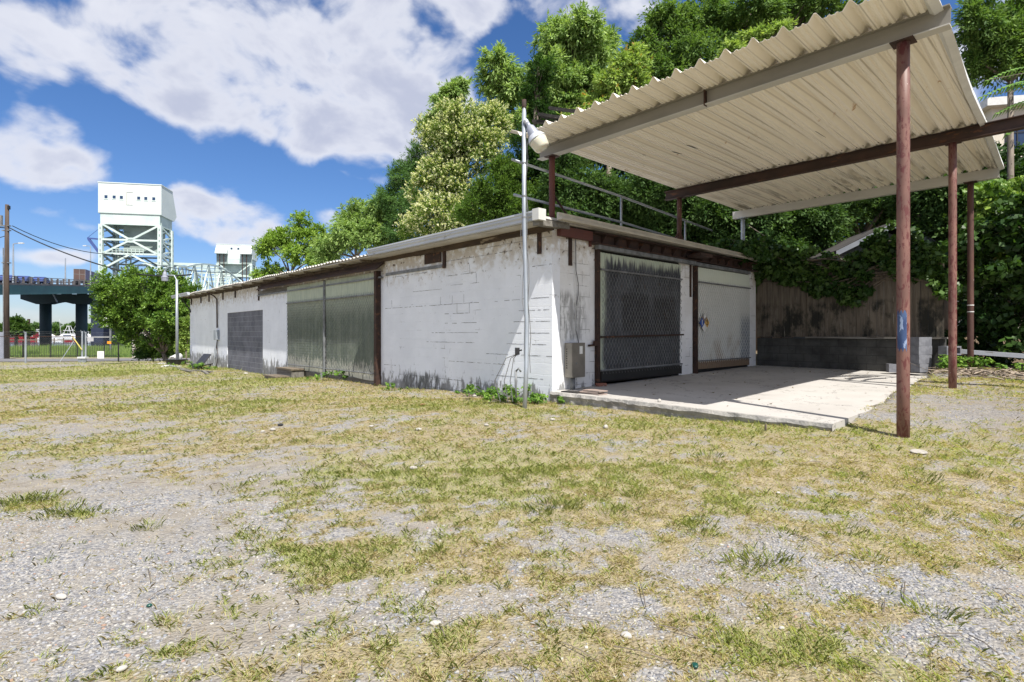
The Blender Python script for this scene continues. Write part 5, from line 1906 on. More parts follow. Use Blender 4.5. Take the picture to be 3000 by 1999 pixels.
# dark woods behind roof and fence
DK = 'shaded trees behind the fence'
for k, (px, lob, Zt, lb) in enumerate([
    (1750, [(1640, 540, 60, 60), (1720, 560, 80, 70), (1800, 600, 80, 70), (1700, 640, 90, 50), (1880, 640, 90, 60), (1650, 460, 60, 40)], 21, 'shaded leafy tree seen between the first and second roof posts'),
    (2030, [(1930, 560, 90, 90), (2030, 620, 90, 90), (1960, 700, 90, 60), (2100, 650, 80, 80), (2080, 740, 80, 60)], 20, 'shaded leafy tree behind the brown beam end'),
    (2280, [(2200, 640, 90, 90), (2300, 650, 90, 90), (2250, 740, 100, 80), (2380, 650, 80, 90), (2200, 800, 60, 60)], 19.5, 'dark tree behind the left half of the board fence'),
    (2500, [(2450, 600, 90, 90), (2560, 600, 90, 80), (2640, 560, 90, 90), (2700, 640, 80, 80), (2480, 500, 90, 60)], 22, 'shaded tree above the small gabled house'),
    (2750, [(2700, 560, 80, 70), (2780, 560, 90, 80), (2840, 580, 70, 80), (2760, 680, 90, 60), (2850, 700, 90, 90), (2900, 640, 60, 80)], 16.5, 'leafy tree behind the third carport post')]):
    tree('hackberry_tree', lb, 'tree', wp(px, 1000, Zt)[:2], lob, Zt, 40 + k, 520, .42, 36000, .17, .45, (.032, .075, .02), (.10, .17, .045),  # shade among these trees put into darker leaf colours
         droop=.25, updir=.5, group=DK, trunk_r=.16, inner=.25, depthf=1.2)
# tall dense background wood that closes the gaps
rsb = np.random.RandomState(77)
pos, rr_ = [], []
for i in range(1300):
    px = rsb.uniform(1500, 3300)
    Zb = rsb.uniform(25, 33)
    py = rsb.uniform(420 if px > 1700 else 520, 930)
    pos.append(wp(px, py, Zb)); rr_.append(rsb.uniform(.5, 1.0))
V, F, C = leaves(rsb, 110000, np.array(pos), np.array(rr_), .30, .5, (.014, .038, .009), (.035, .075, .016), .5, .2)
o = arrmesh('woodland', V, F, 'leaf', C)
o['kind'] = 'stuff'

# climbing vines along fence and ivy bank
def vine(name, label, pts, seed, n, size, ca, cb, rad=.28, stems=()):
    rs = np.random.RandomState(seed)
    c = np.array([p[:3] for p in pts]); r = np.array([p[3] if len(p) > 3 else rad for p in pts])
    o0 = tuple(c[0])
    rt = root(name, label, 'vine', (o0[0], o0[1], g1(o0[0], o0[1])))
    og = (o0[0], o0[1], g1(o0[0], o0[1]))
    V, F, C = leaves(rs, n, c, r, size, .8, ca, cb, .35, .35)
    arrmesh('foliage', V, F, 'leaf_gloss', C, rt, og)
    m = MB()
    for i in range(0, len(pts) - 1, 3):
        a, b = Vector(c[i]), Vector(c[i + 1])
        if (a - b).length < 2.5:
            m.tube([a, a.lerp(b, .5) + Vector((0, 0, .08)), b], .012, 4)
    a = Vector(c[0])
    if a.z < 3.2:
        m.tube([Vector((a.x, a.y, og[2])), a.lerp(Vector((a.x, a.y, og[2])), .5) + Vector((.05, 0, 0)), a], .02, 5)
    m.build('stem', 'bark', rt, org=og)
    return rt


rsv = np.random.RandomState(9)
pts = []
for i in range(260):
    u = rsv.uniform(-.3, 4.3)
    edge = 2.62 + .25 * math.sin(u * 2.1 + 1) - .45 * math.exp(-((u - 2.35) / .3) ** 2) + .1 * math.sin(u * 7)
    if u > 3.0:
        edge -= .25 * (u - 3.0)
    zz = edge + abs(rsv.normal(0, .45))
    v = 8.30 + rsv.uniform(-.12, .25) - .05
    pts.append((*P(u, v, zz), rsv.uniform(.12, .26)))
vine('climbing_vine', 'broad-leaved vine draped over the top of the board fence', pts, 5, 15000, .13, (.025, .065, .014), (.075, .14, .028))
pts = []
for i in range(130):
    t = rsv.rand()
    v = 6.9 + 1.6 * rsv.rand()
    pts.append((*P(rsv.uniform(-.9, .55), v, 3.55 + rsv.normal(0, .13) - .5 * max(0, v - 7.9) * rsv.rand()), rsv.uniform(.12, .25)))
vine('climbing_vine', 'vine creeping over the far corner of the warehouse roof', pts, 6, 7000, .12, (.03, .08, .016), (.08, .15, .03))
pts = []
for i in range(620):
    u = rsv.uniform(4.1, 12.5)
    v = 9.3 + rsv.uniform(-.3, 1.2)
    hmax = 3.6 + .7 * math.sin(u * 1.3) - .35 * max(0, 6 - u)
    z = .55 + (hmax + .4) * rsv.rand() ** .9
    pts.append((*P(u, v - .35 * (z > 2.2) * rsv.rand(), z), rsv.uniform(.18, .42)))
vine('ivy_bank', 'tall ivy-covered tangle right of the board fence', pts, 7, 52000, .14, (.018, .05, .011), (.065, .13, .026))
pts = []
for i in range(160):
    px, py = rsv.uniform(2860, 3080), 0
    py = 560 + (rsv.rand() ** 1.3) * 220 - (px - 2860) * .15
    q = wp(px, py, rsv.uniform(13, 15))
    pts.append((*q, rsv.uniform(.2, .4)))
vine('climbing_vine', 'sunlit yellow-green vine mound below the pale apartment block', pts, 8, 13000, .13, (.10, .19, .03), (.24, .34, .06))
# ailanthus fronds at the far right
fr = root('ailanthus_sapling', 'long fern-like ailanthus fronds hanging in at the right edge', 'tree', (*wp(3100, 1000, 9.5)[:2], .8))
og = (*wp(3100, 1000, 9.5)[:2], .8)
rsf = np.random.RandomState(4)
VV, CC = [], []
fronds = [((3080, 200), (2890, 235)), ((3080, 245), (2870, 285)), ((3090, 300), (2920, 330)), ((3100, 330), (2950, 390)), ((3090, 260), (2940, 255)), ((3100, 280), (2990, 350)), ((3100, 370), (3000, 420))]
for (a, b) in fronds:
    Zf = rsf.uniform(9, 9.6)
    A, B = np.array(wp(a[0], a[1], Zf)), np.array(wp(b[0], b[1], Zf - .3))
    for i in range(17):
        t = i / 16
        c = A * (1 - t) + B * t + np.array((0, 0, .12 * math.sin(t * 3.1)))
        ax = norm((B - A)[None])[0]
        for sd in (-1, 1):
            L = .25 * (1 - .45 * t)
            dirn = norm((ax * .35 + np.array((0, -.5 * sd, -.25 - .55)) + np.array((0, 0, .5 * (sd > 0))))[None])[0]
            side_ = norm(np.cross(dirn, (0, 0, 1))[None])[0] * .036
            VV.append(np.array([c, c + dirn * L * .45 + side_, c + dirn * L, c + dirn * L * .45 - side_]))
            CC.append(np.repeat(np.array([[.13, .24, .05]]) * rsf.uniform(.7, 1.3), 4, 0))
V = np.concatenate(VV)
arrmesh('fronds', V, np.arange(len(V)).reshape(-1, 4), 'leaf', np.concatenate(CC), fr, og)
m = MB()
for (a, b) in fronds:
    m.tube([wp(3100, 420, 9.5), wp(*a, 9.4), wp(*b, 9.1)], [.02, .01, .004], 5)
m.tube([og, wp(3105, 700, 9.5), wp(3100, 420, 9.5), wp(3100, 200, 9.5)], [.06, .05, .03, .015], 6)
m.build('stem', 'bark', fr, org=og)

# weeds by the lamp pole and wall
def weed(u, v, label, sc=1., seed=0, n=130, world=None):
    sc *= .8
    rs = np.random.RandomState(seed)
    x, y = world if world else P(u, v)[:2]
    z = g1(x, y)
    rt = root('weed', label, 'weed', (x, y, z), 0, 'leafy weeds')
    k = 9
    cen = np.stack([rs.normal(0, .22 * sc, k), rs.normal(0, .10 * sc, k), rs.uniform(.04, .20 * sc, k)], -1)
    V, F, C = leaves(rs, n, cen, np.full(k, .09 * sc), .07 * sc ** .5, .6, (.08, .17, .03), (.20, .33, .06), .9, 0)
    arrmesh('foliage', V, F, 'leaf', C, rt)
    m = MB()
    for c in cen:
        m.tube([(c[0] * .3, c[1] * .3, -.02), tuple(c)], .004, 4)
    m.build('stem', 'bark', rt)


weed(-.9, -.35, 'leafy weed clump left of the near lamp pole', 1.5, 1, 330)
weed(-.35, -.55, 'leafy weed clump at the foot of the near lamp pole', 1.5, 2, 330)
weed(.0, -.35, 'leafy weed clump between lamp pole and slab corner', 1.2, 3, 220)
weed(-1.9, -.3, 'small weed where sunlight meets shade at the wall foot', 1.0, 4, 120)
weed(-4.6, -.55, 'small weed before the blackened wall foot', .9, 5, 120)
weed(-8.2, -.3, 'bright broad-leaved weed below the right green door half', 1.7, 6, 240)
weed(-19.3, -1.05, 'weed growing through the broken chair', 1.8, 7, 240)
weed(-24.5, -.8, 'weed beside the black tub', 1.3, 8, 140)
weed(0, 0, 'weed at the foot of the third carport post', 1.6, 9, 260, P(4.9, 7.6)[:2])
weed(0, 0, 'yellowish weed right of the third carport post', 1.6, 10, 260, P(5.6, 7.5)[:2])
weed(0, 0, 'tall leafy weed left of the third carport post', 1.8, 11, 200, P(4.35, 7.3)[:2])

# pile of bare roots and cut vines
rsd = np.random.RandomState(15)
m = MB()
for i in range(420):
    u = 3.6 + 4.6 * rsd.rand() ** .8
    v = 6.95 + .35 * rsd.normal() + .05 * (u - 4)
    x, y, _ = P(u, v)
    z = g1(x, y) + .02 + rsd.rand() * (.06 + .20 * math.exp(-((u - 7.2) / .8) ** 2))
    a = rsd.uniform(0, 3.14)
    L = rsd.uniform(.1, .42)
    d = Vector((math.cos(a), math.sin(a), rsd.uniform(-.12, .12))) * L
    c = Vector((x, y, z))
    m.tube([c - d * .5, c + Vector((0, 0, rsd.uniform(0, .05))), c + d * .5], rsd.uniform(.005, .014), 4, False)
M['dry_root'] = wmat('dry_root', (.36, .30, .23), (.24, .19, .15), 6, rough=.95)
o = m.build('dry_branches', 'dry_root')
o['kind'] = 'stuff'
m = MB()
for i in range(70):
    px, py = (rsd.uniform(0, 3000), rsd.uniform(1180, 1950))
    x, y = gpix(px, py, .05)
    uu = (x - C0[0]) * D1[0] + (y - C0[1]) * D1[1]; vv_ = (x - C0[0]) * D2[0] + (y - C0[1]) * D2[1]
    if vv_ > -.1 and uu < 4.7:
        continue
    z = g1(x, y) + .015
    a = rsd.uniform(0, 3.14)
    L = rsd.uniform(.03, .12)
    d = Vector((math.cos(a), math.sin(a), .03)) * L
    c = Vector((x, y, z))
    m.tube([c - d, c + Vector((0, 0, .01)), c + d], .0025, 4, False)
o = m.build('twigs', 'bark')
o['kind'] = 'stuff'
# leaves fallen on the slab
V, F, C = [], [], []
rsl = np.random.RandomState(8)
n = 160
uu, vv_ = rsl.uniform(.1, 4.5, n), 8.2 - 8 * rsl.rand(n) ** 1.6
P3 = np.array([P(a, b, .335 - .03 * a / 4.6 + .13 * b / 8.3 + .006) for a, b in zip(uu, vv_)])
V, F, C = leaves(rsl, n, P3, np.full(n, .001), .06, .4, (.09, .065, .04), (.17, .13, .06), 3.5, 0)
o = arrmesh('fallen_leaves', V, F, 'leaf', C)
o['kind'] = 'stuff'

# ================================================================== HOUSES BEHIND
hz = 16.6
h0 = wp(2600, 740, hz)
hs_ = root('small_house', 'small gabled house with pale trim half hidden behind the board fence', 'house', (h0[0], h0[1], g1(h0[0], h0[1])), R(-8))
og = (h0[0], h0[1], g1(h0[0], h0[1]))
zE = h0[2]
gz = og[2]
Wd = 1.3
MB().box((-Wd, 0, 0), (Wd, 4, zE - gz + .05)).extr([(-Wd, .0, zE - gz + .05), (Wd, .0, zE - gz + .05), (0, .0, zE - gz + .60)], (0, 4, 0)).build('wall', 'siding_dark', hs_)
for s in (-1, 1):
    r1 = MB().extr([(0, -.35, zE - gz + .80), (s * 1.6, -.35, zE - gz - .02), (s * 1.6, -.35, zE - gz + .04), (0, -.35, zE - gz + .88)], (0, 4.7, 0)).build('roof', 'tarpaper', hs_)
    MB().extr([(0, -.38, zE - gz + .68), (s * 1.6, -.38, zE - gz - .13), (s * 1.6, -.38, zE - gz + .02), (0, -.38, zE - gz + .84)], (0, .025, 0)).build('barge_board', 'siding', r1)
MB().box((-1.7, -.1, zE - gz - .22), (1.6, -.02, zE - gz - .10)).build('trim_board', 'siding', hs_)
c4 = wp(2690, 690, 16.3)
cmu((c4[0], c4[1], zE + .43), R(-8), 'hollow block sitting on the roof slope of the small house', grp=None) if False else None
o = root('concrete_block', 'hollow block sitting on the roof of the small gabled house', 'concrete block', (c4[0], c4[1], c4[2] - .12), R(-8))
mm = MB()
for (a, b, c, d) in ((-.28, .28, -.10, -.07), (-.28, .28, .07, .10), (-.28, -.24, -.07, .07), (.24, .28, -.07, .07), (-.02, .02, -.07, .07)):
    mm.box((a, -.1, c + .1), (b, .1, d + .1))
mm.build('block_body', 'block_grey', o)

az_ = 42.0
a0 = wp(2905, 430, az_)
ap = root('apartment_block', 'pale beige multi-storey apartment block beyond the trees at the right edge', 'building', (a0[0], a0[1], 0), R(-12))
MB().box((0, 0, 0), (26, 14, 18.6)).build('wall', 'stucco', ap)
MB().box((-.6, -.6, 18.6), (26.6, 14.6, 19.2)).build('roof', 'paint_white', ap)
for (xx, zz) in [(i, z) for i in (.9, 5.0, 9.0, 13.0, 17) for z in (15.2, 12.0, 8.8, 5.6, 2.4)]:
    w = MB().box((xx, -.06, zz), (xx + 2.1, -.001, zz + 2.2)).build('window', 'glass_dark', ap)
    m = MB()
    for q in (0, .7, 1.4, 2.04):
        m.box((xx + q, -.10, zz), (xx + q + .07, -.061, zz + 2.2))
    for q in (0, 1.35, 2.13):
        m.box((xx, -.105, zz + q), (xx + 2.11, -.101, zz + q + .07))
    m.build('window_frame', 'black', w)

# ================================================================== FAR LEFT: PATH, FENCES
def gl(x, y, dz=0.):
    return (x, y, g1(x, y) + dz)


pa = []
m = MB()
left = [(-75, 41.0), (-46, 42.0), (-38, 42.0), (-30, 43.4), (-24, 44.6), (-14, 46.5), (0, 49)]
vs, fs = [], []
xs_ = np.linspace(-75, 0, 61)
yl = np.interp(xs_, [a for a, b in left], [b for a, b in left])
for x, y in zip(xs_, yl):
    for dy in (0, 1.2, 2.4, 3.6, 4.8):
        vs.append((x, y + dy, g1(x, y + dy) + .035))
for i in range(60):
    for k in range(4):
        q = i * 5 + k
        fs.append((q, q + 5, q + 6, q + 1))
m.add(vs, fs).build('path', 'asphalt', kind='structure')

# chain-link fence
FX = [(-62, 39.3), (-50, 39.6), (-36.3, 40.9), (-30.2, 41.7 - .3), (-29.6, 41.8 - .3), (-30.9 + 1.3, 41.5)]
A0 = np.array((-64.0, 39.0)); A1 = np.array((-36.5, 40.8)); A2 = np.array((-32.2, 41.0)); A3 = np.array((-31.5, 41.1)); A4 = np.array((-29.6, 41.4)); A5 = np.array((-18.0, 43.0))


def fpx(px, Z):
    return np.array(((px - 1500) / FPX * Z, Z))


A1, A2, A3, A4 = fpx(75, 40.5), fpx(241, 41.3), fpx(251, 41.4), fpx(347, 42.0)
A0 = A1 + (A1 - A3) * 3.2
A5 = A4 + (A4 - A3) * 2.6


def chainfence(pa, pb, rt, og, H=1.95, rail='rust', dens=.11, meshmat='galv_old'):
    L = np.linalg.norm(pb - pa)
    d = (pb - pa) / L
    m = MB()
    zb = g1(*pa) * .5 + g1(*pb) * .5
    z0, z1 = zb + .05, zb + H
    sl = .7
    for sgn in (1, -1):
        s = -sl * H if sgn > 0 else 0
        e = L if sgn > 0 else L + sl * H
        while s < e:
            h0_, h1_ = 0, H - .05
            if sgn > 0:
                h0_ = max(0, -s / sl); h1_ = min(H - .05, (L - s) / sl)
            else:
                h0_ = max(0, (s - L) / sl); h1_ = min(H - .05, s / sl)
            if h1_ > h0_:
                q0 = pa + d * (s + sgn * sl * h0_); q1 = pa + d * (s + sgn * sl * h1_)
                m.tube([(q0[0], q0[1], z0 + h0_), (q1[0], q1[1], z0 + h1_)], .003, 3, False)
            s += dens
    m.build('wire_mesh', meshmat, rt, org=og)
    MB().tube([(pa[0], pa[1], z1), (pb[0], pb[1], z1)], .025, 6).build('top_rail', rail, rt, org=og)
    m = MB()
    for h in (.13, .26, .38):
        m.tube([(pa[0], pa[1] - h * .3, z1 + h), ((pa[0] + pb[0]) / 2, (pa[1] + pb[1]) / 2 - h * .3, z1 + h - .03), (pb[0], pb[1] - h * .3, z1 + h)], .005, 3)
    m.build('barbed_wire', 'galv_old', rt, org=og)


def fpost(p, rt, og, H=2.35, r=.045, mat='galv'):
    z = g1(*p)
    MB().tube([(p[0], p[1], z - .1), (p[0], p[1], z + H)], r, 8).tube([(p[0], p[1], z + H - .35), (p[0], p[1] - .15, z + H + .08)], .018, 5).build('fence_post', mat, rt, org=og)


og = gl(*A1)
cf = root('chain_link_fence', 'rusty-railed chain-link fence with barbed wire left of the gate', 'fence', og)
chainfence(A0, A1, cf, og); chainfence(A1, A2, cf, og)
fpost(A0, cf, og); fpost(A1, cf, og, 2.3, .06); fpost(A2, cf, og, 2.35, .06)
MB().tube([(A1[0] + 2.5, A1[1] + .05, g1(*A1) + .1), (A2[0] - .5, A2[1], g1(*A2) + 1.8)], .02, 5).build('brace_rod', 'galv', cf, org=og)
MB().tube([(A2[0] - .7, A2[1] - .1, g1(*A2) + 2.0), (A2[0] + .05, A2[1] - .1, g1(*A2) + .95)], .035, 6).build('brace_strut', 'yellow', cf, org=og)
og = gl(*A3)
gt = root('fence_gate', 'chain-link gate section right of the double fence post, black post at its right', 'gate', og)
chainfence(A3, A4, gt, og, 1.9, 'paint_white')
fpost(A3, gt, og, 2.3, .06); fpost(A4, gt, og, 2.1, .05, 'black_metal')
MB().box((A3[0] - .45, A3[1] - .25, og[2] + .30), (A3[0] + .15, A3[1] + .1, og[2] + .42)).build('gate_shelf', 'paint_white', gt, org=og)
m = MB()
for k in range(6):
    m.box((A3[0] - .42 + k * .1, A3[1] - .2, og[2] - .05), (A3[0] - .37 + k * .1, A3[1] - .15, og[2] + .3))
m.build('gate_guard', 'galv', gt, org=og)
og = gl(*A4)
cf2 = root('chain_link_fence', 'dark chain-link fence running behind the round tree', 'fence', og)
chainfence(A4, A5, cf2, og, 1.9, 'black_metal')
fpost(A5, cf2, og)


def sign(name, label, px, py, w, h, Z, mat, back=.02, text=None, post_=False, tc='black'):
    x, y, z = wp(px, py, Z)
    r = root(name, label, 'sign', (x, y, z - h / 2))
    MB().box((-w / 2, -.012, 0), (w / 2, .012, h)).build('sign_panel', mat, r)
    if text:
        for i, (s, sz, zz) in enumerate(text):
            text3d(s, 'lettering', sz, tc, r, (0, -.016, zz), (R(90), 0, 0), .001)
    return r


sign('notice_sign', 'grey rectangular notice hung at the top of the gate', 265, 995, .46, .28, 41.35, 'sign_grey')
sign('warning_sign', 'small orange warning sign on the gate mesh', 320, 1004, .30, .19, 41.6, 'sign_orange')
s_ = sign('notice_board', 'white board with rows of fine print leaning low on the gate', 295, 1040, .50, .55, 41.3, 'sign_white')
m = MB()
for k in range(4):
    m.box((-.17 + k * .1, -.0155, .08), (-.14 + k * .1, -.0125, .46))
m.build('print_lines', 'sign_grey', s_)
o = sign('marina_sign', 'white sign on a grey post beyond the path, under the tree edge', 318, 943, 1.1, 1.0, 55, 'sign_white')
m = MB()
for k in range(3):
    m.box((-.35 + k * .3, -.016, .2), (-.28 + k * .3, -.0125, .8))
m.build('print_lines', 'sign_grey', o)
xx, yy, zz = wp(322, 943, 55)
MB().tube([(0.15, .05, -3.4), (.15, .05, .9)], .09, 8).build('sign_post', 'galv_old', o)

# black picket fence beyond the path
def picket(x0, x1, ya, yb, label):
    og = gl(x0, ya)
    r = root('picket_fence', label, 'fence', og, 0, 'black picket fences beyond the path')
    n = int((x1 - x0) / .155)
    m = MB()
    for i in range(n):
        x = x0 + i * .155
        y = ya + (yb - ya) * i / n
        z = g1(x, y)
        m.box((x - .011, y - .011, z + .05), (x + .011, y + .011, z + 1.42))
    m.build('pickets', 'black_metal', r, org=og)
    m = MB()
    for h in (.18, 1.28):
        m.bar((x0, ya, g1(x0, ya) + h), (x1, yb, g1(x1, yb) + h), .035)
    m.build('fence_rail', 'black_metal', r, org=og)
    k = x0
    while k <= x1:
        y = ya + (yb - ya) * (k - x0) / (x1 - x0)
        z = g1(k, y)
        MB().box((k - .035, y - .035, z), (k + .035, y + .035, z + 1.55)).build('fence_post', 'black_metal', r, org=og)
        k += 2.45


picket(-52, -36.2, 50.0, 50.2, 'long black picket fence left of the stone pillar')
picket(-33.2, -24, 50.4, 50.6, 'black picket fence right of the stone pillar')

# stone pillar
q = wp(418, 1040, 50)
sp_o = root('stone_pillar', 'rough fieldstone gate pillar beyond the path, beside the tree', 'pillar', gl(q[0], q[1]))
og = gl(q[0], q[1])
m = MB()
m.box((-.62, -.5, -.1), (.62, .5, 2.0))
m.build('core', 'conc_grey', sp_o)
m = MB()
rsp = np.random.RandomState(31)
for row in range(11):
    z = .08 + row * .185
    for side in range(2):
        k = -.6
        while k < .6:
            w = rsp.uniform(.14, .30)
            V = ico_v * np.array((w * .55, .12, .10)) * rsp.uniform(.8, 1.15, (12, 1))
            cc = (k + w / 2, -.5, z + rsp.uniform(-.03, .03)) if side == 0 else (.62, k + w / 2, z)
            if side == 1:
                V = V[:, [1, 0, 2]]
            m.add(V + np.array(cc), [tuple(f) for f in ico_f])
            k += w
m.build('fieldstones', 'stone_light', sp_o, smooth=True)
MB().box((-.72, -.6, 2.0), (.72, .6, 2.12)).box((-.5, -.4, 2.12), (.5, .4, 2.35)).build('capstone', 'stone_light', sp_o, bevel=.03)

# utility pole + wires
q = wp(20, 1050, 47)
up = root('utility_pole', 'dark wooden utility pole with conduit at the left edge', 'utility pole', gl(q[0], q[1]))
og = gl(q[0], q[1])
zt = wp(20, 600, 47)[2] - og[2]
MB().tube([(0, 0, -.1), (-.02, 0, zt * .5), (.03, 0, zt)], [.20, .18, .14], 12).build('pole', 'dark_pole', up, smooth=True)
MB().tube([(-.24, -.05, .2), (-.26, -.05, zt * .72)], .04, 6).build('conduit', 'galv_old', up)
m = MB()
m.tube([(-.32, -.15, .05), (-.32, -.15, 2.3)], .25, 10)
m.build('guard_sleeve', 'lamp_grey', up)
for z in (zt * .86, zt * .83, zt * .62):
    MB().box((-.35, -.12, z), (.28, .12, z + .08)).build('crossarm_bracket', 'galv_old', up)
MB().tube([(-.5, 0, zt * .86), (-.5, 0, zt * .93)], .13, 8).build('transformer', 'galv_old', up)
MB().obox((.17, 0, zt - .25), (.12, .2, .3)).build('pole_cap', 'black_metal', up)


def wire(label, pts, r, sag=0):
    P0 = [Vector(p) for p in pts]
    out = []
    for a, b in zip(P0[:-1], P0[1:]):
        for k in range(12):
            t = k / 12
            p = a.lerp(b, t)
            p.z -= sag * 4 * t * (1 - t)
            out.append(p)
    out.append(P0[-1])
    o = MB().tube(out, r, 4).build('power_line', 'black', None, org=P0[0])
    o.location = P0[0]
    tag(o, label, 'cable', 'cables from the utility pole')


wire('thick black cable sagging from the utility pole down past the bridge tower', [wp(-60, 640, 47), wp(28, 668, 47), wp(330, 787, 38), wp(560, 805, 31)], .045, .25)
wire('thin upper cable from the utility pole across the bridge tower', [wp(36, 662, 47), wp(330, 745, 60), wp(700, 800, 75)], .035, .6)
wire('short cable running off to the left from the utility pole', [wp(20, 690, 47), wp(-60, 705, 47)], .03, .1)

# tall marsh grass beyond the picket fence
rsm = np.random.RandomState(50)
n = 46000
yy = 50.8 + 26 * rsm.rand(n) ** 1.2
xx = -yy * rsm.uniform(.50, 1.05, n)
zz = gh(xx, yy)
th = rsm.uniform(0, 6.28, n)
H = (.35 + .75 * fbm(xx, yy, .25, 3, 8)) * rsm.uniform(.6, 1.1, n) * np.where(yy < 53, .5, 1)
wv = .035
dx = np.stack([np.cos(th), np.sin(th), 0 * th], -1)
p = np.stack([xx, yy, zz], -1)
tip = p + np.stack([rsm.normal(0, .12, n), rsm.normal(0, .12, n), H * 1.25], -1)
V = np.stack([p - dx * wv, p + dx * wv, tip], 1).reshape(-1, 3)
t = rsm.rand(n, 1)
t = np.clip(t * .6 + .9 * (fbm(xx, yy, .5, 3, 18)[:, None] - .3), 0, 1)
C = np.array([.10, .19, .045]) * (1 - t) + np.array([.33, .42, .12]) * t
o = arrmesh('marsh_grass', V, np.arange(n * 3).reshape(n, 3), 'grass', np.repeat(C, 3, 0), k=3)
o['kind'] = 'stuff'

# ================================================================== BRIDGE
WL = -2.65
br_ = root('bridge_approach', 'teal-girdered road bridge approach on dark columns at the left', 'bridge', (-104, 137, WL))
og = (-104, 137, WL)


def dk(s, side, dz=0.):
    """point on the deck: s=0 at the cap (Z=137), s=1 at the tower"""
    x = -104 - 30 * s
    y = 137 + 72 * s
    n = np.array((-72, -30)) / 78.0
    z = EYE + 12.0 + 5.6 * s + (0 if s > 0 else 0)
    w = 17.6 * side
    return (x + n[0] * w, y + n[1] * w, z + dz)


Ss = [-.9, -.64, 0, .5, .97]


def strip(mb, s0, s1, side0, side1, z0, z1):
    a, b, c, d = dk(s0, side0, z0), dk(s1, side0, z0), dk(s1, side1, z0), dk(s0, side1, z0)
    e, f, g, h = dk(s0, side0, z1), dk(s1, side0, z1), dk(s1, side1, z1), dk(s0, side1, z1)
    mb.add([a, b, c, d, e, f, g, h], [(0, 3, 2, 1), (4, 5, 6, 7), (0, 1, 5, 4), (1, 2, 6, 5), (2, 3, 7, 6), (3, 0, 4, 7)])


m = MB()
strip(m, -.9, .97, 0, 1, -.35, .0)
m.build('deck', 'rail_conc', br_, org=og)
for sd in (.015, .25, .5, .75, .985):
    m = MB()
    strip(m, -.9, 0, sd - .012, sd + .012, -2.05, -.35)
    strip(m, 0, .97, sd - .012, sd + .012, -2.05, -.35)
    m.build('girder', 'teal' if sd < .1 else 'teal_dark', br_, org=og)
m = MB()
for sd in (.01, .99):
    for h in (.45, .8, 1.15):
        m.bar(dk(-.9, sd, h), dk(.97, sd, h), .10, .12)
    s = -.9
    while s < .97:
        m.bar(dk(s, sd, 0), dk(s, sd, 1.2), .3, .22)
        s += .042
m.build('bridge_railing', 'rail_conc', br_, org=og)
# pier cap and columns
m = MB()
cz0 = EYE + (977 - 890) / FPX * 137
cz1 = dk(0, 0)[2] - 2.3
xa, xb = (72 - 1500) / FPX * 137, (300 - 1500) / FPX * 137
c1, c2_ = (136 - 1500) / FPX * 137 - .2, (239 - 1500) / FPX * 137
ym = 137
poly = [(xa, cz1), (xa, cz1 - 1.2), (c1 - 1.3, cz0 - .2)]
for k in range(9):
    t = k / 8
    poly.append((c1 + 1.3 + (c2_ - c1 - 2.6) * t, cz0 - .15 + .55 * math.sin(math.pi * t)))
poly += [(c2_ + 1.3, cz0 - .2), (xb, cz1 - 1.2), (xb, cz1)]
m.extr([(a, ym - 1.2, b) for (a, b) in poly], (0, 2.4, 0))
m.build('pier_cap', 'teal_dark', br_, org=og)
for cx in (c1, c2_):
    MB().tube([(cx, ym, WL - 1), (cx, ym, cz0 + .3)], 1.2, 20).build('column', 'teal_dark', br_, org=og, smooth=True)
m = MB()
for k in range(5):
    m.box((xa + 2 + k * 3.9, ym - .8, cz1 - .01), (xa + 3.4 + k * 3.9, ym + .8, cz1 + .3))
m.build('bearing', 'teal_dark', br_, org=og)
MB().tube([wp(131, 815, 118), wp(168, 886, 118)], .12, 6).build('drain_pipe', 'galv', br_, org=og)


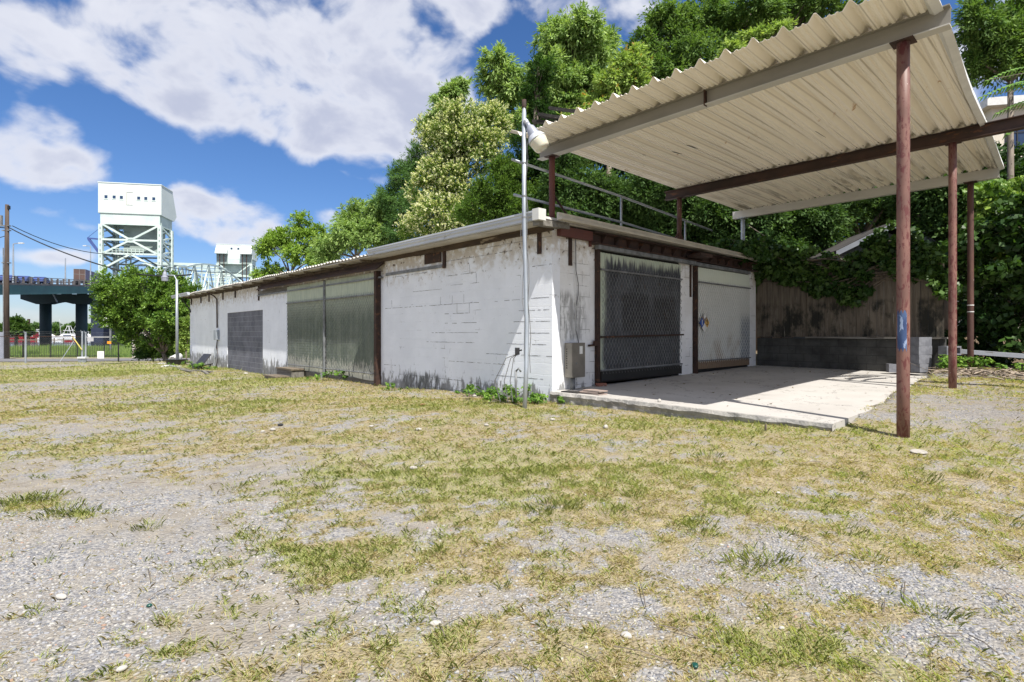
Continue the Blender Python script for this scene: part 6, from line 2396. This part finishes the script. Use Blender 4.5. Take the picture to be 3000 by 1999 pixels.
def towerf(name, label, cx, cy, ang, hw, dp, ztop, zdeck, sc=1., front=True, far=False):
    """lift tower; local x across the road, local y along it away from the viewer"""
    r = root(name, label, 'lift tower', (cx, cy, WL), ang)
    zt = ztop - WL
    zd = zdeck - WL
    hh = zt * .0 + 11.2 * sc           # machinery house height
    zb = zt - hh
    m = MB()
    # house: vertical front, sloping outer wall on the side away from the viewer
    if not far:
        prof = [(-1.0, zb), (-1.0, zt), (dp * .9, zt), (dp + 3.0, zb + 2.3), (dp + .6, zb)]
        m.extr([(-hw - .6, a, b) for (a, b) in prof], (2 * hw + 1.2, 0, 0))
    else:
        m.box((-hw - .6, 0, zb), (hw + .6, dp + 1, zt))
        for (x0_, x1_) in ((-hw - .6, -hw * .38), (hw * .38, hw + .6)):
            m.extr([(x0_, 0, zt - .4), (x0_, -3.4, zb + 3.2), (x0_, -3.3, zb + 2.8), (x0_, 0, zb + 3.0)], (x1_ - x0_, 0, 0))
    h = m.build('machinery_house', 'tower_house', r)
    MB().box((-hw - .75, -1.15 if not far else -.15, zt + .001), (hw + .75, dp * .9 if not far else dp + 1.1, zt + .35)).build('house_roof', 'tower_house', h)
    if not far:
        for fx in (-.80, -.53, -.29, .29, .53, .80):
            w = MB().box((fx * hw - .5, -1.06, zb + 5.6), (fx * hw + .5, -1.002, zb + 6.7)).build('window', 'glass_dark', h)
            MB().box((fx * hw - .6, -1.14, zb + 6.08), (fx * hw + .6, -1.07, zb + 6.2)) .build('window_frame', 'tower_house', w) if False else None
            MB().box((fx * hw - .75, -1.1, zb + 5.2), (fx * hw + .75, -1.02, zb + 5.35)).build('sill', 'white_steel', h)
        m = MB()
        m.box((-1.2, -1.1, zb + 8.2), (.9, -1.03, zb + 8.32)); m.box((-1.2, -1.1, zb + 3.4), (.9, -1.03, zb + 3.52)); m.box((-1.2, -1.1, zb + 3.4), (-1.05, -1.03, zb + 8.2))
        m.build('ladder', 'beige_trim', h)
        MB().box((-hw - .62, -1.05, zb - .02), (hw + .62, -.95, zb + .22)).build('seam', 'tower_dark', h)
    else:
        for fx in (-.18, .22):
            MB().box((fx * hw - .55, -.08, zb + 6.0), (fx * hw + .55, -.002, zb + 7.1)).build('window', 'glass_dark', h)
        m = MB()
        for x_ in (-hw * .8, -hw * .56, hw * .52, hw * .76):
            m.box((x_ - .22, -2.4, zd), (x_ + .22, -2.1, zb + 3.0))
        m.build('cable', 'rust', r)
        MB().box((-hw - .4, -.3, zb - 4.0 * sc), (-hw * .4, .0, zb + 3)).build('sheave_panel', 'tower_dark', r)
        MB().box((hw * .4, -.3, zb - 4.0 * sc), (hw + .4, 0, zb + 3)).build('sheave_panel', 'tower_dark', r)
    # girder band below the house
    MB().box((-hw, -.8 if not far else .05, zb - 4.0 * sc), (hw, -.2 if not far else .5, zb)).box((-hw, dp - .5, zb - 4 * sc), (hw, dp, zb)).box((hw - .4, .55, zb - 4 * sc), (hw, dp - .55, zb)).box((-hw, .55, zb - 4 * sc), (-hw + .4, dp - .55, zb)).build('head_girder', 'white_steel', r)
    MB().box((-hw * .42 if not far else -hw * .8, dp * .35, zb - 13.5 * sc), (hw - .9 if not far else hw * .8, dp * .62, zb - 3.0)).build('counterweight', 'tower_dark' if not far else 'white_steel', r)
    # legs with lacing holes
    for i, (x, y) in enumerate(((-hw + .1, -.4), (hw - .1, -.4), (-hw + .1, dp - .5), (hw - .1, dp - .5))):
        lg = MB().box((x - .66, y - .66, 0), (x + .66, y + .66, zb - (4.0 * sc if y > 0 or True else 0))).build('leg', 'white_steel', r)
        m = MB()
        z = zd
        while z < zb - 4.2 * sc:
            m.box((x - .2, y - .69, z), (x + .2, y - .665, z + .9))
            if x > 0:
                m.box((x + .665, y - .2, z), (x + .69, y + .2, z + .9))
            z += 2.1
        m.build('lacing_holes', 'tower_dark', lg)
    # X bracing on front, back and sides
    top, bot = zb - 4.0 * sc, zd
    z3 = top - (top - bot) * 0.34
    z4 = top - (top - bot) * 0.655
    def face(y, th, mat):
        m = MB()
        xl, xr = -hw + .6, hw - .6
        m.bar((xl, y, top), (0, y, z3), th, th); m.bar((xr, y, top), (0, y, z3), th, th)
        m.bar((0, y, z3), (xl, y, z4), th, th); m.bar((0, y, z3), (xr, y, z4), th, th)
        m.bar((xl, y, z3), (xr, y, z3), th, th); m.bar((xl, y, z4), (xr, y, z4), th, th)
        m.bar((0, y, z4), (xl, y, bot), th, th); m.bar((0, y, z4), (xr, y, bot), th, th)
        m.box((-1.4, y - .3, z3 - .9), (1.4, y + .3, z3 + .9))
        return m
    face(-.5, .66, 'white_steel').build('cross_brace', 'white_steel', r)
    face(dp - .5, .55, 'tower_dark').build('cross_brace', 'tower_dark', r)
    for x in (-hw + .1, hw - .1):
        m = MB()
        zs = [top - (top - bot) * f for f in (0, .17, .34, .5, .655, .83, 1)]
        for k in range(6):
            ya, yb = (-.4, dp - .5) if k % 2 == 0 else (dp - .5, -.4)
            m.bar((x, ya, zs[k]), (x, yb, zs[k + 1]), .6, .6)
            m.bar((x, ya * .5 + yb * .5, (zs[k] + zs[k + 1]) / 2), (x, ya if k % 2 else ya, zs[k + 1]), .35, .35)
            if k in (2, 4):
                m.bar((x, -.4, zs[k]), (x, dp - .5, zs[k]), .6, .6)
        m.build('side_brace', 'white_steel' if x > 0 else 'tower_dark', r)
    # stair shaft inside the left legs
    if not far:
        m = MB()
        x = -hw * .62
        for xx_ in (x, x + 2.6, x + 4.2):
            m.bar((xx_, dp * .4, bot), (xx_, dp * .4, top), .4, .4)
        z = bot
        k = 0
        while z < top - 2:
            m.bar((x, dp * .4, z), (x + 4.2, dp * .4, z + 2), .3, .3)
            m.bar((x + 4.2, dp * .4, z + 2), (x, dp * .4, z + 2.2), .3, .3)
            m.box((x, dp * .3, z), (x + 4.2, dp * .55, z + .15))
            z += 2.4
        m.build('stair_shaft', 'tower_dark', r)
        m = MB()
        m.bar((-hw * .6, -.9, z4 + 1.0), (hw * .45, -.9, z4 + 1.0), .15); m.bar((-hw * .6, -.9, z4 + 1.9), (hw * .45, -.9, z4 + 1.9), .15)
        k = -hw * .6
        while k < hw * .45:
            m.bar((k, -.9, z4), (k, -.9, z4 + 1.9), .15)
            k += 1.3
        m.build('walkway_railing', 'white_steel', r)
        m = MB()
        m.bar((-hw, -.4, z3), (-hw - 4.4, -.4, z3 + .3), .5); m.bar((-hw - 4.0, -.4, z3), (-hw - .7, -.4, z4 + .5), .8); m.bar((-hw - 4.4, -.4, z3 + .4), (-hw, -.4, z3 + 4.5), .12)
        m.build('side_jib', 'blue_paint', r)
    # pier
    MB().box((-hw - 2.5, -2, -2), (hw + 2.5, dp + 2, zd - 4.5)).build('pier', 'navy' if not far else 'conc_grey', r)
    return r


# tower 1
Z1 = 205.0
tl, tr = np.array(fpx(297, Z1)), np.array(fpx(471, 209.0))
cen = (tl + tr) / 2
ang = math.atan2(tr[1] - tl[1], tr[0] - tl[0])
hw1 = np.linalg.norm(tr - tl) / 2
zt1 = EYE + (977 - 541.5) / FPX * 207
zd1 = EYE + (977 - 790) / FPX * 207
t1 = towerf('lift_tower', 'nearer and larger pale-green lift bridge tower with six small windows', cen[0], cen[1], ang, hw1, 10.5, zt1, zd1, .78 * 57 / 44)
Z2 = 345.0
tl, tr = np.array(fpx(637, Z2)), np.array(fpx(737, Z2 + 4))
cen2 = (tl + tr) / 2
ang2 = math.atan2(tr[1] - tl[1], tr[0] - tl[0])
hw2 = np.linalg.norm(tr - tl) / 2
zt2 = EYE + (977 - 717) / FPX * 346
t2 = towerf('lift_tower', 'farther pale lift bridge tower with two slanted hoods just above the roof line', cen2[0], cen2[1], ang2, hw2, 10.5, zt2, zd1 - 3, .80, far=True)
# truss lift span between
a = Vector((cen[0], cen[1] + 12, 0)); b = Vector((cen2[0], cen2[1] - 2, 0))
ts = root('truss_span', 'pale green steel truss span between the two lift towers', 'bridge', (a.x, a.y, WL))
og = (a.x, a.y, WL)
m = MB(); top_, mt2 = [], MB()
d_ = (b - a).normalized(); nrm_ = Vector((-d_.y, d_.x, 0))
zlo = zd1 - 6
for sd in (-1, 1):
    pts_t, pts_b = [], []
    N = 12
    for k in range(N + 1):
        t = k / N
        zt_ = zlo + 7 + 9.0 * math.sin(math.pi * min(max(t, .04), .96)) ** .8
        q = a.lerp(b, t) + nrm_ * sd * 9
        pts_t.append(Vector((q.x, q.y, zt_))); pts_b.append(Vector((q.x, q.y, zlo)))
    for k in range(N):
        m.bar(pts_t[k], pts_t[k + 1], .7); m.bar(pts_b[k], pts_b[k + 1], .7)
        m.bar(pts_b[k], pts_t[k], .42)
        m.bar(pts_b[k] if k % 2 else pts_t[k], pts_t[k + 1] if k % 2 else pts_b[k + 1], .5)
    top_.append(pts_t)
for k in range(1, 12):
    m.bar(top_[0][k], top_[1][k], .6)
    m.bar(top_[0][k], top_[1][k + 1], .45)
m.build('truss', 'white_steel', ts, org=og)
m = MB()
for k in range(1):
    q0, q1 = a + nrm_ * -9, b + nrm_ * -9
    m.add([(q0.x, q0.y, zlo - 1), (q1.x, q1.y, zlo - 1), (b.x + nrm_.x * 9, b.y + nrm_.y * 9, zlo - 1), (a.x + nrm_.x * 9, a.y + nrm_.y * 9, zlo - 1)], [(0, 1, 2, 3)])
m.build('span_deck', 'rail_conc', ts, org=og)


# things on the bridge
def on_deck(px, side=.02):
    r_ = (px - 1500) / FPX
    best = min(np.linspace(-.9, .97, 400), key=lambda s: abs(dk(s, side)[0] / dk(s, side)[1] - r_))
    return best


deckang = math.atan2(72, -30)
for (px, yt, lb, arm) in ((40, 715, 'lamp post standing on the bridge just right of the utility pole', True), (265, 722, 'lamp post on the bridge left of the first tower', True), (192, 757, 'plain lamp post without lamp between the other two on the bridge', False)):
    s = on_deck(px)
    q = dk(s, .02)
    r = root('bridge_lamp_post', lb, 'street lamp', q, 0, 'lamp posts on the bridge')
    H = EYE + (977 - yt) / FPX * q[1] - q[2]
    MB().tube([(0, 0, 0), (0, 0, H)], [.16, .09], 8).build('pole', 'galv', r)
    if arm:
        MB().bar((0, 0, H), (-1.2 if px > 100 else 1.2, 0, H + .15), .12).build('arm', 'galv', r)
        MB().obox((-1.4 if px > 100 else 1.4, 0, H + .12), (.8, .35, .18)).build('lamp_head', 'paint_white', r)


def truck(s, side, label, L=10, H=3.4, wmat_='lavender', back='brown_box'):
    q = dk(s, side)
    r = root('box_truck', label, 'truck', q, deckang)
    b_o = MB().box((0, -1.25, 1.0), (L, 1.25, 1.0 + H)).build('cargo_box', wmat_, r)
    MB().box((-.05, -1.22, 1.05), (-.005, 1.22, .95 + H)).build('rear_door', back, b_o)
    m = MB()
    for (a_, b_) in ((-1.22, -1.12), (-.06, .06), (1.12, 1.22)):
        m.box((-.09, a_, 1.05), (-.055, b_, .95 + H))
    for z in (1.1, 2.6, 3.9):
        m.box((-.10, -1.2, z), (-.092, 1.2, z + .12))
    m.build('door_bars', 'rail_conc', b_o)
    MB().box((L + .3, -1.15, .7), (L + 2.4, 1.15, 3.0)).build('cab', wmat_, r, bevel=.2)
    for x in (1.2, 2.4, L + 1.2):
        for y in (-1.2, .95):
            MB().tube([(x, y, .5), (x, y + .25, .5)], .5, 14).build('wheel', 'black', r)
    return r


truck(on_deck(233, .25), .25, 'brown-backed box truck driving on the bridge toward the tower', 12, 3.0)


def car(s, side, label, col):
    q = dk(s, side)
    r = root('car', label, 'car', q, deckang, 'cars on the bridge')
    body = MB().extr([(0, -.9, .35), (4.5, -.9, .35), (4.5, -.9, .85), (3.5, -.9, .95), (2.8, -.9, 1.45), (1.0, -.9, 1.5), (.2, -.9, 1.0), (0, -.9, .95)], (0, 1.8, 0)).build('body', col, r, bevel=.08)
    MB().extr([(.55, -.92, 1.0), (3.2, -.92, 1.0), (2.7, -.92, 1.36), (1.05, -.92, 1.4)], (0, 1.84, 0)).build('window', 'glass_dark', r)
    for x in (.9, 3.6):
        for y in (-.92, .72):
            MB().tube([(x, y, .34), (x, y + .2, .34)], .34, 14).build('wheel', 'black', r)


car(on_deck(60, .15), .15, 'dark blue car on the bridge nearest the left lamp post', 'blue_paint')
car(on_deck(110, .15), .15, 'blue car on the bridge midway between the lamp posts', 'blue_paint')
car(on_deck(14, .15), .15, 'blue car on the bridge seen left of the utility pole', 'blue_paint')
# control house on the deck by the tower
q = dk(on_deck(268, .5), .5)
# ================================================================== RIVER: boats, pilings, far shore
def boat(px, Z, L, kind, label, hullm='white_boat', flip=1, group='boats moored beyond the bridge'):
    x, y, _ = wp(px, 990, Z)
    r = root('boat', label, 'boat', (x, y, WL), 0, group)
    B = L * .15
    h = L * .13
    N = 10
    vs, fs = [], []
    for k in range(N + 1):
        t = k / N
        xx_ = (t - .5) * L * flip
        w = B * (1 if t < .55 else max(.03, 1 - ((t - .55) / .45) ** 1.8))
        hz_ = h * (1 + .35 * t * t)
        vs += [(xx_, -w, hz_), (xx_, -w * .8, -.3), (xx_, w * .8, -.3), (xx_, w, hz_)]
    for k in range(N):
        for j in range(3):
            q = k * 4 + j
            fs.append((q, q + 4, q + 5, q + 1))
        q = k * 4
        fs.append((q + 3, q + 7, q + 4, q))
    fs += [(0, 1, 2, 3), (N * 4 + 3, N * 4 + 2, N * 4 + 1, N * 4)]
    MB().add(vs, fs).build('hull', hullm, r)
    f = flip
    if kind == 'yacht':
        c = MB().extr([(-.40 * L * f, -B * .75, h), (.25 * L * f, -B * .75, h * 1.2), (.08 * L * f, -B * .75, h + L * .13), (-.38 * L * f, -B * .75, h + L * .13)], (0, B * 1.5, 0)).build('cabin', 'white_boat', r)
        MB().box((min(-.30 * L * f, -.08 * L * f), -B * .75 - .04, h + L * .045), (max(-.30 * L * f, -.08 * L * f), -B * .75 - .005, h + L * .09)).build('window', 'glass_dark', c)
        MB().extr([(0 * L * f, -B * .75 - .03, h + L * .05), (.14 * L * f, -B * .75 - .03, h + L * .05), (.06 * L * f, -B * .75 - .03, h + L * .09), (0 * L * f, -B * .75 - .03, h + L * .09)], (0, .025, 0)).build('window', 'glass_dark', c)
        fb = MB().extr([(-.34 * L * f, -B * .6, h + L * .13), (.02 * L * f, -B * .6, h + L * .13), (-.04 * L * f, -B * .6, h + L * .19), (-.32 * L * f, -B * .6, h + L * .17)], (0, B * 1.2, 0)).build('flybridge', 'white_boat', r)
        m = MB()
        for a in (-.30, -.04):
            m.bar((a * L * f, -B * .5, h + L * .17), (a * L * f * .9, -B * .5, h + L * .27), .12); m.bar((a * L * f, B * .5, h + L * .17), (a * L * f * .9, B * .5, h + L * .27), .12)
        m.box((min(-.30 * L * f, -.02 * L * f), -B * .6, h + L * .27), (max(-.30 * L * f, -.02 * L * f), B * .6, h + L * .285))
        m.build('hardtop', 'white_boat', fb)
    if kind == 'sport':
        c = MB().extr([(-.38 * L * f, -B * .75, h), (.18 * L * f, -B * .75, h * 1.2), (.05 * L * f, -B * .75, h + L * .14), (-.38 * L * f, -B * .75, h + L * .14)], (0, B * 1.5, 0)).build('cabin', 'white_boat', r)
        MB().box((min(-.3 * L * f, 0), -B * .75 - .04, h + L * .055), (max(-.3 * L * f, 0), -B * .75 - .005, h + L * .095)).build('window', 'glass_dark', c)
        m = MB()
        zb_, ztw = h + L * .14, h + L * .42
        for (sx_, sy_) in ((-.26, -1), (-.26, 1), (0, -1), (0, 1)):
            m.bar((sx_ * L * f, sy_ * B * .6, zb_), ((-.16 if sx_ < -.1 else -.10) * L * f, sy_ * B * .3, ztw), .14)
        m.box((min(-.27 * L * f, .02 * L * f), -B * .6, h + L * .26), (max(-.27 * L * f, .02 * L * f), B * .6, h + L * .275))
        m.box((min(-.18 * L * f, -.08 * L * f), -B * .35, ztw), (max(-.18 * L * f, -.08 * L * f), B * .35, ztw + .25))
        m.build('tuna_tower', 'white_boat', r)
        m = MB()
        m.bar((-.3 * L * f, -B * .7, h + L * .1), (-.55 * L * f, -B * 1.2, h + L * .5), .1)
        m.bar((.1 * L * f, -B * .7, h + L * .1), (.12 * L * f, -B * .8, h + L * .7), .08)
        m.build('outrigger', 'white_boat', r)
    if kind == 'tug':
        c = MB().box((-L * .1, -B * .6, h), (L * .48, B * .6, h + L * .20)).build('cabin', hullm, r)
        MB().box((-L * .12, -B * .65, h + L * .20), (L * .5, B * .65, h + L * .23)).build('cabin_roof', 'white_boat', c)
        m = MB()
        for k in range(4):
            m.box((-L * .48, -B * 1.0 - .03, h * .55 + k * .0), (-L * .12, -B - .005, h * .62))
        m.box((0, -B * .6 - .05, h + L * .05), (L * .44, -B * .6 - .01, h + L * .065)); m.box((0, -B * .6 - .05, h + L * .09), (L * .44, -B * .6 - .01, h + L * .10))
        m.build('stripe', 'white_boat', c)
        m = MB()
        for k in range(3):
            V_ = ico_v * .6
            m.add(V_ + np.array((-L * .4 + k * L * .09, 0, h + 1.0)), [tuple(q) for q in ico_f])
            m.box((-L * .4 + k * L * .09 - .1, -.1, h - .2), (-L * .4 + k * L * .09 + .1, .1, h + .6))
        m.build('deck_gear', 'galv', r)
    if kind == 'low':
        MB().extr([(-.2 * L * f, -B * .7, h), (.2 * L * f, -B * .7, h), (.1 * L * f, -B * .7, h + L * .1), (-.18 * L * f, -B * .7, h + L * .1)], (0, B * 1.4, 0)).build('cabin', 'white_boat', r)
    return r


boat(64, 260, 14.5, 'tug', 'red workboat with red cabin moored left of the bridge column', 'red_boat')
boat(136, 300, 15, 'yacht', 'white motor yacht with flybridge between the bridge columns', flip=1)
boat(192, 290, 14, 'sport', 'white sportfishing boat with a tall tower left of the second column', flip=-1)
boat(206, 250, 5.5, 'low', 'small red-hulled launch in front of the sportfishing boat', 'red_boat', -1)
boat(258, 300, 12, 'yacht', 'white cruiser partly hidden right of the second bridge column', flip=1)
boat(160, 270, 6, 'low', 'small white boat in front of the motor yacht')
q = wp(84, 935, 250)
o = MB().tube([(0, 0, -2), (0, 0, q[2] - WL)], .55, 10).build('piling', 'rust')
o.location = (q[0], q[1], WL)
tag(o, 'tall dark steel piling standing in the river left of the first column', 'piling')
m = MB()
x, y, _ = wp(120, 1000, 240)
r = root('dock', 'low wooden dock in front of the moored boats', 'dock', (x, y, WL))
MB().box((-26, -1.5, .9), (32, 1.5, 1.3)).build('deck', 'old_wood', r)
m = MB()
for k in range(-25, 32, 4):
    m.tube([(k, -1.4, -1), (k, -1.4, 2.0)], .22, 6)
m.build('dock_piles', 'old_wood', r)

# far shore tree line
rsx = np.random.RandomState(66)
pos, rr_ = [], []
for i in range(900):
    px = rsx.uniform(-150, 620)
    Zb = rsx.uniform(645, 690)
    hgt = 13 + 5 * fbm(np.array([px * .02]), np.array([0.]), 1, 3, 3)[0] * 2 - 4 + (6 if 30 < px < 72 else 0) * math.exp(-((px - 50) / 18) ** 2)
    z = WL + 1 + hgt * rsx.rand() ** .6
    pos.append(((px - 1500) / FPX * Zb, Zb, z)); rr_.append(rsx.uniform(2.0, 4.0))
V, F, C = leaves(rsx, 40000, np.array(pos), np.array(rr_), 2.0, .7, (.05, .10, .03), (.12, .20, .05), .7, 0)
o = arrmesh('far_woods', V, F, 'leaf', C)
o['kind'] = 'stuff'
tree('shore_tree', 'rounded tree on the river bank between the utility pole and the piling', 'tree', (wp(50, 990, 200)[0], 200),
     [(50, 945, 22, 16), (62, 965, 26, 16), (38, 965, 22, 16), (75, 975, 18, 12), (15, 968, 26, 14), (-10, 960, 20, 15)], 200, 90, 160, 1.3, 9000, 1.0, .6, (.04, .09, .02), (.10, .17, .035), trunk_r=.5, inner=.3)
tree('shore_tree', 'tree line bump between the two bridge columns behind the sportfishing boat', 'tree', (wp(220, 990, 420)[0], 420),
     [(222, 962, 14, 14), (205, 968, 16, 10), (260, 965, 20, 10), (160, 968, 20, 9)], 420, 91, 120, 2.2, 6000, 1.6, .6, (.04, .09, .02), (.10, .17, .035), trunk_r=.5, inner=.3)
